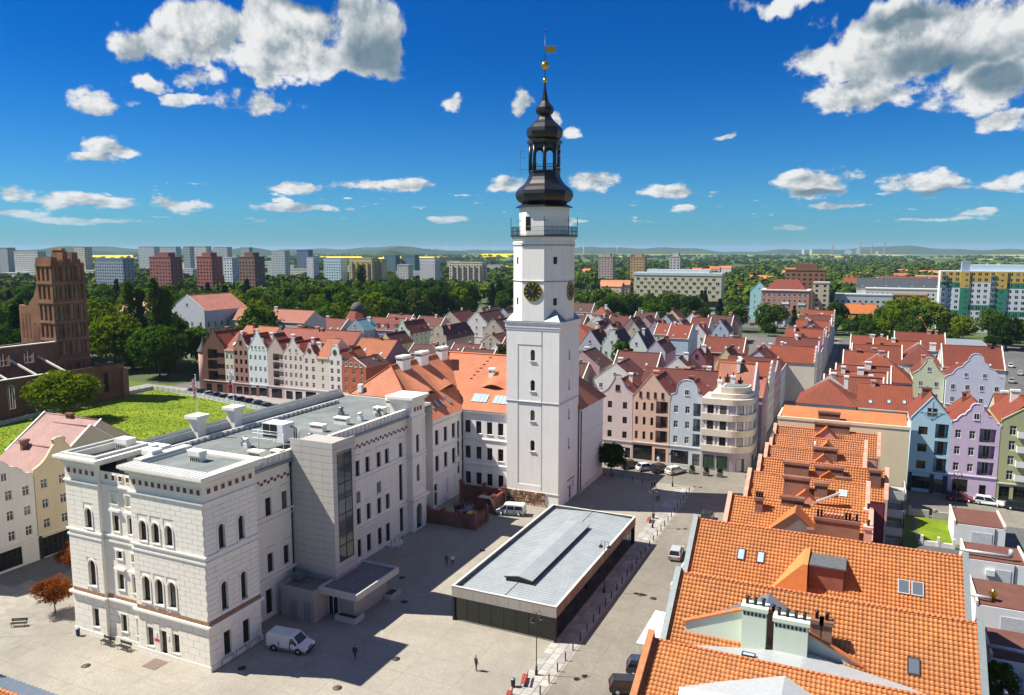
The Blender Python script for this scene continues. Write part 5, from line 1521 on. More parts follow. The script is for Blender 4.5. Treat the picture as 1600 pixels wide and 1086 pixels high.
# ------------------------------------------------------------------ town houses
def gprof(style, W, e, top):
    """outline above the eave, from the right eave to the left one"""
    h = top - e
    if style == 'tri': return [(W, e), (W, e + .35), (W / 2, top), (0, e + .35), (0, e)]
    if style == 'step':
        n = 5; p = [(W, e)]
        for k in range(n):
            p += [(W - W * .46 * k / n, e + h * (k + .75) / (n + .2)), (W - W * .46 * (k + 1) / n, e + h * (k + .75) / (n + .2))]
        p += [(W / 2, top)]
        q = [(W - u, z) for u, z in p[:-1]][::-1]
        return p + q
    if style == 'round':
        p = [(W, e), (W * .98, e + h * .25)]
        for k in range(4): t = k / 4 * pi / 2; p.append((W * (.80 + .18 * (1 - sin(t))), e + h * (.25 + .22 * (1 - cos(t)))))
        c = W / 2; r = W * .30; z0 = top - r * .9
        for k in range(13): t = pi * k / 12; p.append((c + r * cos(t), max(z0 + r * .9 * sin(t), e + h * .47)))
        q = [(W - u, z) for u, z in p[:6]][::-1]
        return p + q
    if style == 'bell':
        p = [(W, e), (W, e + h * .12)]
        for k in range(9):
            t = k / 8; p.append((W * (.5 + .5 * (1 - t) ** .75 * (1 - .22 * sin(pi * t))), e + h * (.12 + .80 * (t ** 1.2))))
        p = p[:-1]
        p += [(W * .62, top - h * .05), (W * .55, top)]
        q = [(W - u, z) for u, z in p][::-1]
        return p + q
    if style == 'baroque':
        half = [(1.0, 0), (1.02, .05), (.97, .12), (.90, .16), (.86, .30), (.80, .42), (.73, .46), (.70, .58), (.66, .66), (.63, .70), (.62, .82), (.59, .92), (.54, .98)]
        p = [(W * u, e + h * z) for u, z in half]
        return p + [(W - u, z) for u, z in p][::-1]
    if style == 'spire':
        half = [(1.0, 0), (1.0, .04), (.80, .36), (.80, .58), (.77, .58), (.75, .44), (.57, .80), (.57, 1.0), (.54, 1.0)]
        p = [(W * u, e + h * z) for u, z in half]
        return p + [(W - u, z) for u, z in p][::-1]
    return [(W, e), (W, top), (0, top), (0, e)]

_W1 = {}
def win1(w, h, mf, arch=False):
    k = (round(w, 2), round(h, 2), mf.name, arch)
    if k in _W1: return _W1[k]
    b = MB(); t = .08
    b.box(0, -.05, 0, t, .02, h, 0); b.box(w - t, -.05, 0, w, .02, h, 0); b.box(t, -.05, 0, w - t, .02, t, 0); b.box(t, -.05, h - t, w - t, .02, h, 0)
    b.box(w / 2 - .03, -.045, t, w / 2 + .03, .02, h - t, 0)
    b.add([(t, -.02, t), (w - t, -.02, t), (w - t, -.02, h - t), (t, -.02, h - t)], 1)
    b.box(-.06, -.10, -.1, w + .06, .02, -.01, 0)
    _W1[k] = b.mesh('window', [mf, M_GLASS])
    return _W1[k]

N_HOUSE = 0
ORD = 'one two three four five six seven eight nine ten eleven twelve thirteen fourteen fifteen sixteen seventeen eighteen nineteen twenty twenty-one twenty-two twenty-three twenty-four'.split()
FACE = {'S': 0.0, 'E': pi / 2, 'W': -pi / 2, 'N': pi}
def house(label, x, y, W, D, eave, ridge, face='S', axis='y', wc=(.7, .68, .62), rc=(.30, .075, .04), gable='tri', cols=3, floors=3, gf=3.2, near=False, shop=None, log=None, side='R', ww=.95, wh=1.45, mf=None, attic=1, dorm=0, chim=1, sky=2, trim=None, band=True, group=None, cop=None, gtop=None, cat='house', name='town_house', base=None, shutters=None, roofm=None):
    global N_HOUSE
    N_HOUSE += 1
    rr = random.Random(N_HOUSE)
    rz = FACE[face]
    h = thing(name, label, cat, (x, y, 0), rz, group)
    wm = plaster(wc, .28 if near else .34)
    mf = mf or (M_DARKFRAME if max(wc) < .35 else M_FRAME)
    tm = roofm or rooftile(rc)
    F, R, Bk, L = Fr(0, 0), Fr(W, 0, pi / 2), Fr(W, D, pi), Fr(0, D, -pi / 2)
    fh = (eave - gf - .3) / max(1, floors)
    ops = []
    logs = []
    lo, hi = .0, W
    if log:
        for (a, b) in log:
            for k in range(floors):
                z = gf + .35 + k * fh
                logs.append((a, b, z, z + fh - .55, 0, 1.3))
        if log[0][0] > W / 2: hi = log[0][0]
        else: lo = log[0][1]
    n = cols
    wins = []
    for k in range(floors):
        z = gf + .75 + k * fh
        for i in range(n):
            u = lo + (hi - lo) * (i + .5) / n - ww / 2
            wins.append((u, u + ww, z, min(z + wh, z + fh - .35)))
    shops = []
    for sp_ in (shop or []):
        shops.append((sp_[0] * W, sp_[1] * W, sp_[2], sp_[3], sp_[4] if len(sp_) > 4 else 0))
    w = MB()
    flat_top = gable == 'flat'
    if near: ops = wins + logs + shops
    wall(w, F, 0, W, 0, eave, ops if near else [], 0, .18)
    gt = gtop or ridge + .35
    for fr, ln in ((R, D), (L, D)):
        sw = []
        wall(w, fr, 0, ln, 0, eave, sw, 0)
    wall(w, Bk, 0, W, 0, eave, [])
    if axis == 'x' and not flat_top:
        for fr in (R, L): w.add([fr.p(0, 0, eave), fr.p(D, 0, eave), fr.p(D / 2, 0, ridge)])
    elif not flat_top:
        w.add([Bk.p(0, 0, eave), Bk.p(W, 0, eave), Bk.p(W / 2, 0, ridge)])
    w.build('wall', wm, h)
    if near:
        for op in wins: put_window(h, F, op, .18, 'cross', mf)
        for op in shops: put_window(h, F, op, .18, 'multi', M_DARKFRAME, name='shop_window')
        for (a, b, c, d, _, dp) in logs:
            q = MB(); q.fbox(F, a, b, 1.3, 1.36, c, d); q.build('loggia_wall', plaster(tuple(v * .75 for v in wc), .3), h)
            put_window(h, F, (a + (b - a) * .3, a + (b - a) * .75, c + .05, d - .25), 1.29, 'mull', mf)
            q = MB()
            q.fbox(F, a, b, .02, .08, c, c + .08); q.fbox(F, a, b, .02, .08, c + .95, c + 1.0)
            for i in range(int((b - a) / .16)): q.fbox(F, a + i * .16, a + i * .16 + .03, .03, .06, c + .08, c + .95)
            q.build('loggia_rail', M_BLACK, h)
    else:
        wm_ = win1(ww, wh, mf)
        for op in wins: newobj('window', wm_, h, F.p(op[0], 0, op[2]), F.rz)
        for op in shops:
            q = MB(); q.fbox(F, op[0], op[1], -.03, .02, op[2], op[3]); q.build('shop_window', M_GLASS, h)
        for (a, b, c, d, _, dp) in logs:
            q = MB(); q.fbox(F, a, b, -.03, .02, c, d); q.build('loggia', M_GLASS, h)
    if 'R' in side:
        for k in range(floors):
            for i in range(max(1, int(D / 4))):
                newobj('window', win1(ww, wh, mf), h, R.p(1.4 + i * 3.6, 0, gf + .75 + k * fh), R.rz)
    if band:
        tc_ = plaster(trim, .15) if trim else M_STONE
        for z in ([gf - .05] + ([eave - .1] if axis == 'x' else [])):
            q = MB(); q.fbox(F, -.02, W + .02, -.14, 0, z, z + .2); q.build('string_course', tc_, h)
    if base:
        cut = sorted([(s_[0], s_[1]) for s_ in shops]); u = 0.0
        for a, b in cut + [(W, W)]:
            if a - u > .05: q = MB(); q.fbox(F, u, a, -.04, 0, 0, gf - .06); q.build('base_storey', plaster(base, .3), h)
            u = b
    # roof
    if flat_top:
        q = MB(); q.box(.2, .2, eave - .4, W - .2, D - .2, eave - .2); q.build('roof', M_ROOFFELT, h); return h
    o_ = .25
    q = MB()
    if axis == 'y':
        sl = (ridge - eave) / (W / 2)
        y0 = .3 if gable != 'none' else -o_
        quad_uv(q, (W + o_, y0, eave - sl * o_), (W + o_, D + .1, eave - sl * o_), (W / 2, D + .1, ridge), (W / 2, y0, ridge))
        quad_uv(q, (-o_, D + .1, eave - sl * o_), (-o_, y0, eave - sl * o_), (W / 2, y0, ridge), (W / 2, D + .1, ridge))
    elif axis == 'hip':
        i_ = min(W, D) / 2 * .9
        if W >= D: A1, A2 = (i_, D / 2, ridge), (W - i_, D / 2, ridge)
        else: A1 = A2 = None
        if A1:
            quad_uv(q, (-o_, -o_, eave), (W + o_, -o_, eave), A2, A1); quad_uv(q, (W + o_, D + o_, eave), (-o_, D + o_, eave), A1, A2); tri_uv(q, (W + o_, -o_, eave), (W + o_, D + o_, eave), A2); tri_uv(q, (-o_, D + o_, eave), (-o_, -o_, eave), A1)
        else:
            A1, A2 = (W / 2, i_, ridge), (W / 2, D - i_, ridge)
            quad_uv(q, (W + o_, -o_, eave), (W + o_, D + o_, eave), A2, A1); quad_uv(q, (-o_, D + o_, eave), (-o_, -o_, eave), A1, A2); tri_uv(q, (-o_, -o_, eave), (W + o_, -o_, eave), A1); tri_uv(q, (W + o_, D + o_, eave), (-o_, D + o_, eave), A2)
    else:
        sl = (ridge - eave) / (D / 2)
        quad_uv(q, (-.15, -o_, eave - sl * o_), (W + .15, -o_, eave - sl * o_), (W + .15, D / 2, ridge), (-.15, D / 2, ridge))
        quad_uv(q, (W + .15, D + o_, eave - sl * o_), (-.15, D + o_, eave - sl * o_), (-.15, D / 2, ridge), (W + .15, D / 2, ridge))
    rf_ = q.build('roof', tm, h)
    q = MB()
    if axis == 'y': q.tube((W / 2, .3, ridge + .02), (W / 2, D, ridge + .02), .15, 6)
    elif axis == 'x': q.tube((0, D / 2, ridge + .02), (W, D / 2, ridge + .02), .15, 6)
    if q.v: q.build('ridge', flat('ridge_clay', tuple(v * .85 for v in rc), .8, var=.25), rf_)
    if axis == 'x' and gable == 'parapet':
        for u in (0, W - .3):
            c = MB(); f2 = Fr(u, 0)
            c.add([(u, -.3, eave - .1), (u + .3, -.3, eave - .1), (u + .3, D / 2, ridge + .4), (u, D / 2, ridge + .4)]); c.add([(u + .3, -.3, eave - .4), (u + .3, D / 2, ridge - .1), (u + .3, D / 2, ridge + .4), (u + .3, -.3, eave - .1)]); c.add([(u, -.3, eave - .4), (u, -.3, eave - .1), (u, D / 2, ridge + .4), (u, D / 2, ridge - .1)])
            c.build('coping', cop or M_STONE, h)
    if axis == 'y' and gable != 'none':
        pr = gprof(gable, W, eave, gt)
        g = MB(); g.prism(F, [(0, eave)] + ([] if pr[0] == (W, eave) else [(W, eave)]) + pr[:-1] if pr[-1] == (0, eave) else [(0, eave)] + pr, 0, .3)
        g.build('gable', wm, h)
        c = MB()
        for k in range(len(pr) - 1):
            (ua, za), (ub, zb) = pr[k], pr[k + 1]
            if hypot(ub - ua, zb - za) < .05: continue
            nx, nz = -(zb - za), (ub - ua); l_ = hypot(nx, nz); nx, nz = -nx / l_ * .1, -nz / l_ * .1
            if nz < 0 and abs(ub - ua) > .05: nx, nz = -nx, -nz
            c.prism(F, [(ua, za), (ub, zb), (ub + nx, zb + nz), (ua + nx, za + nz)], -.07, .36)
        c.build('coping', cop or (plaster(trim, .15) if trim else wm), h)
        hg = gt - eave
        if attic == 1: newobj('window', win1(ww, min(wh, 1.2), mf), h, F.p(W / 2 - ww / 2, 0, eave + hg * .25), 0)
        elif attic == 2:
            for u in (W * .34, W * .66): newobj('window', win1(ww * .9, min(wh, 1.2), mf), h, F.p(u - ww * .45, 0, eave + hg * .08), 0)
        elif attic == 4:
            for u in (W * .2, W * .4, W * .6, W * .8): newobj('window', win1(ww * .9, min(wh, 1.2), mf), h, F.p(u - ww * .45, 0, eave + .15), 0)
        elif attic == 9:
            q = MB(); n_ = 16; q.prism(F, [(W / 2 + .7 * cos(2 * pi * k / n_), eave + hg * .45 + .85 * sin(2 * pi * k / n_)) for k in range(n_)], -.06, .02, 0); q.build('oval_window', M_BROWNFRAME, h)
    # dormers, skylights, chimneys
    sl = (ridge - eave) / ((W if axis == 'y' else D) / 2)
    if axis == 'x' and dorm:
        for i in range(dorm):
            u = W * (i + .5) / dorm; d_ = MB(); dw = 1.5
            zf = eave + sl * .9
            d_.prism(Fr(u - dw / 2, .9), [(0, zf - .1), (dw, zf - .1), (dw, zf + 1.2), (dw / 2, zf + 1.9), (0, zf + 1.2)], 0, 2.6)
            do = d_.build('dormer', wm, h)
            newobj('window', win1(.8, 1.0, mf), do, (u - .4, .88, zf + .1), 0)
            q = MB(); quad_uv(q, (u + dw / 2 + .15, .75, zf + 1.1), (u + dw / 2 + .15, 3.5, zf + 1.1), (u, 3.5, zf + 2.0), (u, .75, zf + 2.0)); quad_uv(q, (u - dw / 2 - .15, 3.5, zf + 1.1), (u - dw / 2 - .15, .75, zf + 1.1), (u, .75, zf + 2.0), (u, 3.5, zf + 2.0)); q.build('dormer_roof', tm, do)
    for i in range(sky):
        if axis == 'y': skylight(rf_, (W + o_, 0, eave - sl * o_), (-W / 2 - o_, 0, ridge - eave + sl * o_), (0, 1, 0), rr.uniform(1.5, max(1.6, D - 3)), rr.uniform(1.2, 3.0), .7, 1.0, M_LEAD)
        elif axis == 'x': skylight(rf_, (0, -o_, eave - sl * o_), (0, D / 2 + o_, ridge - eave + sl * o_), (1, 0, 0), W * (i + .5) / sky + rr.uniform(-.5, .5), rr.uniform(1.6, 3.0), .7, 1.0, M_LEAD)
    for i in range(chim):
        if axis == 'y': cx, cy = W / 2 + rr.choice((-1, 1)) * rr.uniform(.5, 1.2), rr.uniform(D * .3, D * .8)
        else: cx, cy = rr.uniform(W * .15, W * .85), D / 2 + rr.uniform(-.8, .8)
        chimney(rf_, cx, cy, ridge - 1.8, ridge + rr.uniform(.6, 1.2), rr.uniform(.6, 1.6), .6, rr.choice((M_BROWNBRICK, M_CHIM, M_SALMON)), 0, False)
    return h

RED, RED2, RED3, BRN, DKB = (.165, .036, .019), (.22, .050, .022), (.12, .032, .022), (.085, .033, .024), (.045, .017, .017)
LRED = (.24, .046, .022)
ORG = (.34, .10, .038)
# row across the head of the square
house('pink and grey-blue house with a bell gable beside the dark round tree', -49.9, 155, 6.6, 12, 13.4, 16.6, wc=(.66, .55, .53), rc=RED2, gable='bell', cols=2, floors=3, near=True, shop=[(.06, .62, .15, 2.9), (.78, .95, .1, 2.4)], attic=1, gtop=18.0, side='', gf=3.6, trim=(.42, .45, .52), mf=M_BROWNFRAME)
house('peach house with a pointed gable and a broad arched shop window', -43.2, 155, 7.8, 12, 13.4, 17.4, wc=(.70, .49, .38), rc=RED2, gable='tri', cols=3, floors=3, near=True, shop=[(.02, .55, .1, 3.3, 0), (.62, .92, .1, 2.9)], log=[(4.9, 7.4)], ww=.6, wh=1.7, attic=4, gtop=18.6, side='', gf=3.8, mf=M_BROWNFRAME)
house('pale blue house with a rounded gable and arched attic window', -35.3, 155, 6.6, 12, 13.6, 16.4, wc=(.52, .60, .66), rc=RED2, gable='round', cols=2, floors=3, near=True, shop=[(.05, .60, .15, 3.0), (.72, .95, .1, 2.6)], log=[(4.7, 6.2)], ww=.9, attic=1, gtop=17.8, side='', gf=3.8, mf=M_FRAME)
# row across the right-hand courtyard
house('light blue house with a pointed timber-braced gable', 8.9, 155.5, 6.4, 14, 13.4, 17.4, wc=(.42, .62, .72), rc=RED2, gable='tri', cols=1, floors=3, near=True, shop=[(.1, .55, .6, 2.9), (.66, .88, .1, 2.7)], log=[(3.9, 6.0)], ww=1.5, wh=1.5, attic=1, side='', base=(.05, .055, .07), gf=3.6, mf=M_BROWNFRAME, trim=(.32, .52, .62))
house('lilac house with a curved baroque gable', 15.3, 155.5, 7.5, 14, 13.2, 16.8, wc=(.60, .48, .64), rc=RED2, gable='baroque', cols=2, floors=3, near=True, shop=[(.1, .42, .8, 3.2), (.66, .8, .1, 2.5)], log=[(4.4, 6.9)], ww=.9, wh=1.5, attic=1, side='', gf=3.9, trim=(.72, .66, .76))
house('olive green house with stacked balconies at the right edge', 22.9, 155.5, 7.0, 14, 14.2, 17.6, wc=(.38, .40, .22), rc=RED2, gable='tri', cols=2, floors=4, near=True, shop=[(.05, .28, .1, 2.7), (.36, .95, .1, 2.9, 0)], ww=1.0, wh=1.7, attic=0, side='', gf=3.2, gtop=17.0)
for z in (4.2, 6.7, 9.3, 11.9):
    t_ = bpy.data.objects[[o.name for o in bpy.data.objects if o.get('label', '').startswith('olive green')][0]]
    b = MB(); b.box(2.4, -1.0, z - .15, 6.4, 0, z); b.box(2.4, -1.0, z, 6.4, -.92, z + .9); b.box(2.4, -.92, z, 2.48, 0, z + .9); b.build('balcony', M_FRAME, t_)
tt_ = [o for o in bpy.data.objects if o.get('label', '').startswith('light blue house with a pointed')][0]
br = MB(); f = Fr(0, 0); 
for (ua, za, ub, zb) in ((1.2, 14.9, 5.2, 14.9), (3.2, 13.5, 3.2, 17.0), (1.6, 14.9, 3.2, 13.6), (4.8, 14.9, 3.2, 13.6)):
    nx, nz = -(zb - za), ub - ua; l_ = hypot(nx, nz); nx, nz = nx / l_ * .1, nz / l_ * .1
    br.prism(f, [(ua - nx, za - nz), (ub - nx, zb - nz), (ub + nx, zb + nz), (ua + nx, za + nz)], -.05, 0)
br.build('timber', plaster((.32, .52, .62), .1), tt_)
# houses along the left edge of the square (facing it)
house('white gabled house at the left edge of the square', -105.5, 55.5, 12.0, 10, 12.3, 15.2, 'E', wc=(.66, .63, .59), rc=(.34, .185, .165), gtop=17.0, gable='baroque', cols=5, floors=3, near=True, shop=[(.05, .3, .1, 2.9), (.45, .8, .3, 2.9)], attic=2, side='', mf=M_FRAME, wh=1.4, gf=3.3)
house('beige gabled house with a black shopfront beside the white one', -105.5, 67.6, 8.2, 10, 12.6, 15.2, 'E', wc=(.58, .49, .33), rc=(.34, .185, .165), gtop=17.0, gable='bell', cols=3, floors=3, near=True, shop=[(.06, .9, .1, 3.0)], attic=1, side='', base=(.02, .02, .02), wh=1.4, gf=3.5)
PKR = (.34, .185, .165)
house('pink roofed house with blank beige end gable by the lawn', -137.5, 83.5, 15.5, 15, 8.8, 14.0, axis='x', wc=(.44, .40, .32), rc=PKR, gable='parapet', cols=0, floors=2, side='', chim=1, sky=0, cop=M_CHIM, band=False)
house('beige house with a pointed blank gable facing the lawn', -121.5, 84.5, 8.0, 10, 10.4, 13.4, 'E', axis='y', wc=(.46, .42, .34), rc=PKR, gable='tri', cols=0, floors=2, attic=0, side='', chim=0, sky=0, band=False, cop=M_CHIM)
# gabled row beyond the lawn
LR = dict(near=True, side='', gf=3.5)
house('dark brown gothic house with a spired gable at the end of the lawn row', -187.6, 176.2, 9.0, 12, 14.0, 19.0, wc=(.14, .07, .055), rc=LRED, gable='spire', cols=3, floors=3, log=[(2.0, 6.0)], shop=[(.1, .35, .1, 2.6), (.6, .85, .1, 2.6)], gtop=20.2, attic=0, **LR)
house('narrow cream house between brown gabled neighbours beyond the lawn', -178.5, 176.2, 3.6, 12, 13.6, 18.4, axis='x', wc=(.66, .60, .52), rc=LRED, cols=2, floors=3, base=(.20, .09, .07), shop=[(.3, .7, .1, 2.8)], sky=1, **LR)
house('brown and white house with tall pointed niches beyond the lawn', -174.8, 176.2, 5.8, 12, 14.4, 18.2, wc=(.34, .19, .17), rc=LRED, gable='bell', cols=3, floors=4, shop=[(.08, .5, .2, 2.6), (.6, .95, .1, 2.6)], gtop=19.0, attic=1, ww=.95, trim=(.7, .66, .62), **LR)
house('ice blue house with a spired gable beyond the lawn', -169.0, 176.2, 7.4, 12, 14.2, 18.4, wc=(.68, .74, .77), rc=LRED, gable='spire', cols=4, floors=3, base=(.20, .10, .10), shop=[(.08, .36, .1, 2.7), (.5, .92, .2, 2.8)], gtop=20.4, attic=4, ww=.8, **LR)
house('plum framed house with stacked balconies beyond the lawn', -161.6, 176.2, 6.1, 12, 14.0, 17.4, wc=(.52, .40, .40), rc=LRED, gable='tri', cols=2, floors=4, log=[(2.2, 4.4)], shop=[(.2, .85, .1, 2.9)], gtop=18.4, attic=0, **LR)
house('pale pink house with twin pointed gables beyond the lawn', -155.5, 176.2, 7.4, 12, 13.8, 17.2, wc=(.70, .60, .57), rc=LRED, gable='spire', cols=4, floors=4, shop=[(.08, .42, .1, 2.6, 0), (.55, .9, .05, 2.7)], gtop=18.6, attic=2, ww=.8, **LR)
house('pink house with a rounded gable and red oval window beyond the lawn', -148.1, 176.2, 4.8, 12, 13.2, 16.4, wc=(.72, .62, .60), rc=LRED, gable='bell', cols=2, floors=4, shop=[(.1, .9, .1, 2.9)], gtop=17.2, attic=9, **LR)
house('cream house with broad orange roof beyond the lawn', -143.3, 176.2, 4.4, 12, 13.2, 18.2, axis='x', wc=(.68, .64, .56), rc=ORG, cols=1, floors=4, shop=[(.2, .8, .1, 2.9)], sky=0, ww=.7, chim=0, **LR)
house('white house with round-topped gable and red oval window beyond the lawn', -138.9, 176.2, 4.5, 12, 13.2, 15.6, wc=(.74, .70, .68), rc=ORG, gable='round', cols=2, floors=4, shop=[(.15, .85, .1, 2.9)], gtop=17.2, attic=9, **LR)
house('brick red house with white bands and arched attic windows', -134.3, 176.2, 8.2, 12, 11.2, 13.4, wc=(.46, .13, .07), rc=BRN, gable='tri', cols=3, floors=3, shop=[(.1, .9, .1, 2.8)], gtop=14.0, attic=4, trim=(.75, .72, .68), **LR)
house('long orange roof range behind the lawn row', -172.0, 189.5, 30.0, 14, 13.0, 18.8, axis='x', wc=(.55, .5, .45), rc=LRED, cols=0, floors=3, side='', chim=3, sky=4)
house('orange roofed house behind the brown gothic house', -188.0, 189.0, 14.0, 14, 13.0, 19.0, axis='x', wc=(.55, .5, .45), rc=ORG, cols=0, floors=3, side='', chim=1, sky=2)
house('orange roofed house behind the pink rounded gables', -141.0, 188.8, 13.0, 13, 12.2, 17.0, axis='x', wc=(.32, .17, .2), rc=ORG, cols=0, floors=3, side='R', chim=1, sky=2)
tr_ = thing('round_turret', 'pink corner turret with a dark pointed cap at the end of the lawn row', 'turret', (-189.2, 178.0, 0))
b = MB(); b.lathe([(1.6, 0), (1.6, 12.4)], 12); b.build('wall', plaster((.50, .30, .26), .3), tr_)
b = MB(); b.lathe([(2.0, 12.4), (1.0, 14.2), (.45, 15.5), (.05, 18.0)], 12, cap=False); b.build('cap', flat('slate', (.06, .065, .07), .7), tr_)
# ------------------------------------------------------------------ roofs and gables behind the town hall
PLUM, LAV, MNT, YEL, BEI, WHT, PNK, BLU = (.36, .22, .26), (.34, .30, .44), (.56, .66, .54), (.62, .56, .30), (.52, .46, .36), (.70, .70, .68), (.55, .36, .36), (.42, .52, .62)
G1 = 'gabled houses behind the town hall'
house('dusty pink house with four skylights below the wood', -213, 258, 15, 15, 9.8, 15.0, axis='x', wc=PNK, rc=RED, gable='parapet', cols=4, floors=2, sky=4, group=G1)
house('teal roofed lavender house behind the pink one', -197, 262, 9, 12, 11, 15.2, axis='y', wc=(.36, .42, .46), rc=(.14, .28, .36), gable='tri', cols=2, floors=2, sky=0, group=G1)
t_ = thing('domed_tower', 'stubby red roofed tower with a grey dome below the wood', 'tower', (-207, 284, 0))
b = MB(); b.lathe([(5.5, 0), (5.5, 13)], 8, (0, 0), .5, 0, False); b.build('wall', plaster(BEI, .3), t_)
b = MB(); b.lathe([(6.2, 12.8), (3.2, 17.0)], 8, (0, 0), .5, 0, False); b.build('roof', flat('red_roof', RED, .8), t_)
b = MB(); b.lathe([(3.0, 17.0), (3.0, 18.0), (2.7, 19.2), (1.9, 20.2), (.8, 20.8), (.1, 21)], 12); b.build('dome', flat('dull_copper', (.07, .075, .07), .8), t_)
house('long lavender house with dormers below the wood', -195, 270, 19, 13, 10.5, 15.2, axis='x', wc=LAV, rc=RED, gable='parapet', cols=5, floors=3, dorm=4, sky=3, group=G1)
house('mint green house with a bell gable behind the town hall', -177, 268, 7.5, 17, 10.0, 14.6, wc=MNT, rc=RED, gable='bell', cols=2, floors=3, gtop=15.4, group=G1)
house('pale yellow house with a plain gable behind the town hall', -166.5, 240, 7.2, 14, 8.8, 12.8, wc=YEL, rc=RED3, gable='tri', cols=2, floors=2, attic=0, group=G1)
house('beige house with a balcony in its curved gable', -156.5, 262, 7.6, 24, 9.0, 14.0, wc=BEI, rc=RED3, gable='round', cols=3, floors=2, gtop=14.6, group=G1)
for i, (x, y, W, D, e, r, ax, wc, rc) in enumerate((
 (-186, 320, 12, 20, 9.5, 14.5, 'y', BEI, RED3), (-172, 322, 11, 24, 9.5, 14.5, 'y', WHT, BRN), (-183, 346, 12, 22, 9.5, 14.8, 'y', BEI, BRN), (-170, 348, 10, 20, 9.5, 14.5, 'y', BLU, BRN), (-157, 330, 9, 26, 9.5, 14.2, 'y', BEI, BRN), (-160, 362, 12, 16, 9.5, 14.5, 'y', PLUM, RED3), (-146, 352, 12, 18, 9, 14, 'y', WHT, RED),
 (-152, 300, 10, 18, 9.0, 13.6, 'y', BEI, BRN), (-152, 238, 14, 10, 6.4, 9.4, 'x', BEI, BRN), (-141, 276, 9, 12, 6.8, 10.0, 'y', BEI, RED3), (-133, 280, 9, 12, 6.5, 9.8, 'y', PNK, RED3), (-139, 246, 12, 9, 6.4, 9.4, 'x', BEI, RED3), (-127, 250, 10, 10, 6.0, 9.3, 'y', WHT, BRN), (-124, 272, 11, 12, 7, 11, 'x', BEI, BRN), (-137, 184, 9, 9, 8.8, 12.0, 'x', (.42, .22, .15), BRN), (-127, 190, 9, 8, 8.0, 11.0, 'y', WHT, BRN), (-119, 215, 12, 12, 8.0, 12.0, 'x', BEI, BRN), (-205, 300, 14, 12, 9, 14, 'x', PNK, RED), (-188, 300, 14, 12, 9, 13.6, 'x', BEI, RED3), (-125, 310, 12, 12, 8.5, 13, 'x', WHT, RED3), (-140, 318, 11, 14, 9, 13.5, 'y', PLUM, BRN), (-130, 335, 12, 14, 9, 13.5, 'x', BEI, RED3), (-118, 338, 12, 14, 9, 13.5, 'y', WHT, BRN))):
    nm = {BEI: 'beige', WHT: 'white', BLU: 'pale blue', PLUM: 'plum', PNK: 'pink'}.get(wc, 'brick coloured')
    rn = {RED3: 'dark red', BRN: 'brown', RED: 'red'}[rc]
    house('%s house with %s roof, number %s in the block behind the town hall' % (nm, rn, ORD[i]), x, y, W, D, e, r, axis=ax, wc=wc, rc=rc, cols=3, floors=2, sky=1 + i % 2, group=G1, gable=('tri', 'step', 'bell')[i % 3] if ax == 'y' else 'parapet', attic=1)
# right of the tower
G2 = 'gabled houses beyond the tower'
house('white house with lancet windows just right of the tower', -94, 262, 9, 14, 9.0, 15.0, wc=(.50, .52, .56), rc=RED3, gable='tri', cols=3, floors=2, group=G2)
house('hipped orange roof house with two skylights right of the tower', -112, 268, 24, 26, 9.0, 15.4, axis='hip', wc=BEI, rc=RED2, cols=5, floors=2, sky=0, group=G2)
house('mint house with a stepped gable right of the tower', -85.5, 262, 8.4, 16, 9.0, 15.0, wc=(.62, .70, .64), rc=DKB, gable='step', cols=2, floors=2, gtop=16.2, group=G2)
house('white green house with a pointed gable next to the stepped one', -76.3, 262, 8.0, 16, 9.0, 15.4, wc=(.66, .72, .68), rc=DKB, gable='tri', cols=2, floors=2, gtop=16.0, group=G2)
house('blank pale violet gabled house right of the green ones', -67.6, 258, 6.6, 16, 9.0, 12.8, wc=(.52, .50, .58), rc=BRN, gable='tri', cols=0, floors=2, attic=0, group=G2)
house('pale blue walled house with an orange mansard roof', -71, 300, 9, 18, 9.5, 14.2, axis='x', wc=BLU, rc=RED2, cols=0, floors=2, side='R', gable='parapet', group=G2)
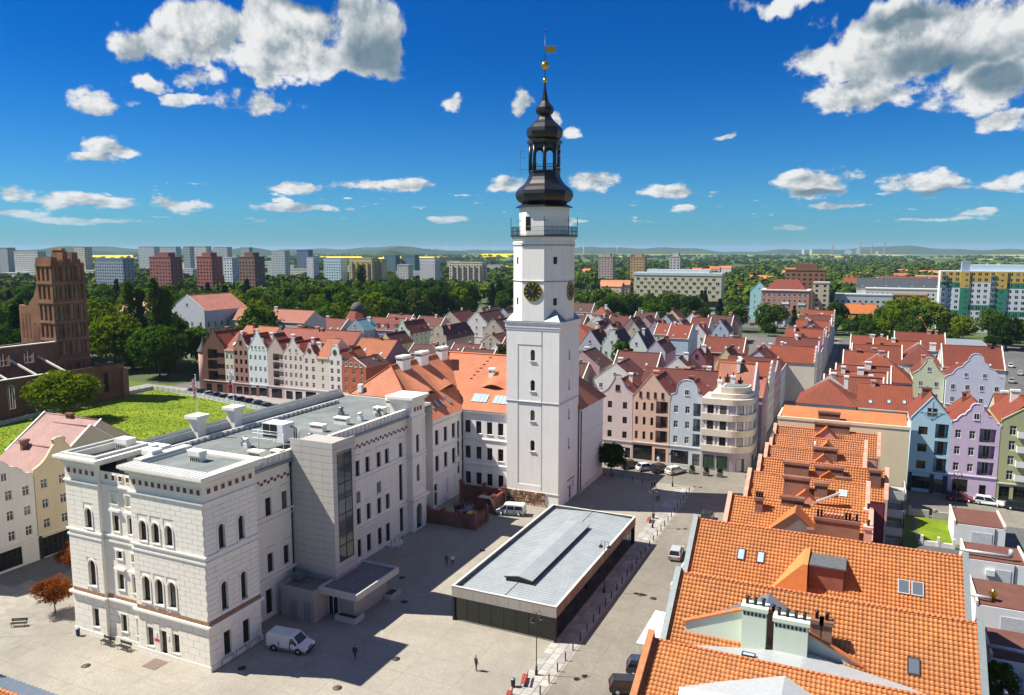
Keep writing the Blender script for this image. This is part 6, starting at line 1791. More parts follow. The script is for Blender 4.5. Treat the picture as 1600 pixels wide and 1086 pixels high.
for i, (x, y, W, D, e, r, ax, wc, rc) in enumerate((
 (-108, 314, 7, 14, 9, 13.4, 'y', BEI, RED3), (-100, 308, 7, 14, 9, 13, 'y', WHT, RED3), (-98, 330, 8, 14, 9, 14, 'y', PLUM, RED3), (-92, 316, 7, 14, 9, 13.2, 'y', BEI, BRN), (-96, 344, 9, 14, 9, 13.4, 'y', PNK, BRN), (-86, 328, 7, 16, 9, 13, 'y', LAV, BRN), (-89, 358, 8, 14, 9, 13.2, 'y', BLU, RED3), (-92, 380, 10, 14, 9, 14, 'y', YEL, RED3), (-80, 316, 9, 14, 9, 13, 'x', BEI, RED2), (-76, 330, 8, 14, 9, 13.4, 'y', BLU, RED), (-72, 348, 9, 14, 9, 13.4, 'x', WHT, RED3), (-66, 320, 7, 14, 9, 13.2, 'y', WHT, RED2), (-68, 368, 12, 12, 9, 13, 'x', PLUM, BRN), (-80, 372, 9, 14, 9, 13.5, 'y', WHT, RED), (-60, 340, 7, 14, 8.5, 13, 'y', BLU, BRN), (-110, 345, 10, 14, 9, 13, 'x', BEI, RED3), (-62, 376, 8, 12, 8.5, 13, 'y', BEI, BRN), (-105, 372, 11, 14, 9, 13, 'x', WHT, BRN), (-160, 424, 16, 12, 8, 13, 'x', WHT, BRN), (-141, 416, 9, 12, 7.5, 12, 'hip', WHT, RED2), (-118, 292, 12, 12, 8, 12.5, 'x', BEI, RED))):
    nm = {BEI: 'beige', WHT: 'white', BLU: 'pale blue', PLUM: 'plum', PNK: 'pink', LAV: 'lavender', YEL: 'yellow'}.get(wc)
    rn = {RED3: 'dark red', BRN: 'brown', RED: 'red', RED2: 'orange-red'}[rc]
    house('small %s house with %s roof, number %s of the block beyond the tower' % (nm, rn, ORD[i]), x, y, W, D, e, r, axis=ax, wc=wc, rc=rc, cols=2, floors=2, sky=1, group=G2, gable='tri' if ax == 'y' else 'parapet')
for i, (x, y, W, D, e, r, ax, wc, rc) in enumerate(((-82, 196, 13, 12, 8.5, 12.5, 'x', BEI, BRN), (-67, 200, 12, 14, 8.5, 13, 'y', WHT, RED3), (-84, 220, 12, 14, 8.5, 13, 'y', PNK, BRN), (-70, 226, 14, 12, 8, 12.5, 'x', BEI, RED3), (-54, 222, 10, 14, 8, 12.5, 'y', WHT, BRN), (-100, 214, 13, 14, 8.5, 13, 'x', BEI, RED3), (-100, 236, 12, 14, 8.5, 13, 'y', PLUM, BRN), (-116, 240, 13, 13, 8.5, 13, 'x', WHT, RED3))):
    nm = {BEI: 'beige', WHT: 'white', PLUM: 'plum', PNK: 'pink'}[wc]
    house('%s back house number %s between the tower and the green gables' % (nm, ORD[i]), x, y, W, D, e, r, axis=ax, wc=wc, rc=rc, cols=3, floors=2, sky=2, group=G2, gable='tri' if ax == 'y' else 'parapet')
# centre block behind the rounded corner building
G3 = 'houses behind the corner building'
house('long red roofed house with party walls behind the corner building', -50, 264, 14, 12, 9.5, 14.2, axis='x', wc=(.4, .16, .13), rc=RED, gable='parapet', cols=0, floors=2, sky=3, group=G3, chim=2)
house('yellow house with a plain gable behind the corner building', -42, 244, 6.4, 14, 8.6, 13.0, wc=YEL, rc=RED, cols=3, floors=2, attic=0, sky=1, group=G3)
house('plum house with a white arched window', -51.4, 248, 6.0, 14, 8.4, 12.2, wc=(.24, .10, .14), rc=RED, cols=0, floors=1, attic=1, group=G3, sky=1)
house('broad ochre orange walled house with a blank gable', -33, 246, 14.5, 12, 9.6, 13.6, wc=(.55, .24, .03), rc=RED, cols=0, floors=2, attic=0, group=G3, sky=0)
house('brown roofed house behind the row of three gables', -48, 176, 18, 16, 11.0, 15.4, axis='x', wc=BEI, rc=RED3, cols=0, floors=2, side='', chim=3, sky=3, group=G3)
house('red roofed back house with roof terrace walls', -46, 200, 16, 14, 8.0, 12.0, axis='x', wc=BEI, rc=RED, cols=3, floors=2, side='R', chim=2, sky=2, group=G3)
house('lilac grey side wing with small attic windows on the narrow street', -19.6, 160.5, 9.5, 7.5, 14.2, 20.4, 'E', wc=(.52, .45, .50), rc=(.34, .12, .075), gable='tri', cols=3, floors=4, attic=2, side='', near=True, gf=3.2, group=None)
house('brown roofed wing behind the lilac gable', -29, 171, 10.0, 11, 12.5, 16.0, axis='x', wc=PNK, rc=(.36, .12, .08), cols=0, floors=3, side='R', group=G3)
# narrow street: left row seen along its fronts
G4 = 'tall narrow houses along the side street'
cl = [(.52, .60, .54), (.60, .58, .55), (.38, .25, .24), (.56, .60, .66), (.64, .58, .50), (.40, .30, .40), (.62, .62, .60), (.36, .40, .50), (.52, .34, .28), (.60, .62, .64), (.44, .30, .26), (.58, .60, .62), (.46, .5, .56), (.62, .58, .54)]
nmz = ['mint', 'off white', 'brown', 'ice blue', 'cream', 'mauve', 'white', 'slate blue', 'terracotta', 'pale grey', 'russet', 'silver white', 'dove blue', 'ivory']
for i in range(14):
    y = 176 + i * 15.2 if i < 4 else 236 + (i - 4) * 15.4
    house('%s side street house with a narrow gable front and red roof' % nmz[i], -12.2 if y > 230 else -20.0, y, 14.6, 13, 11.0 + (i % 3) * .6, 15.4 + (i % 2), 'E', axis='y' if i % 3 else 'x', wc=cl[i], rc=(RED, RED2, RED3)[i % 3], cols=5, floors=3, gable=('tri', 'step', 'bell')[i % 3], sky=2, side='', group=G4, chim=2)
# right-hand block beyond the cream building
G5 = 'houses beyond the cream building'
house('white walled house with a steep hipped red roof', -12.5, 178, 12.0, 13, 10.6, 15.2, axis='hip', wc=(.66, .66, .62), rc=RED2, cols=1, floors=2, side='', sky=0, group=G5)
house('pale mint house with a wavy parapet and three skylights', -.2, 178, 10.4, 12, 10.4, 15.0, axis='x', wc=(.60, .68, .56), rc=RED2, cols=1, floors=2, side='', sky=3, group=G5)
for i, (x, y, W, D, r) in enumerate(((-8, 190, 13, 9, 14.6), (-7, 198, 13, 9, 14.8), (-6, 207, 13, 10, 15), (-5, 236, 12, 12, 15), (-3, 250, 14, 14, 15.4), (3, 268, 14, 16, 15), (10, 296, 16, 16, 15.2), (-4, 290, 12, 14, 14))):
    house('red roofed terrace house number %s from the cream building along the side street' % ('one', 'two', 'three', 'four', 'five', 'six', 'seven', 'eight')[i], x, y, W, D, 10, r, axis='x', wc=(.6, .58, .56), rc=(RED, RED2)[i % 2], gable='parapet', cols=3, floors=2, side='R', sky=2, group=G5, chim=2)
house('large hipped red roof house with a white shaped end wall', -3, 216, 15, 15, 10.6, 16.6, axis='hip', wc=(.64, .66, .70), rc=RED2, cols=2, floors=2, side='R', sky=0, group=G5)
house('pale green house with a curved gable and balconies', 13.0, 234, 7.6, 14, 10.2, 14.0, wc=(.60, .66, .46), rc=RED, gable='bell', cols=2, floors=2, gtop=15.2, group=G5)
house('broad violet white house with a scrolled baroque gable', 20.8, 232, 13.2, 14, 10.2, 14.4, wc=(.58, .60, .72), rc=RED, gable='baroque', cols=4, floors=2, gtop=17.2, attic=2, group=G5)
house('long red roof range behind the baroque gable', 21.0, 248, 15.5, 18, 11.0, 16.4, axis='x', wc=WHT, rc=RED, gable='parapet', cols=0, floors=2, side='R', sky=2, group=G5)
house('hipped red roof house beside the pale green gable', 10.0, 250, 11, 16, 11, 16, axis='hip', wc=WHT, rc=RED, cols=0, floors=2, side='', sky=0, group=G5)
house('red roofed house with glazed roof lights at the right edge', 24.5, 172, 12, 12, 11.5, 15.5, axis='x', wc=(.5, .45, .35), rc=RED2, cols=0, floors=2, side='', sky=4, group=G5, chim=2)
fl_ = thing('flat_roofed_hall', 'long hall with a pale metal flat roof behind the red roofs', 'hall', (18, 322, 0))
b = MB(); b.box(0, 0, 0, 24, 28, 8.6); b.build('wall', plaster((.5, .5, .5), .3), fl_)
b = MB(); b.box(-.4, -.4, 8.6, 24.4, 28.4, 9.0); b.build('roof', M_ZINC, fl_)

# ------------------------------------------------------------------ rounded corner building
cb_ = thing('corner_building', 'cream and lilac corner building with rounded end and striped balconies bands', 'building', (-28.6, 153.6, 0))
M_CBC, M_CBL = plaster((.66, .60, .50), .2), plaster((.46, .41, .47), .22)
def rounded(x0, y0, x1, y1, r, n=10):
    p = [(x0, y0)]
    for k in range(n + 1):
        t = -pi / 2 + pi / 2 * k / n; p.append((x1 - r + r * cos(t), y0 + r + r * sin(t)))
    return p + [(x1, y1), (x0, y1)]
def loft(name, pts, z0, z1, m, cap=True):
    b = MB(); n = len(pts)
    for k in range(n):
        (xa, ya), (xb, yb) = pts[k], pts[(k + 1) % n]
        b.add([(xa, ya, z0), (xb, yb, z0), (xb, yb, z1), (xa, ya, z1)])
    if cap: b.add([(x, y, z1) for x, y in pts])
    return b.build(name, m, cb_)
base = rounded(0, 0, 9.4, 7.2, 4.2)
loft('ground_storey', base, 0, 3.9, M_CBL)
for k in range(3):
    z = 3.9 + k * 3.2
    loft('cream_band', rounded(0, -.35, 9.75, 7.2, 4.4), z, z + 1.35, M_CBC); loft('storey_wall', base, z + 1.35, z + 3.2, M_CBL)
loft('cream_band', rounded(0, -.3, 9.7, 7.2, 4.4), 13.5, 14.7, M_CBC)
loft('setback', rounded(1.6, .6, 9.2, 7.0, 4.0), 14.7, 15.6, M_CBC); loft('setback', rounded(3.4, 1.2, 8.6, 6.6, 3.2), 15.6, 16.9, M_CBC)
loft('roof', rounded(3.8, 1.6, 8.2, 6.4, 2.8), 16.9, 17.0, M_ROOFFELT)
for k in range(3):
    z = 3.9 + k * 3.2 + 1.38
    for i, (px_, py_, ang) in enumerate(((1.1, 0, 0), (3.6, 0, 0), (6.9, .45, .55), (8.75, 2.2, 1.2), (9.4, 4.6, pi / 2))):
        wn_ = newobj('window', win_meshes(1.2, 1.7, 0, 'cross', M_DARKFRAME, M_GLASS)[0], cb_, (px_ + .02 * sin(ang), py_ - .03, z), ang); newobj('pane', win_meshes(1.2, 1.7, 0, 'cross', M_DARKFRAME, M_GLASS)[1], wn_)
        for s_ in (-.4, 1.25):
            q = MB(); q.box(s_, -.07, 0, s_ + .36, .03, 1.7); q.build('shutter', M_FRAME, wn_)
M_GREENGL = glass((.02, .06, .03), .1)
for i, (px_, py_, ang, w) in enumerate(((.5, -.02, 0, 2.1), (3.2, -.02, 0, 2.1), (6.9, .42, .55, 1.7), (9.42, 4.5, pi / 2, 1.2))):
    a, b = win_meshes(w, 2.6, 0, 'mull', M_DARKFRAME, M_GREENGL); wn_ = newobj('shop_window', a, cb_, (px_, py_, .5 if i < 2 else .1), ang); newobj('pane', b, wn_)
for k in range(4): chimney(cb_, 2.4 + k * 1.3, 6.0 + (k % 2), 14, 17.6 + (k % 3) * .5, .8, .8, M_DARKFRAME if k % 2 else M_CHIM, 1, False)
# ------------------------------------------------------------------ lawn, its fence, the ruined church
def lawn_mat():
    m, t, b = _base('lawn')
    p = pos(t)
    n = t.noise(p, .12, 6, .65); n2 = t.noise(p, 1.3, 5, .7)
    c = t.mix(t.ramp(n, .35, .65), (.115, .185, .012, 1), (.22, .28, .025, 1))
    c = t.mix(t.ramp(n2, .4, .7, 0, .6), c, (.075, .125, .008, 1))
    t.link(c, b.inputs['Base Color']); b.inputs['Roughness'].default_value = .95; b.inputs['Specular IOR Level'].default_value = .1
    bump(t, b, n2, .5, .25)
    return m
M_LAWN = lawn_mat()
LAWN = [(-196, 92), (-122, 92), (-122, 150), (-145, 159), (-168, 164.5), (-186, 168.5), (-203.5, 171), (-201, 150), (-196.5, 119)]
sheet('lawn', LAWN, .03, M_LAWN)
sheet('lawn', [(14.5, 140), (9.5, 140), (9.5, 128), (14.5, 128)], .014, M_LAWN)
sheet('park_ground', [(-700, 180), (-190, 180), (-190, 420), (90, 420), (90, 455), (-20, 455), (-20, 700), (-500, 900), (-1100, 900)], -.008, flat('leaf_floor', (.05, .075, .025), .95, var=.4, scale=.05))
def inside(x, y, P):
    r = False; n = len(P); j = n - 1
    for i in range(n):
        if (P[i][1] > y) != (P[j][1] > y) and x < (P[j][0] - P[i][0]) * (y - P[i][1]) / (P[j][1] - P[i][1]) + P[i][0]: r = not r
        j = i
    return r
rr = random.Random(21)
gt = MB()
for k in range(26000):
    x, y = rr.uniform(-203, -122), rr.uniform(92, 171)
    if not inside(x, y, LAWN): continue
    h = rr.uniform(.06, .2) * (2.2 if rr.random() < .04 else 1); a = rr.uniform(0, pi); w = rr.uniform(.06, .2)
    dx, dy = cos(a) * w, sin(a) * w
    gt.add([(x - dx, y - dy, .02), (x + dx, y + dy, .02), (x + dx * .6 + .03, y + dy * .6, h), (x - dx * .5, y - dy * .5 + .03, h * .9)])
tag(gt.build('grass', M_LAWN), 'rough green grass growing over the lawn by the ruined church', 'grass', kind='stuff')
fe = thing('concrete_fence', 'low grey concrete panel fence round the green lawn', 'fence', (-200, 130, 0))
pm = MB(); pm.box(0, -.05, 0, 1, .05, 1.1); pm = pm.mesh('panel', [flat('concrete', (.40, .44, .42), .9, var=.2)])
po = MB(); po.box(-.1, -.1, 0, .1, .1, 1.3); po = po.mesh('post', [flat('concrete2', (.30, .33, .32), .9)])
FPTS = [(-193, 100), (-197, 119), (-202.5, 148), (-204.5, 171), (-186, 169.3), (-168.5, 165.2), (-145, 159.8), (-122, 151)]
for (xa, ya), (xb, yb) in zip(FPTS[:-1], FPTS[1:]):
    L = hypot(xb - xa, yb - ya); n = max(1, round(L / 2.6)); a = atan2(yb - ya, xb - xa)
    for k in range(n):
        x, y = xa + (xb - xa) * k / n + 200, ya + (yb - ya) * k / n - 130
        newobj('panel', pm, fe, (x, y, 0), a, (L / n, 1, 1)); newobj('post', po, fe, (x, y, 0), a)
M_RUIN = brick_mat((.20, .085, .05), (.27, .125, .072), .34, .11, (.24, .18, .14))
M_RUIN2 = brick_mat((.28, .13, .065), (.36, .18, .095), .34, .11, (.30, .23, .17))
M_NICHE = brick_mat((.30, .20, .14), (.38, .28, .20), .34, .11)
ch = thing('ruined_church', 'ruined gothic brick church with a broken tower and roofless nave', 'church', (-213.5, 146.5, 0))
FA_ = Fr(11.5, -52, pi / 2)
aw = MB()
ops = [A(y - 146.5 + 52, 2.0, 2.6, 9.0) for y in (108.0, 116.0, 124.3, 132.0, 140.5)] + [A(152.2 - 146.5 + 52, 1.6, 2.4, 8.4)]
wall(aw, FA_, 0, 64.0, 0, 10.3, ops, 0, .7)
aw.fbox(FA_, 0, 64, .7, .9, 10.1, 10.35)
aw.build('aisle_wall', M_RUIN, ch)
for op in ops[:5]:
    q = MB(); f = FA_
    q.fbox(f, op[0], op[0] + .16, .1, .3, op[2], op[3] - 1.0); q.fbox(f, op[1] - .16, op[1], .1, .3, op[2], op[3] - 1.0)
    for u in (.33, .66): q.fbox(f, op[0] + 2 * u - .07, op[0] + 2 * u + .07, .15, .3, op[2], op[3] - .4)
    n = 8
    for k in range(n):
        a0, a1 = pi * k / n, pi * (k + 1) / n; r = 1.0; zt = op[3] - 1
        q.prism(f, [(op[0] + 1 - R_ * cos(t), zt + R_ * sin(t)) for R_, t in ((.84, a0), (1.0, a0), (1.0, a1), (.84, a1))], .1, .3)
    q.build('tracery', M_STONE, ch)
q = MB(); q.fbox(FA_, ops[5][0], ops[5][1], .6, .7, 2.4, 8.4); q.build('dark_window', M_BLACK, ch)
cp = MB(); cp.fbox(FA_, 0, 42, -.12, .95, 10.35, 10.6); cp.build('coping', M_STONE, ch)
ew = MB(); ew.box(-1, 12, 0, 11.5, 12.9, 9.6); ew.box(10.4, 11.6, 0, 12.4, 13.4, 8.6); ew.build('end_wall', M_RUIN2, ch)
FC_ = Fr(0, -52, pi / 2)
cw = MB(); opc = [A(y - 146.5 + 52, 2.2, 12.4, 16.0) for y in (106, 114, 122.2, 130.2, 137.0)]
wall(cw, FC_, 0, 52, 0, 17.4, opc, 0, .9); wall(cw, Fr(-.9, 0, -pi / 2), 0, 52, 0, 17.4, [(52 - o[1], 52 - o[0], o[2], o[3], 1) for o in opc], 0, .02); cw.fbox(FC_, 0, 52, 0, .9, 17.3, 17.42)
cw.build('clerestory', M_RUIN, ch)
cp = MB(); cp.fbox(FC_, 0, 52, -.15, 1.05, 17.42, 17.7); cp.build('coping', M_STONE, ch)
for op in opc:
    q = MB(); q.fbox(FC_, op[0], op[1], .45, .55, op[2], op[2] + .14); q.fbox(FC_, (op[0] + op[1]) / 2 - .1, (op[0] + op[1]) / 2 + .1, .45, .55, op[2], op[3]); q.fbox(FC_, op[0], op[1], .45, .55, op[2] + 1.5, op[2] + 1.65)
    q.fbox(FC_, op[0] - .3, op[0], -.06, 0, op[2], op[3] - .8); q.fbox(FC_, op[1], op[1] + .3, -.06, 0, op[2], op[3] - .8); q.build('tracery', M_STONE, ch)
for y in (-46, -38, -30, -22, -14, -6):
    q = MB(); q.add([(0, y, 14.2), (0, y + .4, 14.2), (11.4, y + .4, 10.6), (11.4, y, 10.6)]); q.add([(0, y, 13.7), (0, y, 14.2), (11.4, y, 10.6), (11.4, y, 10.1)]); q.add([(0, y + .4, 13.7), (11.4, y + .4, 10.1), (11.4, y + .4, 10.6), (0, y + .4, 14.2)]); q.build('rafter', M_STONE, ch)
nf = MB(); nf.box(-14, -52, 0, 11, 12, .05); nf.build('nave_floor', flat('rubble_floor', (.12, .09, .07), .95), ch)
nw = MB(); nw.box(-14.9, -52, 0, -14, 0, 16.5); nw.build('north_wall', M_RUIN, ch)
# tower: faces with rows of blind arches
FT1, FT2 = Fr(0, 0, pi / 2), Fr(-6.9, 0)
rows_ = [(5.2, 10.6), (13.4, 17.4), (18.6, 22.6), (23.6, 28.2), (29.8, 33.8), (35.2, 39.2)]
op1 = []
for k, (z0, z1) in enumerate(rows_):
    n = 6 if k % 2 else 7
    for i in range(n): op1.append((.5 + i * 9.6 / n, .5 + i * 9.6 / n + 9.6 / n * .62, z0, z1, 1))
op2 = []
for k, (z0, z1) in enumerate(rows_[2:]):
    for i in range(3): op2.append((.7 + i * 2.0, .7 + i * 2.0 + 1.15, z0, z1, 1))
tw = MB()
wall(tw, FT1, 0, 10.4, 0, 40.0, op1, 0, .5); tw.build('tower_wall', M_RUIN, ch)
tw = MB(); wall(tw, FT2, 0, 6.9, 0, 40.4, op2, 0, .5); tw.build('tower_wall', M_RUIN2, ch)
for op, fr, i in [(o, FT1, i) for i, o in enumerate(op1)] + [(o, FT2, i) for i, o in enumerate(op2)]:
    q = MB(); q.fbox(fr, op[0] - .02, op[1] + .02, .42, .5, op[2], op[3]); q.build('blind_arch', M_NICHE if (fr is FT1 and (i * 7) % 5 < 3) else M_RUIN, ch)
bm = MB()
bm.box(-6.9, 10.4, 0, 0, 10.5, 36); bm.box(-7.0, 0, 0, -6.9, 10.4, 34)
for (z, h) in ((11.6, .5), (17.7, .35), (22.8, .4), (28.6, .5), (34.2, .5), (39.4, .4)): bm.box(-6.9, -.2, z, .2, 10.45, z + h)
bm.build('string_course', M_RUIN2, ch)
rg = random.Random(4)
for k, (x0, y0, x1, y1, z0, z1) in enumerate(((-6.9, 0, 0, 2.2, 40, 42.0), (-6.0, 2.2, 0, 3.6, 40, 41.2), (-5, 3.6, 0, 5.6, 40, 44.0), (-4.4, 3.8, -.3, 5.2, 44, 44.6), (-4.4, 6.6, 0, 8.6, 40, 43.4), (-4, 5.6, 0, 6.6, 40, 42.2), (-5, 8.6, 0, 9.6, 40, 41.4), (-3, 9.6, 0, 10.4, 40, 40.6))):
    q = MB(); q.prism(Fr(x1, y0, pi / 2), [(0, z0), (y1 - y0, z0), (y1 - y0 - rg.uniform(0, .4), z1 - rg.uniform(0, .3)), (rg.uniform(.1, .5), z1)], 0, x1 - x0); q.build('broken_masonry', M_RUIN2 if k % 2 else M_RUIN, ch)
# broken west flank of the tower
q = MB(); q.prism(Fr(-16, 0), [(0, 0), (9.1, 0), (9.1, 34), (8.6, 33), (7.2, 30.4), (5.6, 29.2), (4.8, 27.9), (2.6, 27.6), (.3, 27.9), (.1, 20)], 0, 1.2)
q.build('flank_wall', M_RUIN2, ch)
for i in range(3):
    q = MB(); q.fbox(Fr(-16, 0), 1.0 + i * 1.6, 1.8 + i * 1.6, -.06, 0, 18.4, 25.5); q.build('blind_arch', M_RUIN, ch)
q = MB(); q.prism(Fr(-16, 0), [(5.4, 15.2), (8.4, 15.2), (8.7, 21.5), (7.4, 23.0), (6.0, 22.2)], -.05, 0); q.build('blind_arch', M_RUIN, ch)

# ------------------------------------------------------------------ trees
def leaf_mat(name, c1, c2, trans=.35):
    m, t, b = _base(name)
    oi = t.add('ShaderNodeObjectInfo')
    n = t.noise(pos(t), .28, 4, .6)
    n2 = t.noise(pos(t), 1.6, 2, .6)
    f = t.math('ADD', t.math('MULTIPLY', oi.outputs['Random'], .55), t.ramp(n, .35, .65, 0, .45))
    c = t.mix(f, c3(c1), c3(c2))
    c = t.mix(t.ramp(n2, .45, .7, 0, .4), c, c3(tuple(x * .5 for x in c1)))
    df = t.add('ShaderNodeBsdfDiffuse'); t.link(c, df.inputs['Color'])
    tl = t.add('ShaderNodeBsdfTranslucent'); t.link(t.mix(1.0, c, (1.2, 1.35, .5, 1), 'MULTIPLY'), tl.inputs['Color'])
    mx = t.add('ShaderNodeMixShader'); mx.inputs[0].default_value = trans
    t.link(df.outputs[0], mx.inputs[1]); t.link(tl.outputs[0], mx.inputs[2])
    t.link(mx.outputs[0], t.n['Material Output'].inputs['Surface'])
    return m
M_BARK = flat('bark', (.07, .05, .035), .95, var=.3)
LEAF = {'mid': leaf_mat('leaf_mid', (.034, .082, .007), (.085, .145, .012)), 'dark': leaf_mat('leaf_dark', (.015, .040, .006), (.034, .072, .008)), 'lime': leaf_mat('leaf_lime', (.08, .135, .006), (.16, .20, .010)), 'red': leaf_mat('leaf_red', (.13, .022, .012), (.30, .10, .02)), 'poplar': leaf_mat('leaf_poplar', (.048, .09, .012), (.09, .14, .02)), 'fir': leaf_mat('needle', (.008, .022, .010), (.016, .036, .014), .15), 'olive': leaf_mat('leaf_olive', (.05, .085, .015), (.11, .14, .03))}
def quads_mesh(name, V, mat):
    n = len(V) // 4
    me = bpy.data.meshes.new(name)
    me.vertices.add(4 * n); me.vertices.foreach_set('co', V.astype(np.float32).ravel())
    me.loops.add(4 * n); me.loops.foreach_set('vertex_index', np.arange(4 * n, dtype=np.int32))
    me.polygons.add(n); me.polygons.foreach_set('loop_start', np.arange(0, 4 * n, 4, dtype=np.int32))
    me.update(calc_edges=True); me.materials.append(mat)
    return me
def cards(P, N, S, r):
    """four corners of one small leaf card at each point P, facing N, of size S"""
    T = np.cross(N, np.array([0, 0, 1.0])); T /= (np.linalg.norm(T, axis=1)[:, None] + 1e-6); Q = np.cross(N, T)
    a = r.uniform(0, pi, len(P))[:, None]; T, Q = T * np.cos(a) + Q * np.sin(a), Q * np.cos(a) - T * np.sin(a)
    S = S[:, None]
    return np.stack([P - T * S * .5 - Q * S * .38, P + T * S * .5 - Q * S * .25, P + T * S * .38 + Q * S * .5, P - T * S * .43 + Q * S * .4], 1).reshape(-1, 3)
def crown_mesh(seed, kind, mat, n_clump=70, per=42, leaf=.055, shape='round'):
    """unit crown (height 1, width ~1): clumps of leaf cards facing outwards from each clump"""
    r = np.random.default_rng(seed)
    cs = []
    while len(cs) < n_clump:
        p = r.uniform(-1, 1, 3)
        l = np.linalg.norm(p)
        if l > 1 or l < .35: continue
        if shape == 'round':
            c = np.array([p[0] * .42, p[1] * .42, .56 + p[2] * .36]); rad_ = r.uniform(.09, .16)
            if p[2] < -.75: continue
        elif shape == 'column':
            z = r.uniform(.06, .97); w = .14 * (sin(pi * min(1, (z + .12) / 1.05)) ** .6)
            a = r.uniform(0, 2 * pi); q = r.uniform(.3, 1); c = np.array([cos(a) * w * q, sin(a) * w * q, z]); rad_ = r.uniform(.04, .075)
        elif shape == 'cone':
            z = r.uniform(.08, .98); w = .26 * (1 - z) + .01; a = r.uniform(0, 2 * pi); q = r.uniform(.5, 1); c = np.array([cos(a) * w * q, sin(a) * w * q, z]); rad_ = .05 + .05 * (1 - z)
        else:
            c = np.array([p[0] * .5, p[1] * .5, .45 + p[2] * .42]); rad_ = r.uniform(.10, .17)
        cs.append((c, rad_))
    C_c = np.repeat(np.array([c for c, _ in cs]), per, 0); rc = np.repeat(np.array([q for _, q in cs]), per)
    d = r.normal(size=(len(rc), 3)); d /= np.linalg.norm(d, axis=1)[:, None]
    if shape != 'cone': d[:, 2] = np.where(d[:, 2] < -.5, -d[:, 2], d[:, 2])
    N = d + r.normal(size=d.shape) * .35; N /= np.linalg.norm(N, axis=1)[:, None]
    V = cards(C_c + d * (rc * r.uniform(.75, 1.1, len(rc)))[:, None], N, leaf * r.uniform(.6, 1.25, len(rc)), r)
    return quads_mesh('crown', V, mat)
def trunk_mesh(seed, shape='round'):
    r = random.Random(seed); b = MB()
    top = .55 if shape in ('round', 'bush') else .9
    b.tube((0, 0, 0), (r.uniform(-.01, .01), 0, .25), .026, 7, 0, .02); b.tube((0, 0, .25), (.01, .01, top), .02, 7, 0, .008)
    if shape in ('round', 'bush'):
        for k in range(5):
            a = 2 * pi * k / 5 + r.uniform(-.3, .3); z = r.uniform(.22, .38)
            b.tube((0, 0, z), (cos(a) * .22, sin(a) * .22, z + r.uniform(.18, .3)), .012, 5, 0, .004)
    return b.mesh('trunk', [M_BARK])
CROWN = {}
for kind, shape, n in (('mid', 'round', 3), ('dark', 'round', 2), ('lime', 'round', 2), ('olive', 'round', 1), ('poplar', 'column', 2), ('fir', 'cone', 2)):
    CROWN[kind] = [(crown_mesh(hash_ + 17 * i, kind, LEAF[kind], 64 if shape == 'round' else 90, 44 if shape == 'round' else 30, .055 if shape == 'round' else .032, shape), trunk_mesh(i, shape)) for i, hash_ in enumerate([len(kind) * 100 + ord(kind[0])] * n)]
CROWN['red'] = [(crown_mesh(5, 'red', LEAF['red'], 110, 70, .034, 'bush'), trunk_mesh(3, 'bush'))]
CROWN['near'] = [(crown_mesh(77, 'lime', LEAF['lime'], 120, 70, .038, 'round'), trunk_mesh(8))]
CROWN['near2'] = [(crown_mesh(78, 'mid', LEAF['mid'], 120, 70, .038, 'round'), trunk_mesh(9))]
def tree(kind, x, y, h, w, label, group=None, name='tree', i=None, z=0, rt=None):
    r = RND
    me, tk = CROWN[kind][(i if i is not None else r.randrange(99)) % len(CROWN[kind])]
    t = thing(name, label, 'tree', (x, y, z), r.uniform(0, 6.28), group)
    newobj('crown', me, t, (0, 0, 1.3 if kind == 'red' else 0), 0, (w, w, h * (.85 if kind == 'red' else 1))); newobj('trunk', tk, t, (0, 0, 0), 0, (h * .8, h * .8, h))
    return t
tree('near', -187, 129, 13.5, 18, 'bright green spreading tree in front of the ruined church', name='broadleaf_tree')
tree('near2', -222, 189, 18, 20, 'big round dark green tree at the corner of the lawn', name='broadleaf_tree')
tree('near', -249, 193, 21, 22, 'bright green tree right of the ruined church tower', name='broadleaf_tree')
tree('mid', -256, 214, 18, 16, 'green tree behind the big round one at the lawn corner', name='broadleaf_tree')
tree('lime', -262, 205, 16, 16, 'yellow green tree below the poplars', name='broadleaf_tree')
tree('mid', -216, 204, 13, 9, 'slender green tree right of the poplars', name='broadleaf_tree')
tree('poplar', -211, 214, 15, 22, 'small upright tree near the white classical building', name='broadleaf_tree')
for k, (x, y, h) in enumerate(((-249, 200, 33), (-246.5, 203, 30), (-231, 196, 34), (-228, 198.5, 31), (-234, 201, 29))):
    tree('poplar', x, y, h, h * .72, ('left one of the tall poplars behind the lawn corner', 'poplar second from the left behind the lawn corner', 'tallest poplar behind the lawn corner', 'right one of the tall poplars behind the lawn corner', 'poplar hidden behind the tallest one')[k], 'tall poplars', 'poplar_tree')
for k, (x, y, h) in enumerate(((-224, 226, 15), (-213, 232, 16), (-204, 229, 14), (-236, 221, 13), (-196, 236, 15))):
    tree(('mid', 'dark', 'mid', 'lime', 'dark')[k], x, y, h, h * .9, 'tree number %s from the poplars along the white classical building' % ('two', 'three', 'four', 'one', 'five')[k], 'trees before the classical building', 'broadleaf_tree')
tree('dark', -43.4, 140.9, 6.6, 6.2, 'small dark round tree beside the tower wing', name='broadleaf_tree')
tree('mid', -74.5, 252, 14, 8, 'green tree standing in front of the stepped gable', name='broadleaf_tree')
tree('red', -87.9, 57.6, 4.2, 4.4, 'small clipped tree with orange red leaves on the flagged path', name='clipped_tree')
tree('red', -96.0, 66.3, 4.2, 4.4, 'small red leaved tree behind the corner of the town hall', name='clipped_tree')
tree('red', -96.5, 46.5, 4.4, 4.6, 'red leaved tree whose shadow falls in at the left edge', name='clipped_tree')
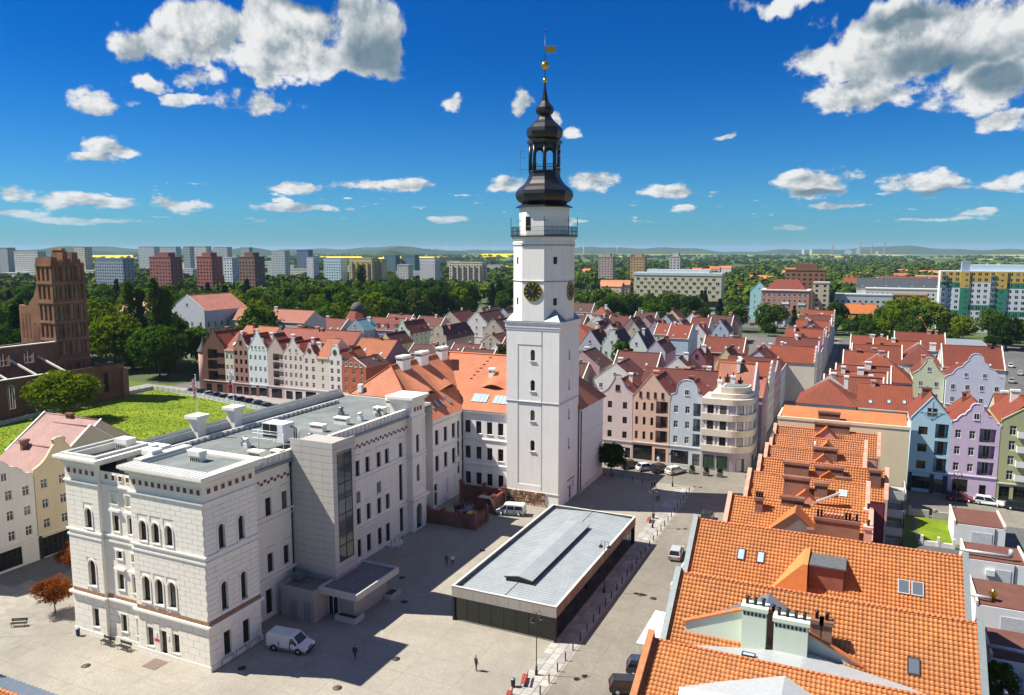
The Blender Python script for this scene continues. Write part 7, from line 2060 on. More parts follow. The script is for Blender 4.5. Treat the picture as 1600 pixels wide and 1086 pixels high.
tree('mid', 13.5, 84.0, 4.0, 4.5, 'green shrub between the brown garage roofs', name='shrub')
tree('olive', 12.2, 110.0, 2.4, 5.0, 'low leafy shrub in the rear courtyard', name='shrub')
# the wooded belt beyond the old town: single trees, nearest first
rr = random.Random(99)
def polar(deg, D): return D * sin(rad(deg)), D * cos(rad(deg))
BUILT = [(-216, 176, -108, 436), (-112, 255, -50, 400), (-60, 150, 52, 420), (-180, 590, -95, 650), (-75, 455, -20, 560), (-70, 470, 60, 620), (30, 455, 140, 560), (-92, 452, -22, 560), (-330, 225, -235, 262)]
n_tree = 0
spots = []
for k in range(2600):
    a = rr.uniform(-59, 11); D = rr.uniform(235, 640)
    x, y = polar(a, D)
    if any(x0 - 6 < x < x1 + 6 and y0 - 6 < y < y1 + 6 for x0, y0, x1, y1 in BUILT): continue
    if a > -22 and D < 400: continue
    if x > -190 and y < 190: continue
    if x < -190 and y < 205 and x > -262: continue
    if any((x - q[0]) ** 2 + (y - q[1]) ** 2 < (9.5 if D < 420 else 11.5) ** 2 for q in spots): continue
    spots.append((x, y, D, a))
spots.sort(key=lambda q: q[2])
for i, (x, y, D, a) in enumerate(spots[:250]):
    kd = rr.choice(('mid', 'mid', 'mid', 'dark', 'dark', 'lime', 'olive', 'mid', 'fir', 'dark', 'lime'))
    h = rr.uniform(15, 24) if a < -22 else rr.uniform(10, 17)
    if kd == 'fir': h *= 1.05
    lab = {'mid': 'green broadleaf tree in the wooded belt beyond the old town', 'dark': 'dark green broadleaf tree in the wooded belt beyond the old town', 'lime': 'yellow green broadleaf tree in the wooded belt beyond the old town', 'olive': 'olive green broadleaf tree in the wooded belt beyond the old town', 'fir': 'dark pointed fir tree in the wooded belt beyond the old town'}[kd]
    tree(kd, x, y, h, h * rr.uniform(.75, 1.05), lab, 'trees of the wooded belt', 'fir_tree' if kd == 'fir' else 'broadleaf_tree', z=0)
for k, (x, y, h) in enumerate(((14, 456, 18), (24, 463, 21), (32, 458, 17))):
    tree('lime', x, y, h, h, 'bright yellow green tree number %s from the left before the white block' % ('one', 'two', 'three')[k], 'bright trees on the right', 'broadleaf_tree')
rq = random.Random(44); q_ = []
for k in range(400):
    x, y = rq.uniform(-45, 125), rq.uniform(392, 462)
    if (-12 < x < -2 and y < 430) or (8 < x < 40 and y > 445) or (18 < x < 32 and 424 < y < 442) or any((x - a) ** 2 + (y - b) ** 2 < 62 for a, b in q_): continue
    q_.append((x, y)); low_ = y < 415
    kd = rq.choice(('mid', 'dark', 'mid', 'olive', 'dark')); h = rq.uniform(5, 7.5) if low_ else rq.uniform(8, 14)
    tree(kd, x, y, h, h * (1.3 if low_ else 1.0), '%s green %s in the planted strip before the panel block' % ({'mid': 'mid', 'dark': 'dark', 'olive': 'olive'}[kd], 'round bush' if low_ else 'tree'), 'planted strip before the panel block', 'round_bush' if low_ else 'broadleaf_tree')
    if len(q_) > 44: break
tree('poplar', -310, 430, 34, 34, 'dark columnar tree rising above the middle of the wood', name='poplar_tree')
# everything greener and farther is one mass
def lump_mass(name, label, pts, mat, per=26, rel=.38):
    r = np.random.default_rng(3)
    A_ = np.array(pts); n = len(A_)
    A_ = np.repeat(A_, per, 0)
    d = r.normal(size=(n * per, 3)); d /= np.linalg.norm(d, axis=1)[:, None]; d[:, 2] = np.abs(d[:, 2]) * 1.15 - .3
    N = d + r.normal(size=d.shape) * .3; N /= np.linalg.norm(N, axis=1)[:, None]
    x, y, h, w = A_.T
    P = np.stack([x, y, h * .5], 1) + d * np.stack([w * .5, w * .5, h * .5], 1) * r.uniform(.6, 1.0, n * per)[:, None]
    V = cards(P, N, w * r.uniform(rel * .7, rel * 1.3, n * per), r)
    return tag(newobj(name, quads_mesh(name, V, mat)), label, 'wood', kind='stuff')
def far_leaf(name, cols):
    m, t, b = _base(name)
    p = pos(t)
    v = t.add('ShaderNodeTexVoronoi'); t.link(t.vmath('MULTIPLY', p, (1, 1, 0)), v.inputs['Vector']); v.inputs['Scale'].default_value = .07
    s = t.add('ShaderNodeSeparateXYZ'); t.link(v.outputs['Color'], s.inputs[0])
    c = t.mix(s.outputs[0], c3(cols[0]), c3(cols[1])); n = t.noise(p, .006, 4, .6)
    c = t.mix(t.ramp(n, .42, .62, 0, .75), c, c3(cols[2]))
    t.link(c, b.inputs['Base Color']); b.inputs['Roughness'].default_value = 1.0; b.inputs['Specular IOR Level'].default_value = .0
    return m
M_FARLEAF = far_leaf('far_leaves', ((.022, .052, .006), (.062, .105, .012), (.10, .135, .02)))
left_over = [(x, y, rr.uniform(13, 22) * (1 if a < -22 else .75), rr.uniform(12, 18)) for (x, y, D, a) in spots[250:]]
lump_mass('wood', 'dense green wood continuing behind the nearer trees', left_over, M_FARLEAF, 260, .17)
mass = []
for k in range(9000):
    a = rr.uniform(-62, 14); D = 640 * (6200 / 640) ** (rr.random() ** 1.15)
    x, y = polar(a, D)
    cl_ = sin(x * .011 + 1.3) + sin(y * .009 + x * .004) + sin((x - y) * .0037)
    if a > -22 and cl_ < -.9: continue
    if a <= -22 and cl_ < -1.0: continue
    if D > 2600 and cl_ < .4: continue
    if -180 < x < -95 and 590 < y < 650: continue
    if x > -35 and x < 60 and 520 < y < 700: continue
    mass.append((x, y, rr.uniform(8, 17), rr.uniform(10, 17) * (1 + D / 4500)))
lump_mass('distant_wood', 'distant green woods and hedges spreading to the horizon', mass, M_FARLEAF, 60, .26)
# hills on the horizon
def hills(name, D, a0, a1, hf, mat, thick=900):
    b = MB(); n = 160
    for k in range(n):
        for (qa, qb) in (((0, 0), (.5, 1)), ((.5, 1), (1.0, 0))):
            pts = []
            for (kk, (t, hh)) in ((k, qa), (k + 1, qa), (k + 1, qb), (k, qb)):
                a = a0 + (a1 - a0) * kk / n; x, y = polar(a, D + thick * t); pts.append((x, y, -2 + hh * hf(a)))
            b.add(pts, 0, None, True)
    return struct(b.build(name, mat))
M_HILL = flat('wooded_hill', (.035, .06, .025), 1.0, spec=0, var=.4, scale=.004)
hills('hills', 9500, -66, 18, lambda a: 60 + 26 * sin(a * .35 + 1) + 14 * sin(a * .9) + 7 * sin(a * 2.3 + 2), M_HILL, 1800)
hills('hills', 6800, -66, -28, lambda a: max(2, 40 + 22 * sin(a * .55 + .5) + 10 * sin(a * 1.7) + 12 * math.exp(-((a + 33.4) / 2.2) ** 2)), M_HILL, 1200)
hills('hills', 4300, -40, -24, lambda a: max(1, 46 * math.exp(-((a + 33.6) / 1.4) ** 2)), M_HILL, 500)
M_RAPE = flat('rapeseed', (.66, .50, .02), 1.0, spec=0, var=.1, scale=.01)
for (a0, a1, D0, D1, z) in ((-55.2, -50.8, 4300, 5000, 16), (-47.0, -45.5, 4300, 5000, 15), (-60.5, -58.5, 4400, 5000, 15), (-38.6, -35.6, 3300, 4200, 12), (-35.5, -29.5, 3500, 4200, 10), (-27, -24.5, 5000, 6200, 16), (-39.5, -37.5, 2700, 3000, 6)):
    b = MB(); b.add([(*polar(a0, D0), 0), (*polar(a1, D0), 0), (*polar(a1, D1), z), (*polar(a0, D1), z)]); struct(b.build('rapeseed_field', M_RAPE))
# ------------------------------------------------------------------ apartment blocks and other far buildings
def slab(label, x, y, W, D, H, c, style=0, name='apartment_block', cat='building', nwin=True, fl=2.85):
    h = thing(name, label, cat, (x, y, 0))
    wm = plaster(c, .3)
    b = MB(); b.box(0, 0, 0, W, D, H); b.build('wall', wm, h)
    b = MB(); b.box(-.2, -.2, H, W + .2, D + .2, H + .8); b.build('parapet', plaster(tuple(v * .8 for v in c), .3), h)
    if style == 1:
        b = MB(); b.box(W * .25, D * .2, H + .8, W * .8, D * .8, H + 4.2); b.build('penthouse', plaster(tuple(v * .8 for v in c), .3), h)
    ns = int((H - 1) / fl)
    wn = MB()
    far_ = y > 560 or abs(x) > 500
    for (fr, L) in ((Fr(0, 0), W), (Fr(W, 0, pi / 2), D)):
        nu = max(2, int(L / 3.1))
        for k in range(ns):
            for i in range(nu):
                u = L * (i + .5) / nu
                if style == 2 and i % 2: wn.fbox(fr, u - 1.2, u + 1.2, -.9, 0, 1 + k * fl, 2.0 + k * fl, 1)
                sp_ = ((i * 5 + k * 3 + int(x)) % 7); wn.fbox(fr, u - .55 - .06 * sp_, u + .5 + .05 * sp_, -.04, .01, 2.0 + k * fl, 3.2 + k * fl, 0)
    o = stuff(wn.build('window', [M_GLASS, plaster((.30, .15, .10), .2)], h))
    return h
FAR = [
('red brown tower block behind the wood', -539, 455, 24, 12, 38, (0.33, 0.13, 0.12), 1),
('second red brown tower block behind the wood', -513, 480, 17, 12, 38, (0.36, 0.14, 0.12), 1),
('dark brown tower block behind the wood', -475, 489, 17, 12, 38, (0.24, 0.15, 0.12), 1),
('white slab block between the brown tower blocks', -596, 593, 11, 10, 36, (0.66, 0.68, 0.7), 0),
('low blue grey block left of the brown towers', -665, 500, 38, 12, 36, (0.3, 0.36, 0.42), 0),
('far grey housing tower beside the ruined church', -1152, 713, 20, 12, 47, (0.42, 0.45, 0.48), 0),
('white patterned far slab block left of the church tower', -1069, 682, 50, 12, 42, (0.62, 0.62, 0.62), 0),
('cream far slab block right of the church tower', -1058, 764, 22, 12, 48, (0.58, 0.55, 0.45), 0),
('first far grey tower of the skyline cluster', -1204, 994, 40, 12, 50, (0.48, 0.52, 0.56), 0),
('second far grey tower of the skyline cluster', -1220, 1054, 43, 12, 50, (0.46, 0.5, 0.55), 0),
('dark roofed far tower in the middle of the skyline cluster', -1111, 1011, 16, 12, 50, (0.34, 0.38, 0.42), 0),
('white far tower in the middle of the skyline cluster', -1065, 993, 28, 12, 50, (0.6, 0.6, 0.58), 0),
('right hand far grey tower of the skyline cluster', -1081, 1051, 34, 12, 49, (0.44, 0.48, 0.52), 0),
('lone far tower on the skyline right of the cluster', -1323, 1370, 25, 12, 50, (0.3, 0.36, 0.42), 0),
('grey pair tower before the yellow field', -873, 970, 28, 12, 43, (0.46, 0.5, 0.54), 0),
('dark blue pair tower before the yellow field', -874, 1033, 24, 12, 44, (0.16, 0.2, 0.32), 0),
('white slab block left of the pale blue one', -605, 732, 10, 10, 35, (0.64, 0.66, 0.68), 0),
('pale blue slab block above the wood', -542, 684, 23, 12, 35, (0.5, 0.66, 0.72), 0),
('yellow slab block with brown balconies above the wood', -509, 685, 30, 12, 35, (0.58, 0.5, 0.24), 2),
('plain yellow end block above the wood', -483, 697, 8, 10, 34, (0.6, 0.52, 0.26), 0),
('dark teal far block above the wood', -645, 953, 20, 12, 36, (0.14, 0.24, 0.3), 0),
('second dark teal far block above the wood', -624, 967, 23, 12, 36, (0.15, 0.25, 0.31), 0),
('white slab block above the wood', -449, 733, 19, 12, 35, (0.66, 0.66, 0.66), 0),
('long cream slab block at the right of the wood', -394, 701, 38, 12, 31, (0.62, 0.6, 0.48), 2),
('low pale far block in the middle of the wood', -492, 753, 15, 10, 27, (0.56, 0.56, 0.52), 0),
('pink grey tower block right of the clock tower', -282, 853, 17, 10, 36, (0.5, 0.4, 0.36), 1),
('sand coloured tower block right of the clock tower', -236, 824, 16, 10, 36, (0.52, 0.36, 0.2), 1),
('white and brown tower block behind the hotel', -186, 795, 11, 10, 37, (0.6, 0.56, 0.54), 1),
]
for row in FAR: slab(*row)
# hotel-like slab with staggered window pairs
ht = thing('hotel', 'long five-storey pale yellow slab hotel with staggered window pairs', 'hotel', (-172, 612, 0))
M_HOT = plaster((.58, .54, .36), .2)
b = MB(); b.box(0, 0, 0, 70, 14, 24); b.build('wall', M_HOT, ht)
b = MB(); b.box(-.3, -.3, 24, 70.3, 14.3, 26.2); b.build('parapet', plaster((.5, .58, .62), .2), ht)
b = MB(); b.box(-1, -6, 0, 68, -.1, 4.5); b.build('lobby', M_BLACK, ht)
b = MB(); b.box(10, 3, 26.2, 60, 10, 28.8); b.build('penthouse', plaster((.5, .56, .58), .2), ht)
hw = MB(); hw.box(0, -.12, 0, 2.2, .02, 1.7, 0); hw.box(1.05, -.16, 0, 1.2, -.12, 1.7, 1); hw = hw.mesh('window', [M_GLASS, M_FRAME])
for k in range(5):
    for i in range(11):
        u = 2.4 + i * 6.05 + (3.0 if k % 2 else 0)
        if u < 67: newobj('window', hw, ht, (u, 0, 7.2 + k * 3.3))
        hp = None
for k in range(5):
    b = MB(); b.box(0, -.06, 6.1 + k * 3.3, 70, 0, 6.5 + k * 3.3); b.build('band', plaster((.62, .60, .50), .2), ht)
# green, white and ochre panel block on the right
cbk = thing('panel_block', 'eleven-storey panel block painted white, green and ochre at the right edge', 'apartment block', (36, 470, 0))
GRN, OCH, WH = plaster((.035, .22, .14), .2), plaster((.56, .38, .11), .2), plaster((.62, .66, .70), .15)
segs = [(0, 9.5, -1), (9.5, 13.6, -2), (13.6, 25.5, -1), (25.5, 30.5, -2), (30.5, 42.5, -1), (42.5, 47, -2), (47, 58, -1)]
NS = 11; fh = 2.95
b = MB(); b.box(0, .1, 0, 58, 13, 33.0); b.build('core', WH, cbk)
pw = MB(); pw.box(0, -.05, 0, 1.35, .02, 1.35, 0); pw.box(.62, -.08, 0, .72, -.05, 1.35, 1); pw = pw.mesh('window', [M_GLASS, M_FRAME])
for (u0, u1, ty) in segs:
    for k in range(NS):
        z0 = .6 + k * fh
        if ty == -2: m = OCH if k > 7 or k < 2 else GRN
        else: m = OCH if k > 8 else (GRN if (k * 7 + int(u0)) % 5 == 1 else WH)
        dp = -.5 if ty == -2 else 0
        q = MB(); q.box(u0, dp, z0, u1 - .01, .1, z0 + fh - .02); q.build('panel', m, cbk)
        if ty == -2:
            newobj('window', pw, cbk, (u0 + 2.2, -.5, z0 + .9), 0, (.8, 1, .6))
        else:
            n = 4 if u1 - u0 > 10 else 3
            for i in range(n):
                u = u0 + (u1 - u0) * (i + .5) / n - .65
                if (n == 3 and i == 0) or (n == 4 and i == 3):
                    q = MB(); q.box(u - .3, -1.0, z0 + .1, u + 2.0, 0, z0 + 1.1); q.build('balcony', flat('balcony_grey', (.16, .20, .25), .6), cbk)
                newobj('window', pw, cbk, (u, 0, z0 + .9))
b = MB(); b.box(14, 2, 33, 46, 11, 36.4); b.build('penthouse', plaster((.50, .62, .72), .15), cbk)
b = MB(); b.box(10, 3, 33, 14, 9, 38); b.build('lift_house', plaster((.22, .30, .38), .2), cbk)
# brick corner office block and its neighbours
bo = thing('brick_office', 'red brick four-storey corner block with white shop base and red roof', 'building', (-57, 484, 0))
MBO = plaster((.46, .25, .20), .25)
b = MB(); b.box(0, 0, 0, 27, 18, 20); b.build('wall', MBO, bo)
b = MB(); b.box(-.1, -.12, 0, 27.1, 0, 5.0); b.build('shop_base', plaster((.60, .64, .64), .2), bo)
for k in range(4):
    for i in range(9):
        newobj('window', win1(1.2, 1.9, M_FRAME), bo, (1.0 + i * 2.9, 0, 6.4 + k * 3.4))
for i in range(6):
    q = MB(); q.box(1 + i * 4.4, -.2, .3, 4 + i * 4.4, -.1, 4.2); q.build('shop_window', M_GLBLUE, bo)
b = MB(); b.box(-.4, -.4, 20, 27.4, 18.4, 20.6); b.build('cornice', M_STONE, bo)
q = MB(); quad_uv(q, (2, 4, 20.6), (25, 4, 20.6), (20, 11, 26.5), (7, 11, 26.5)); tri_uv(q, (25, 4, 20.6), (25, 18, 20.6), (20, 11, 26.5)); tri_uv(q, (2, 18, 20.6), (2, 4, 20.6), (7, 11, 26.5)); quad_uv(q, (25, 18, 20.6), (2, 18, 20.6), (7, 11, 26.5), (20, 11, 26.5)); q.build('roof', rooftile((.20, .035, .022)), bo)
for j, (x, z, c, w, hh) in enumerate(((12, 12.2, (.85, .85, .85), 4, 1.1), (12, 5.4, (.85, .85, .85), 4.5, 1.0), (21, 11.8, (.5, .75, .55), 4.2, 1.1), (21, 5.3, (.75, .70, .05), 3.4, 1.0))):
    q = MB(); q.box(x, -.25, z, x + w, -.1, z + hh); q.build('sign_board', flat('sign', c, .5, var=.03), bo)
slab('turquoise gabled house behind the brick office', -62, 505, 10, 12, 18, (.28, .58, .60), 0, 'town_house', 'house')
house('turquoise pedimented house left of the brick office', -66, 503, 11, 12, 18.0, 24.0, wc=(.30, .62, .64), rc=RED, cols=2, floors=4, side='', sky=0, chim=0)
slab('cream blank end block right of the brick office', -29, 500, 9, 14, 24, (.52, .46, .36), 0, nwin=False)
slab('dark brick stepped block behind the brick office', -48, 530, 24, 14, 31, (.26, .14, .09), 1)
slab('grey white four-storey block with a dark roof', -18, 545, 34, 14, 15, (.44, .48, .54), 0)
slab('brown balcony block in the middle distance on the right', 16, 552, 20, 13, 15, (.34, .17, .09), 0)
slab('long white block with dark slate roof on the right', 0, 592, 62, 14, 17, (.62, .62, .60), 0)
house('long dark slate roof over the white block', -6, 606, 70, 18, 17.0, 24, axis='x', wc=(.6, .6, .6), rc=(.05, .06, .075), cols=0, floors=1, sky=9, side='', chim=4)
house('long dark plum roof terrace behind the slate roof', 8, 690, 60, 16, 17.0, 23, axis='x', wc=(.6, .55, .45), rc=(.16, .05, .06), cols=0, floors=1, sky=6, side='', chim=4)
house('long red roofed terrace row in the far right distance', -20, 800, 95, 14, 13.0, 18, axis='x', wc=(.6, .5, .4), rc=RED2, cols=0, floors=1, sky=0, side='', chim=8)
house('small ochre house with orange roof near the side street end', -10, 470, 16, 12, 9, 14, axis='x', wc=(.62, .36, .06), rc=(.45, .13, .03), cols=2, floors=1, side='', sky=0)
house('low pointed red roof pavilion by the bright green tree', 22, 430, 7, 7, 5, 11, axis='hip', wc=(.4, .3, .25), rc=(.40, .10, .06), cols=0, floors=1, side='', sky=0, chim=0)
# white classical building behind the poplars
wc_ = house('white classical building with a pediment behind the poplars', -264, 232, 19, 24, 19.5, 25.5, wc=(.60, .64, .68), rc=(.50, .20, .14), gable='tri', cols=4, floors=2, sky=0, chim=0, attic=1, gf=4.5, wh=2.2, ww=1.1)
house('long red roofed wing beside the white classical building', -244, 244, 40, 14, 15, 19.5, axis='x', wc=(.6, .55, .5), rc=(.34, .12, .08), cols=0, floors=1, sky=0, side='', chim=2)
house('pale orange roofed house beside the poplars', -296, 232, 18, 12, 17, 23, axis='x', wc=(.6, .55, .5), rc=(.50, .20, .14), cols=2, floors=1, sky=0, side='', chim=1)
house('brown roofed low house at the far left behind the church', -300, 192, 22, 12, 8, 13.5, axis='x', wc=(.30, .22, .18), rc=(.20, .09, .07), cols=0, floors=1, sky=0, side='', chim=1)
# suburb roofs among the trees
rr = random.Random(31)
k = 0
for i in range(46):
    a = rr.uniform(-22.5, 8.5); D = rr.uniform(720, 1600)
    x, y = polar(a, D)
    if any(abs(x - q[1]) < 30 and abs(y - q[2]) < 30 for q in FAR): continue
    c = rr.choice(((.62, .60, .55), (.60, .48, .34), (.64, .62, .60)))
    t_ = thing('suburb_house', 'small orange roofed suburb house among distant trees right of the tower', 'house', (x, y, 0), rr.uniform(-.3, .3), 'far suburb houses')
    w, d_ = rr.uniform(12, 30), rr.uniform(9, 12); e = rr.uniform(7, 11)
    b = MB(); b.box(0, 0, 0, w, d_, e); b.build('wall', plaster(c, .2), t_)
    q = MB(); quad_uv(q, (-.4, -.4, e), (w + .4, -.4, e), (w + .4, d_ / 2, e + 4.5), (-.4, d_ / 2, e + 4.5)); quad_uv(q, (w + .4, d_ + .4, e), (-.4, d_ + .4, e), (-.4, d_ / 2, e + 4.5), (w + .4, d_ / 2, e + 4.5)); q.add([(w, 0, e), (w, d_, e), (w, d_ / 2, e + 4.5)]); q.add([(0, d_, e), (0, 0, e), (0, d_ / 2, e + 4.5)]); q.build('roof', rooftile(rr.choice(((.55, .16, .05), (.48, .12, .04), (.5, .2, .09)))), t_)
    n_ = MB()
    for u in range(int(w / 3)): n_.box(1 + u * 3, -.05, 2, 2.2 + u * 3, .01, 3.6); n_.box(1 + u * 3, -.05, 5, 2.2 + u * 3, .01, 6.6)
    stuff(n_.build('window', M_GLASS, t_))
for i in range(22):
    a = rr.uniform(-60, -26); D = rr.uniform(900, 2200)
    x, y = polar(a, D)
    slab('pale low block among the far trees left of the tower', x, y, rr.uniform(25, 60), 12, rr.uniform(12, 20), rr.choice(((.56, .56, .54), (.50, .52, .56), (.60, .56, .48))), 0)
for o in bpy.data.objects:
    if o.get('label', '').startswith('pale low block among'): o['group'] = 'far low blocks left of the tower'
# industry and wind turbines on the horizon
M_FARC = flat('far_concrete', (.42, .44, .46), .9)
for j, (x, y, h, lab) in enumerate(((-344, 8993, 105, 'leftmost smokestack on the right-hand horizon'), (-74, 9000, 132, 'striped second smokestack on the right-hand horizon'), (37, 9000, 111, 'third smokestack on the right-hand horizon'), (158, 8999, 131, 'rightmost smokestack on the right-hand horizon'))):
    t_ = thing('smokestack', lab, 'chimney', (x, y, 0)); b = MB()
    for k in range(6): b.tube((0, 0, h * k / 6), (0, 0, h * (k + 1) / 6), 9 - k * .6, 10, k % 2 if k > 2 else 0, 8.4 - k * .6)
    b.build('shaft', [flat('stack_grey', (.20, .22, .25), .9), flat('stack_red', (.35, .10, .08), .9)], t_)
for j, (x, y, w, h, lab) in enumerate(((-190, 9000, 70, 45, 'broad factory hall on the horizon below the smokestacks'), (-90, 9050, 50, 62, 'tall factory block on the horizon between the smokestacks'), (-560, 8950, 26, 52, 'white silo on the horizon left of the smokestacks'), (-640, 8950, 26, 52, 'left white silo on the horizon'), (90, 9000, 30, 35, 'low cooling building on the horizon by the right smokestack'))):
    t_ = thing('factory', lab, 'factory', (x, y, 0)); b = MB(); b.box(-w / 2, 0, 0, w / 2, 40, h * .8); b.box(-w / 3, 5, h * .8, w / 4, 30, h); b.build('hall', M_FARC if j not in (2, 3) else flat('silo_white', (.75, .75, .75), .8), t_)
for j, (x, y, h) in enumerate(((-4811, 7606, 92), (-4579, 7748, 92), (-4439, 7829, 100), (-3947, 8088, 100), (-2989, 8489, 86), (-2626, 8608, 92))):
    t_ = thing('wind_turbine', 'thin wind turbine on the horizon, number %s from the left' % ('one', 'two', 'three', 'four', 'five', 'six')[j], 'wind turbine', (x, y, 0), rad(25), 'wind turbines on the horizon')
    b = MB(); b.tube((0, 0, 0), (0, 0, h), 3.4, 8, 0, 2.0); b.build('mast', M_FRAME, t_)
    for k in range(3):
        a = 2 * pi * k / 3 + j; b = MB(); b.prism(Fr(0, -4), [(0 + 1.6 * cos(a), h + 1.6 * -sin(a)), (sin(a) * 38, h + cos(a) * 38), (-1.6 * cos(a), h + 1.6 * sin(a))], 0, 1.2); b.build('blade', M_FRAME, t_)
# ------------------------------------------------------------------ small things: vehicles, people, street furniture
NUM = 'one two three four five six seven eight nine ten eleven twelve thirteen fourteen fifteen sixteen seventeen eighteen nineteen twenty'.split()
def numw(n):
    n += 1
    if n <= 20: return NUM[n - 1]
    t = ('twenty', 'thirty', 'forty')[n // 10 - 2]
    return t if n % 10 == 0 else t + '-' + NUM[n % 10 - 1]
def carpaint(c):
    k = ('cp', c)
    if k in MATS: return MATS[k]
    m, t, b = _base('car_paint')
    b.inputs['Base Color'].default_value = c3(c); b.inputs['Roughness'].default_value = .22
    b.inputs['Coat Weight'].default_value = .6; b.inputs['Coat Roughness'].default_value = .05
    MATS[k] = m
    return m
M_TYRE = flat('tyre', (.015, .015, .015), .85); M_RIM = flat('alloy', (.45, .46, .48), .3, .8); M_LAMPW = flat('headlamp', (.75, .77, .8), .12); M_LAMPR = flat('tail_lamp', (.45, .02, .02), .2)
_wh = MB(); _wh.tube((0, -.1, 0), (0, .1, 0), .32, 14); WHEEL = _wh.mesh('wheel', [M_TYRE])
_wr = MB(); _wr.tube((0, -.115, 0), (0, .115, 0), .20, 12); RIM = _wr.mesh('rim', [M_RIM])
def body_loft(prof, half, m=0):
    """side outline pulled out to a body whose flanks are tucked in at sill and shoulder"""
    b = MB()
    zs = [z for _, z in prof]; z0, z1 = min(zs), max(zs)
    def wd(z):
        t = (z - z0) / (z1 - z0)
        return half * (1 - .10 * max(0, (.25 - t) / .25) - .16 * max(0, (t - .55) / .45) ** 1.5)
    n = len(prof)
    L = [(x, -wd(z), z) for x, z in prof]; R = [(x, wd(z), z) for x, z in prof]
    b.shared(L + R, [(i, (i + 1) % n, n + (i + 1) % n, n + i) for i in range(n)] , m, False)
    b.add(L[::-1], m); b.add(R, m)
    return b
CARS = {}
def make_vehicle(kind):
    if kind in CARS: return CARS[kind]
    P = {}
    if kind == 'hatch':
        prof = [(.05, .28), (4.0, .28), (4.1, .55), (4.02, .72), (3.2, .90), (.35, .94), (.05, .86), (0, .6)]; half = .87
        cab = [(.25, .92), (3.1, .90), (2.25, 1.45), (.65, 1.47)]; wx = (.75, 3.25)
    elif kind == 'estate':
        prof = [(.05, .28), (4.5, .28), (4.6, .55), (4.5, .74), (3.5, .92), (.2, .95), (0, .85), (0, .6)]; half = .90
        cab = [(.12, .93), (3.4, .92), (2.6, 1.46), (.45, 1.48)]; wx = (.85, 3.65)
    elif kind == 'suv':
        prof = [(.05, .35), (4.3, .35), (4.4, .65), (4.3, .9), (3.3, 1.08), (.2, 1.1), (0, .95), (0, .6)]; half = .92
        cab = [(.15, 1.08), (3.2, 1.07), (2.5, 1.68), (.5, 1.70)]; wx = (.8, 3.5)
    elif kind == 'van':
        prof = [(.03, .30), (4.9, .30), (5.0, .62), (4.92, .85), (4.1, 1.12), (3.35, 1.88), (3.0, 1.97), (.15, 2.0), (0, 1.8), (0, .6)]; half = .98
        cab = None; wx = (.95, 4.0)
    else:
        prof = [(.03, .30), (4.8, .30), (4.9, .62), (4.82, .9), (4.2, 1.15), (3.5, 1.85), (3.1, 1.95), (.2, 1.95), (0, 1.75), (0, .6)]; half = .96
        cab = None; wx = (.9, 3.9)
    P['body'] = body_loft(prof, half)
    if cab:
        g = MB(); hw = half * .90; tw = half * .70
        (a, b, c, d) = cab
        bot = [(a[0], -hw, a[1]), (b[0], -hw, b[1]), (b[0], hw, b[1]), (a[0], hw, a[1])]; top = [(d[0], -tw, d[1]), (c[0], -tw, c[1]), (c[0], tw, c[1]), (d[0], tw, d[1])]
        for k in range(4): g.add([bot[k], bot[(k + 1) % 4], top[(k + 1) % 4], top[k]])
        P['window'] = g
        r = MB(); r.box(d[0] - .02, -tw - .02, d[1] - .01, c[0] + .02, tw + .02, d[1] + .05)
        for (p, q) in ((bot[0], top[0]), (bot[1], top[1]), (bot[2], top[2]), (bot[3], top[3])): r.tube(p, q, .05, 5)
        mid = .55
        for s_ in (-1, 1): r.tube(((bot[0][0] + bot[1][0]) / 2, s_ * hw, a[1]), ((top[0][0] + top[1][0]) / 2, s_ * tw, d[1]), .04, 5)
        P['roof'] = r
    else:
        g = MB(); h = half
        zz = lambda z: half * (1 - .16 * max(0, ((z - .3) / 1.7 - .55) / .45) ** 1.5)
        for s_ in (-1, 1):
            def sp(x0, x1, xt0, xt1): g.add([(x0, s_ * (zz(1.15) + .012), 1.15), (x1, s_ * (zz(1.15) + .012), 1.15), (xt1, s_ * (zz(1.72) + .012), 1.72), (xt0, s_ * (zz(1.72) + .012), 1.72)])
            sp(3.0, 3.95, 3.0, 3.42)
            if kind == 'bus': sp(1.75, 2.9, 1.75, 2.9); sp(.35, 1.65, .4, 1.65)
        g.add([(4.07, -.84, 1.16), (4.07, .84, 1.16), (3.42, .72, 1.84), (3.42, -.72, 1.84)]) if kind == 'van' else g.add([(4.15, -.82, 1.2), (4.15, .82, 1.2), (3.56, .70, 1.83), (3.56, -.70, 1.83)])
        g.add([(-.012, -.75, 1.1), (-.012, .75, 1.1), (-.012, .7, 1.65), (-.012, -.7, 1.65)])
        P['window'] = g
        tr = MB(); tr.box(4.78, -.86, .32, 5.03, .86, .56); tr.box(-.05, -.86, .32, .1, .86, .58); tr.box(4.9, -.42, .66, 5.0, .42, .80)
        for x_ in (1.55, 2.95, 3.0): tr.box(x_, -half - .008, .5, x_ + .02, half + .008, 1.12)
        for wx_ in wx:
            for s_ in (-1, 1): tr.tube((wx_, s_ * (half - .12), .34), (wx_, s_ * (half + .004), .34), .40, 14)
        for s_ in (-1, 1): tr.box(3.75, s_ * (half + .02), 1.1, 3.85, s_ * (half + .22), 1.32)
        P['bumper_trim'] = tr
        r = MB(); r.box(0.02, -half * .97, .42, 4.85, -half * .93 - .06, .5); r.box(0.02, half * .93 + .06, .42, 4.85, half * .97, .5); P['side_strip'] = r
    xe = max(x for x, _ in prof)
    CARS[kind] = (P, wx, half, xe)
    return CARS[kind]
_CM = {}
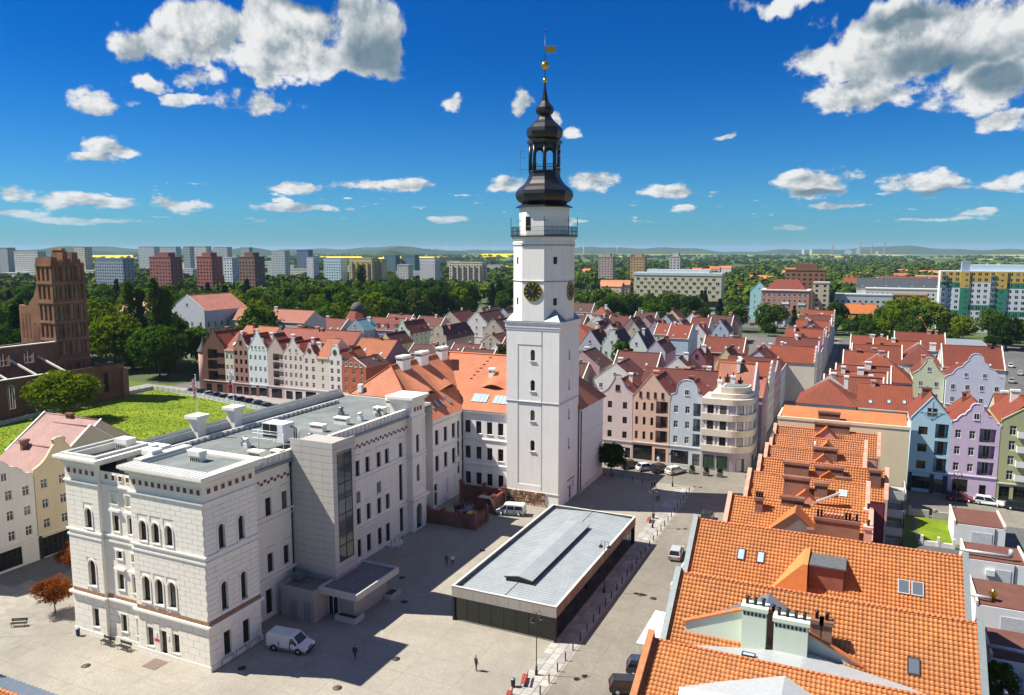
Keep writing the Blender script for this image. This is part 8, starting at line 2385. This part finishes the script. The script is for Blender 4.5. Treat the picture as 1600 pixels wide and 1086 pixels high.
def vehicle(kind, c, x, y, rz, label, cat='car', group=None):
    P, wx, half, xe = make_vehicle(kind)
    t = thing('parked_van' if kind in ('van', 'bus') else 'parked_car', label, cat, (x, y, .02), rz, group)
    mats = {'body': carpaint(c), 'roof': carpaint(c), 'window': M_GLASS, 'side_strip': M_BLACK, 'bumper_trim': M_BLACK}
    for k, b in P.items():
        key = (kind, k, c)
        if key not in _CM: _CM[key] = b.mesh(k, [mats[k]])
        newobj(k, _CM[key], t, (-xe / 2, 0, 0))
    for wx_ in wx:
        for s_ in (-1, 1):
            w = newobj('wheel', WHEEL, t, (wx_ - xe / 2, s_ * (half - .09), .32)); newobj('rim', RIM, w)
    for s_ in (-1, 1):
        for nm, xx, m in (('headlight', xe - .08, M_LAMPW), ('tail_light', .0, M_LAMPR)):
            key = (kind, nm)
            if key not in _CM:
                q = MB(); q.box(-.05, -.18, -.08, .05, .18, .08); _CM[key] = q.mesh(nm, [m])
            newobj(nm, _CM[key], t, (xx - xe / 2, s_ * (half * .72), .68))
    return t
WHT_, BLK, SIL, RDC, BLUC = (.70, .72, .74), (.012, .013, .015), (.42, .44, .46), (.14, .012, .015), (.02, .03, .07)
vehicle('van', WHT_, -56.0, 62.9, rad(8), 'white panel van parked in the town hall shadow', 'van')
vehicle('bus', WHT_, -52.1, 112.9, rad(193), 'white minibus parked between the brick yard and the tower', 'van')
vehicle('estate', SIL, -22.9, 106.8, rad(95), 'silver car parked in the street beside the orange roofs', 'car')
vehicle('suv', BLK, -21.6, 123.4, rad(93), 'black car half hidden behind the orange roof ridge', 'car')
vehicle('estate', BLK, -19.2, 70.6, rad(20), 'dark car nearest the bottom edge in front of the orange house', 'car')
vehicle('suv', BLUC, -18.6, 74.4, rad(14), 'dark blue car beside the white terrace canopy', 'car')
for i, (k, c, x, y, lab) in enumerate((('hatch', SIL, -45.0, 148.9, 'grey car at the left end of the row before the pink houses'), ('suv', BLK, -41.6, 148.3, 'black car second in the row before the pink houses'), ('hatch', WHT_, -38.4, 148.2, 'white hatchback in the middle of the row before the pink houses'), ('suv', BLK, -35.4, 148.2, 'black car fourth in the row before the pink houses'), ('estate', WHT_, -32.4, 148.4, 'white car at the right end of the row before the pink houses'))):
    vehicle(k, c, x, y, rad(42 + 4 * i), lab, 'car', 'cars before the pink houses')
for i, (k, c, x, y, lab) in enumerate((('estate', RDC, 17.2, 152.6, 'dark red car parked before the lilac house'), ('estate', WHT_, 21.4, 152.0, 'white car parked before the lilac house'), ('estate', BLK, 26.0, 151.0, 'black estate car parked before the olive green house'))):
    vehicle(k, c, x, y, rad(-8), lab, 'car', 'cars before the lilac house')
rr = random.Random(12)
for i in range(11):
    x = -188 + i * 4.1; y = 172.8 - i * .93
    vehicle(rr.choice(('hatch', 'estate', 'suv')), rr.choice((BLK, BLK, BLUC, SIL)), x, y, rad(68), 'dark parked car number %s from the left along the lawn fence' % numw(i), 'car', 'cars parked along the lawn fence')
for i in range(40):
    x, y = -84 + (i % 10) * 6.0 + rr.uniform(-.5, .5), 470 + (i // 10) * 18
    if x > -62 and y > 480: continue
    vehicle(rr.choice(('hatch', 'estate')), rr.choice((WHT_, SIL, BLK, WHT_, RDC)), x, y, rad(rr.choice((60, 75))), 'small car in the distant car park before the hotel', 'car', 'cars in the distant car park')
for i in range(12):
    vehicle(rr.choice(('hatch', 'estate', 'suv')), rr.choice((WHT_, SIL, BLK, BLUC)), 46 + (i % 4) * 5.5, 300 + (i // 4) * 20, rad(80), 'parked car in the yard at the far right behind the red roofs', 'car', 'cars at the far right')

# people: one skinned body each, clothed by height
def person_mat(shirt, trousers, hair=(.02, .015, .01)):
    k = ('pm', shirt, trousers)
    if k in MATS: return MATS[k]
    m, t, b = _base('clothing')
    tc_ = t.add('ShaderNodeTexCoord'); s = t.add('ShaderNodeSeparateXYZ'); t.link(tc_.outputs['Object'], s.inputs[0])
    z = s.outputs[2]; y = s.outputs[1]
    c = t.mix(t.math('GREATER_THAN', z, .92), c3(trousers), c3(shirt))
    skin = (.42, .25, .18, 1)
    c = t.mix(t.math('GREATER_THAN', z, 1.47), c, skin)
    hairf = t.math('GREATER_THAN', t.math('ADD', z, t.math('MULTIPLY', s.outputs[0], -.6)), 1.66)
    c = t.mix(hairf, c, c3(hair))
    c = t.mix(t.math('LESS_THAN', z, .09), c, (.02, .02, .02, 1))
    t.link(c, b.inputs['Base Color']); b.inputs['Roughness'].default_value = .85
    MATS[k] = m
    return m
def person(x, y, rz, label, shirt, trousers, stride=.22, arm=.1, h=1.0, bag=False):
    V = [(0, 0, .96), (0, 0, 1.18), (0, 0, 1.40), (0, 0, 1.50), (.02, 0, 1.62), (.03, 0, 1.74)]
    Rr_ = [.15, .145, .16, .06, .095, .085]
    E = [(0, 1), (1, 2), (2, 3), (3, 4), (4, 5)]
    def chain(start, pts):
        p = start
        for (q, r) in pts:
            V.append(q); Rr_.append(r); E.append((p, len(V) - 1)); p = len(V) - 1
    for s_ in (-1, 1):
        f = stride * s_
        chain(0, [((0, s_ * .10, .88), .10), ((f * .5 + .03, s_ * .11, .50), .068), ((f, s_ * .11, .09), .045), ((f + .14, s_ * .12, .045), .04)])
        chain(2, [((0, s_ * .20, 1.38), .065), ((-f * arm * 2, s_ * .26, 1.12), .05), ((.10 - f * arm * 3, s_ * .25, .88), .038), ((.13 - f * arm * 3, s_ * .245, .79), .036), ((.16 - f * arm * 3, s_ * .235, .72), .02)])
    me = bpy.data.meshes.new('person'); me.from_pydata(V, E, []); me.update()
    o = newobj('person', me, None, (x, y, .02), rz)
    o.scale = (h, h, h)
    sk = o.modifiers.new('skin', 'SKIN'); sk.use_smooth_shade = True
    for i, sv in enumerate(me.skin_vertices[0].data):
        sv.radius = (Rr_[i], Rr_[i] * (1.25 if i in (1, 2) else 1)); sv.use_root = (i == 0)
    o.modifiers.new('subsurf', 'SUBSURF').levels = 1
    o.modifiers[-1].render_levels = 1
    me.materials.append(person_mat(shirt, trousers))
    if bag:
        b = MB(); b.box(-.28, -.14, 1.02, -.13, .14, 1.42); b.build('backpack', M_BLACK, o)
    return tag(o, label, 'person')
DK, LT = (.02, .02, .022), (.62, .62, .62)
person(-51.5, 90.0, rad(115), 'taller person of the couple walking on the square', (.10, .10, .12), DK)
person(-50.7, 90.3, rad(112), 'person in a white top walking beside the taller one', LT, (.04, .04, .05), h=.97)
person(-48.1, 64.0, rad(95), 'person in dark clothes with a backpack in the town hall shadow', (.03, .035, .04), DK, bag=True)
person(-35.2, 67.5, rad(60), 'lone person in black standing on the sunny square', DK, DK, .08)
person(-33.6, 136.4, rad(20), 'person in dark clothes by the post near the parked cars', DK, (.03, .05, .10))
person(-34.2, 136.2, rad(200), 'person in blue jeans talking by the post near the parked cars', (.10, .10, .12), (.05, .08, .18))
person(-46.4, 152.6, rad(-60), 'person in a pale top walking past the pink shopfront', LT, (.3, .3, .3))
person(-45.6, 152.8, rad(-60), 'person in black walking past the pink shopfront', DK, DK)
person(-37.2, 153.6, rad(-90), 'person in white standing at the peach house passage', LT, LT, .05)
person(-18.6, 147.5, rad(-90), 'person in black crossing by the corner building', DK, DK)

# street lamps with two hanging heads
def lamp(x, y, label, rz=0.0, h=6.8):
    t = thing('street_lamp', label, 'street lamp', (x, y, 0), rz, 'double-headed street lamps')
    b = MB(); b.lathe([(.16, 0), (.16, .5), (.10, .6), (.10, 1.0)], 10); b.build('base', M_BLACK, t)
    b = MB(); b.tube((0, 0, .9), (0, 0, h), .055, 8, 0, .04); b.build('pole', M_BLACK, t)
    for s_ in (-1, 1):
        b = MB(); pr = None
        for k in range(9):
            a = pi * k / 8; q = (s_ * .45 * (1 - cos(a)) / 2 * 1.2, 0, h - .25 + .45 * sin(a))
            if pr: b.tube(pr, q, .025, 5)
            pr = q
        b.build('arm', M_BLACK, t)
        b = MB(); b.lathe([(.05, h - .25), (.10, h - .4), (.30, h - .62), (.32, h - .68)], 12, (s_ * .54, 0)); ho = b.build('lamp_head', M_BLACK, t)
        b = MB(); b.lathe([(.20, h - .80), (.26, h - .68)], 10, (s_ * .54, 0)); b.build('lamp_glass', M_FRAME, ho)
    return t
lamp(-29.1, 69.4, 'street lamp beside the red benches at the near end of the square', rad(60))
lamp(-28.7, 91.0, 'street lamp halfway along the glass pavilion', rad(0))
lamp(-28.9, 116.6, 'street lamp beyond the far corner of the glass pavilion', rad(30))
lamp(-31.0, 139.6, 'street lamp near the parked cars before the pink houses', rad(10))
lamp(15.8, 146.0, 'street lamp in front of the lilac house', rad(0))
for j, (x, y) in enumerate(((-64, 430), (-44, 445), (20, 408), (36, 400), (60, 396), (78, 410))):
    lamp(x, y, 'distant street lamp number %s by the car parks' % NUM[j], 0, 9)
# bollards
bo_ = MB(); bo_.lathe([(.07, 0), (.07, .82), (.085, .84), (.085, .9), (.05, .98)], 10); bo_ = bo_.mesh('bollard', [M_BLACK])
for i in range(33):
    y = 61.5 + i * 2.36
    tag(newobj('bollard', bo_, None, (-27.35, y, .02)), 'black bollard number %s from the near end of the street edge' % numw(i), 'bollard', 'bollards along the street edge')
for i in range(6):
    tag(newobj('bollard', bo_, None, (-45.0 + i * 2.1, 141.2 - i * .6, .02)), 'black bollard number %s in the line before the parked cars' % numw(i), 'bollard', 'bollards before the parked cars')
# benches
def bench(x, y, rz, label, wood):
    t = thing('bench', label, 'bench', (x, y, 0), rz)
    for k in range(3):
        b = MB(); b.box(-.9, -.25 + k * .16, .42, .9, -.25 + k * .16 + .13, .47); b.build('seat_slat', wood, t)
    for k in range(2):
        b = MB(); b.box(-.9, .26, .58 + k * .18, .9, .30, .72 + k * .18); b.build('back_slat', wood, t)
    for s_ in (-.75, .75):
        b = MB(); b.tube((s_, -.22, 0), (s_, -.22, .42), .03, 6); b.tube((s_, .24, 0), (s_, .30, .92), .03, 6); b.tube((s_, -.25, .41), (s_, .25, .41), .025, 6); b.build('leg', M_BLACK, t)
M_RW = flat('red_wood', (.30, .035, .02), .5, var=.15); M_BW = flat('black_wood', (.022, .02, .02), .5)
bench(-29.7, 67.6, rad(-75), 'red slatted bench nearest the street lamp on the slab strip', M_RW); bench(-29.9, 64.2, rad(-75), 'red slatted bench at the bottom edge of the square', M_RW); bench(-30.2, 119.2, rad(-80), 'red slatted bench beyond the glass pavilion', M_RW)
bench(-75.3, 55.0, 0, 'left black bench against the town hall front', M_BW); bench(-72.6, 55.0, 0, 'right black bench against the town hall front', M_BW)
bench(-88.6, 53.6, rad(32), 'black bench on the flagged path by the orange red tree', M_BW); bench(-92.6, 49.8, rad(32), 'black bench at the left edge of the picture', M_BW); bench(-31.6, 130.5, rad(-70), 'dark bench in the tower shadow near the far slab strip', M_BW)
def litter_bin(x, y, label, c=M_BLACK):
    t = thing('litter_bin', label, 'litter bin', (x, y, 0)); b = MB(); b.lathe([(.2, .12), (.24, .85)], 12); b.build('body', c, t); b = MB(); b.lathe([(.27, .85), (.27, .92), (.1, .98)], 12); b.build('lid', M_LEAD, t); b = MB(); b.tube((0, 0, 0), (0, 0, .12), .06, 8); b.build('leg', M_BLACK, t)
litter_bin(-30.4, 66.4, 'black litter bin beside the red bench'); litter_bin(-80.2, 55.0, 'dark blue litter bin at the left corner of the town hall', flat('blue_bin', (.02, .03, .09), .5)); litter_bin(-29.9, 121.0, 'black litter bin behind the far red bench')
for j, (x, y) in enumerate(((-29.4, 149.6), (-26.6, 149.4), (-24.0, 149.6))):
    t = thing('planter', 'square dark planter number %s from the left before the corner building' % NUM[j], 'planter', (x, y, 0)); b = MB(); b.prism(Fr(-.55, -.55), [(.08, 0), (1.02, 0), (1.1, .8), (0, .8)], 0, 1.1); b.build('box', M_BASE, t)
    newobj('shrub', CROWN['dark'][0][0], t, (0, 0, .5), j, (1.2, 1.2, 1.2))
sp_ = thing('stone_planter', 'round pale stone planter behind the clipped red tree', 'planter', (-83.9, 60.4, 0)); b = MB(); b.lathe([(.5, 0), (.42, .25), (.6, .85), (.66, .95)], 14); b.build('bowl', M_STONE, sp_)
# red covered terrace, white canopy, balcony on the street side of the orange houses
cn = thing('terrace_canopy', 'white slatted terrace canopy on the street before the orange house', 'canopy', (-20.0, 74.9, 0))
for k in range(14):
    b = MB(); b.box(0, k * .58, 2.9, 3.2, k * .58 + .54, 2.96); b.build('roof_panel', flat('canvas', (.74, .72, .68), .8, var=.06), cn)
for (x, y) in ((.05, .05), (.05, 4), (.05, 8.0), (3.1, .05), (3.1, 8.0)):
    b = MB(); b.box(x, y, 0, x + .1, y + .1, 2.9); b.build('post', M_UNIT, cn)
for k in range(5):
    b = MB(); b.box(.1, .02, .2 + k * .2, 3.1, .08, .32 + k * .2); b.build('rail_board', M_UNIT, cn)
for k in range(5):
    tag(newobj('terrace_plant', CROWN['dark'][k % 2][0], None, (-19.3 + k * .5, 76.0 + k * 1.1, .1), k, (1.1, 1.1, 1.6)), 'dark potted plant under the white terrace canopy', 'plant', 'plants under the terrace canopy')
bc = thing('balcony_box', 'white balcony with a wall unit on the street side of the orange house', 'balcony', (-19.3, 87.2, 0))
b = MB(); b.box(0, 0, 3.0, 3.4, 8.0, 3.3); b.build('slab', M_FRAME, bc)
for (x0, y0, x1, y1) in ((0, 0, .12, 8), (.12, 0, 3.4, .12), (.12, 7.88, 3.4, 8)):
    b = MB(); b.box(x0, y0, 3.3, x1, y1, 4.5); b.build('parapet', M_FRAME, bc)
b = MB(); b.box(1.0, 1.5, 3.3, 1.9, 2.4, 4.2); b.build('fan_unit', M_LEAD, bc)
b = MB(); b.box(.05, .05, 0, .3, .3, 3.0); b.box(.05, 7.6, 0, .3, 7.9, 3.0); b.build('column', M_FRAME, bc)
tr_ = thing('terrace_pergola', 'grey glazed terrace frame behind the orange house ridge', 'terrace', (-19.0, 103.0, 0))
for k in range(6):
    b = MB(); b.box(0, k * 1.6, 3.2, 5.0, k * 1.6 + .1, 3.35); b.build('beam', M_LEAD, tr_)
for (x, y) in ((0, 0), (0, 8), (4.9, 0), (4.9, 8)):
    b = MB(); b.box(x, y, 0, x + .12, y + .12, 3.2); b.build('post', M_LEAD, tr_)
b = MB(); b.box(0, 0, 3.36, 5, 8.1, 3.4); b.build('canopy_sheet', flat('sheet_white', (.66, .66, .64), .6), tr_)
# garages in the rear yard
M_BRNFELT = flat('brown_felt', (.13, .055, .04), .85, var=.18, scale=.6)
for j, (y0, y1, x0, x1, lab) in enumerate(((129, 137, 14.0, 20.6, 'farthest white garage with a brown flat roof'), (114.5, 121, 14.0, 21.0, 'white garage with a brown roof and a long silver flue'), (99.5, 107.5, 13.6, 20.8, 'white garage with a brown roof and an orange bird-like vent'), (86.5, 93.5, 13.4, 21.0, 'white garage with a brown roof nearest the big orange roof'), (72, 79.5, 13.6, 21, 'grey garage at the bottom right corner'))):
    t = thing('garage', lab, 'garage', (x0, y0, 0)); W, D = x1 - x0, y1 - y0
    b = MB(); b.box(0, 0, 0, W, D, 3.2); b.build('wall', plaster((.72, .74, .76), .2), t)
    b = MB(); b.box(.1, .1, 3.2, W - .1, D - .1, 3.35); b.build('roof', M_BRNFELT, t)
    for (a0, b0, a1, b1) in ((-.05, -.05, .2, D + .05), (W - .2, -.05, W + .05, D + .05)):
        b = MB(); b.box(a0, b0, 3.2, a1, b1, 3.7); b.build('parapet', plaster((.62, .55, .50), .2), t)
    b = MB(); b.box(W * .35, -.06, .1, W * .75, 0, 2.3); b.build('door', flat('garage_door', (.50, .53, .56), .5), t)
    b = MB(); b.tube((W * .8, -.08, 3.2), (W * .8, -.08, .1), .06, 6); b.build('downpipe', M_BLACK, t)
    if j in (1, 3):
        b = MB(); b.tube((-.6, 1.2, 3.9), (W * .75, 1.0, 3.9), .22, 8); b.tube((W * .75, 1.0, 3.9), (W * .75, 1.0, 4.9), .3, 8); b.build('flue', M_WHITEM, t)
    if j == 2:
        b = MB(); b.tube((-.6, 1.2, 3.8), (1.6, 1.0, 3.8), .2, 8); b.build('flue', M_WHITEM, t)
        b = MB(); b.lathe([(.3, 3.3), (.3, 3.9), (.5, 4.1), (.2, 4.6), (.05, 4.8)], 8, (1.8, 1.6)); b.build('roof_vent', M_GOLD, t)
    if j == 1:
        b = MB(); b.box(2.4, -.4, 1.4, 3.4, -.02, 2.2); b.build('air_conditioner', M_UNIT, t)
yw = thing('yard_wall', 'low white wall with pillars round the rear lawn', 'wall', (9.3, 126.6, 0))
b = MB(); b.box(0, 0, 0, 4.6, .3, .7); b.build('wall', M_FRAME, yw)
for x in (.2, 2.4, 4.4):
    b = MB(); b.box(x, -.05, 0, x + .35, .35, 1.5); b.build('pillar', M_FRAME, yw)
for j, (x, y) in enumerate(((8.5, 140.5), (12, 140.2), (15.5, 139.8))):
    b = MB(); b.box(0, 0, 0, 3.0, .3, 1.2); b.box(0, -.05, 1.2, .4, .35, 1.6)
    tag(b.build('grey_wall', M_CONC, None, (x, y, 0)), 'grey garden wall section number %s before the blue house' % NUM[j], 'wall', 'grey garden walls')
# fire escape frame behind the plum wall
fs = thing('rear_balconies', 'dark stacked rear balconies behind the plum wall', 'balcony', (3.2, 116, 0))
for k in range(4):
    b = MB(); b.box(0, 0, 1.8 + k * 2.6, 3.4, 6, 2.0 + k * 2.6); b.build('slab', M_CONC, fs)
    b = MB(); b.box(3.3, 0, 2.0 + k * 2.6, 3.4, 6, 3.0 + k * 2.6); b.box(0, 0, 2.0 + k * 2.6, 3.3, .08, 3.0 + k * 2.6); b.build('rail', M_CONC2, fs)
for (x, y) in ((3.2, 0), (3.2, 5.9), (0, 0)):
    b = MB(); b.box(x, y, 0, x + .15, y + .15, 10.5); b.build('post', M_DARKFRAME, fs)
pt = thing('patio', 'dark pergola and parasol in the rear yard', 'pergola', (6.4, 106, 0))
b = MB(); b.box(0, 0, 2.4, 3.6, 3.2, 2.55); b.build('roof', M_LEAD, pt)
for (x, y) in ((.1, .1), (3.4, .1), (.1, 3.0), (3.4, 3.0)):
    b = MB(); b.box(x, y, 0, x + .12, y + .12, 2.4); b.build('post', M_BLACK, pt)
hd_ = MB(); hd_.box(0, 0, 0, 5.2, .8, 1.5); tag(hd_.build('garden_hedge', LEAF['dark'], None, (13.9, 108.4, 0)), 'dark green clipped hedge between the garages', 'hedge')
# striped metal roof at the bottom-left corner
nl = thing('corner_roof_house', 'roof with blue and white ribbed metal and orange tiles in the bottom left corner', 'house', (-75, 16, 0))
b = MB(); b.box(0, 0, 0, 28, 17.6, 11.0); b.build('wall', M_CREAM, nl)
mb_ = MB(); mb_.add([(0, 15.4, 12.6), (27, 15.4, 12.6), (27, 18.2, 11.4), (0, 18.2, 11.4)], 0)
for k in range(60): mb_.box(.2 + k * .46, 15.4, 11.4, .2 + k * .46 + .05, 15.41, 12.6, 1); mb_.add([(.2 + k * .46, 15.4, 12.66), (.34 + k * .46, 15.4, 12.66), (.34 + k * .46, 18.2, 11.46), (.2 + k * .46, 18.2, 11.46)], 1)
mb_.build('metal_roof', [M_WHITEM, flat('blue_rib', (.05, .16, .36), .4, .3)], nl)
tile_field(nl, (0, 9.0, 8.2), (1, 0, 0), (0, 6.4, 4.6), 27, M_ORANGE); ridge_tiles(nl, (0, 15.4, 12.85), (27, 15.4, 12.85))
chimney(nl, 14.3, 17.0, 11, 13.4, 1.4, 1.0, brick_mat((.42, .10, .04), (.36, .08, .03)), 0, False)
b = MB(); b.box(13.4, 16.3, 13.4, 15.2, 17.7, 13.5); b.build('chimney_cap', M_WHITEM, nl)
# ------------------------------------------------------------------ air
def haze(density, col):
    m = bpy.data.materials.new('haze'); m.use_nodes = True
    t = NT(m.node_tree); t.n.clear()
    out = t.add('ShaderNodeOutputMaterial'); v = t.add('ShaderNodeVolumePrincipled')
    v.inputs['Color'].default_value = c3(col); v.inputs['Density'].default_value = density; v.inputs['Anisotropy'].default_value = .0
    t.link(v.outputs[0], out.inputs['Volume'])
    b = MB(); b.box(-24600, -24600, -3.0, 24600, 24600, 150.0)
    o = b.build('haze', m); o['kind'] = 'stuff'; o['label'] = 'thin blue haze lying over the distant land'; o['category'] = 'haze'
    return o
haze(4.2e-5, (.50, .74, 1.0))
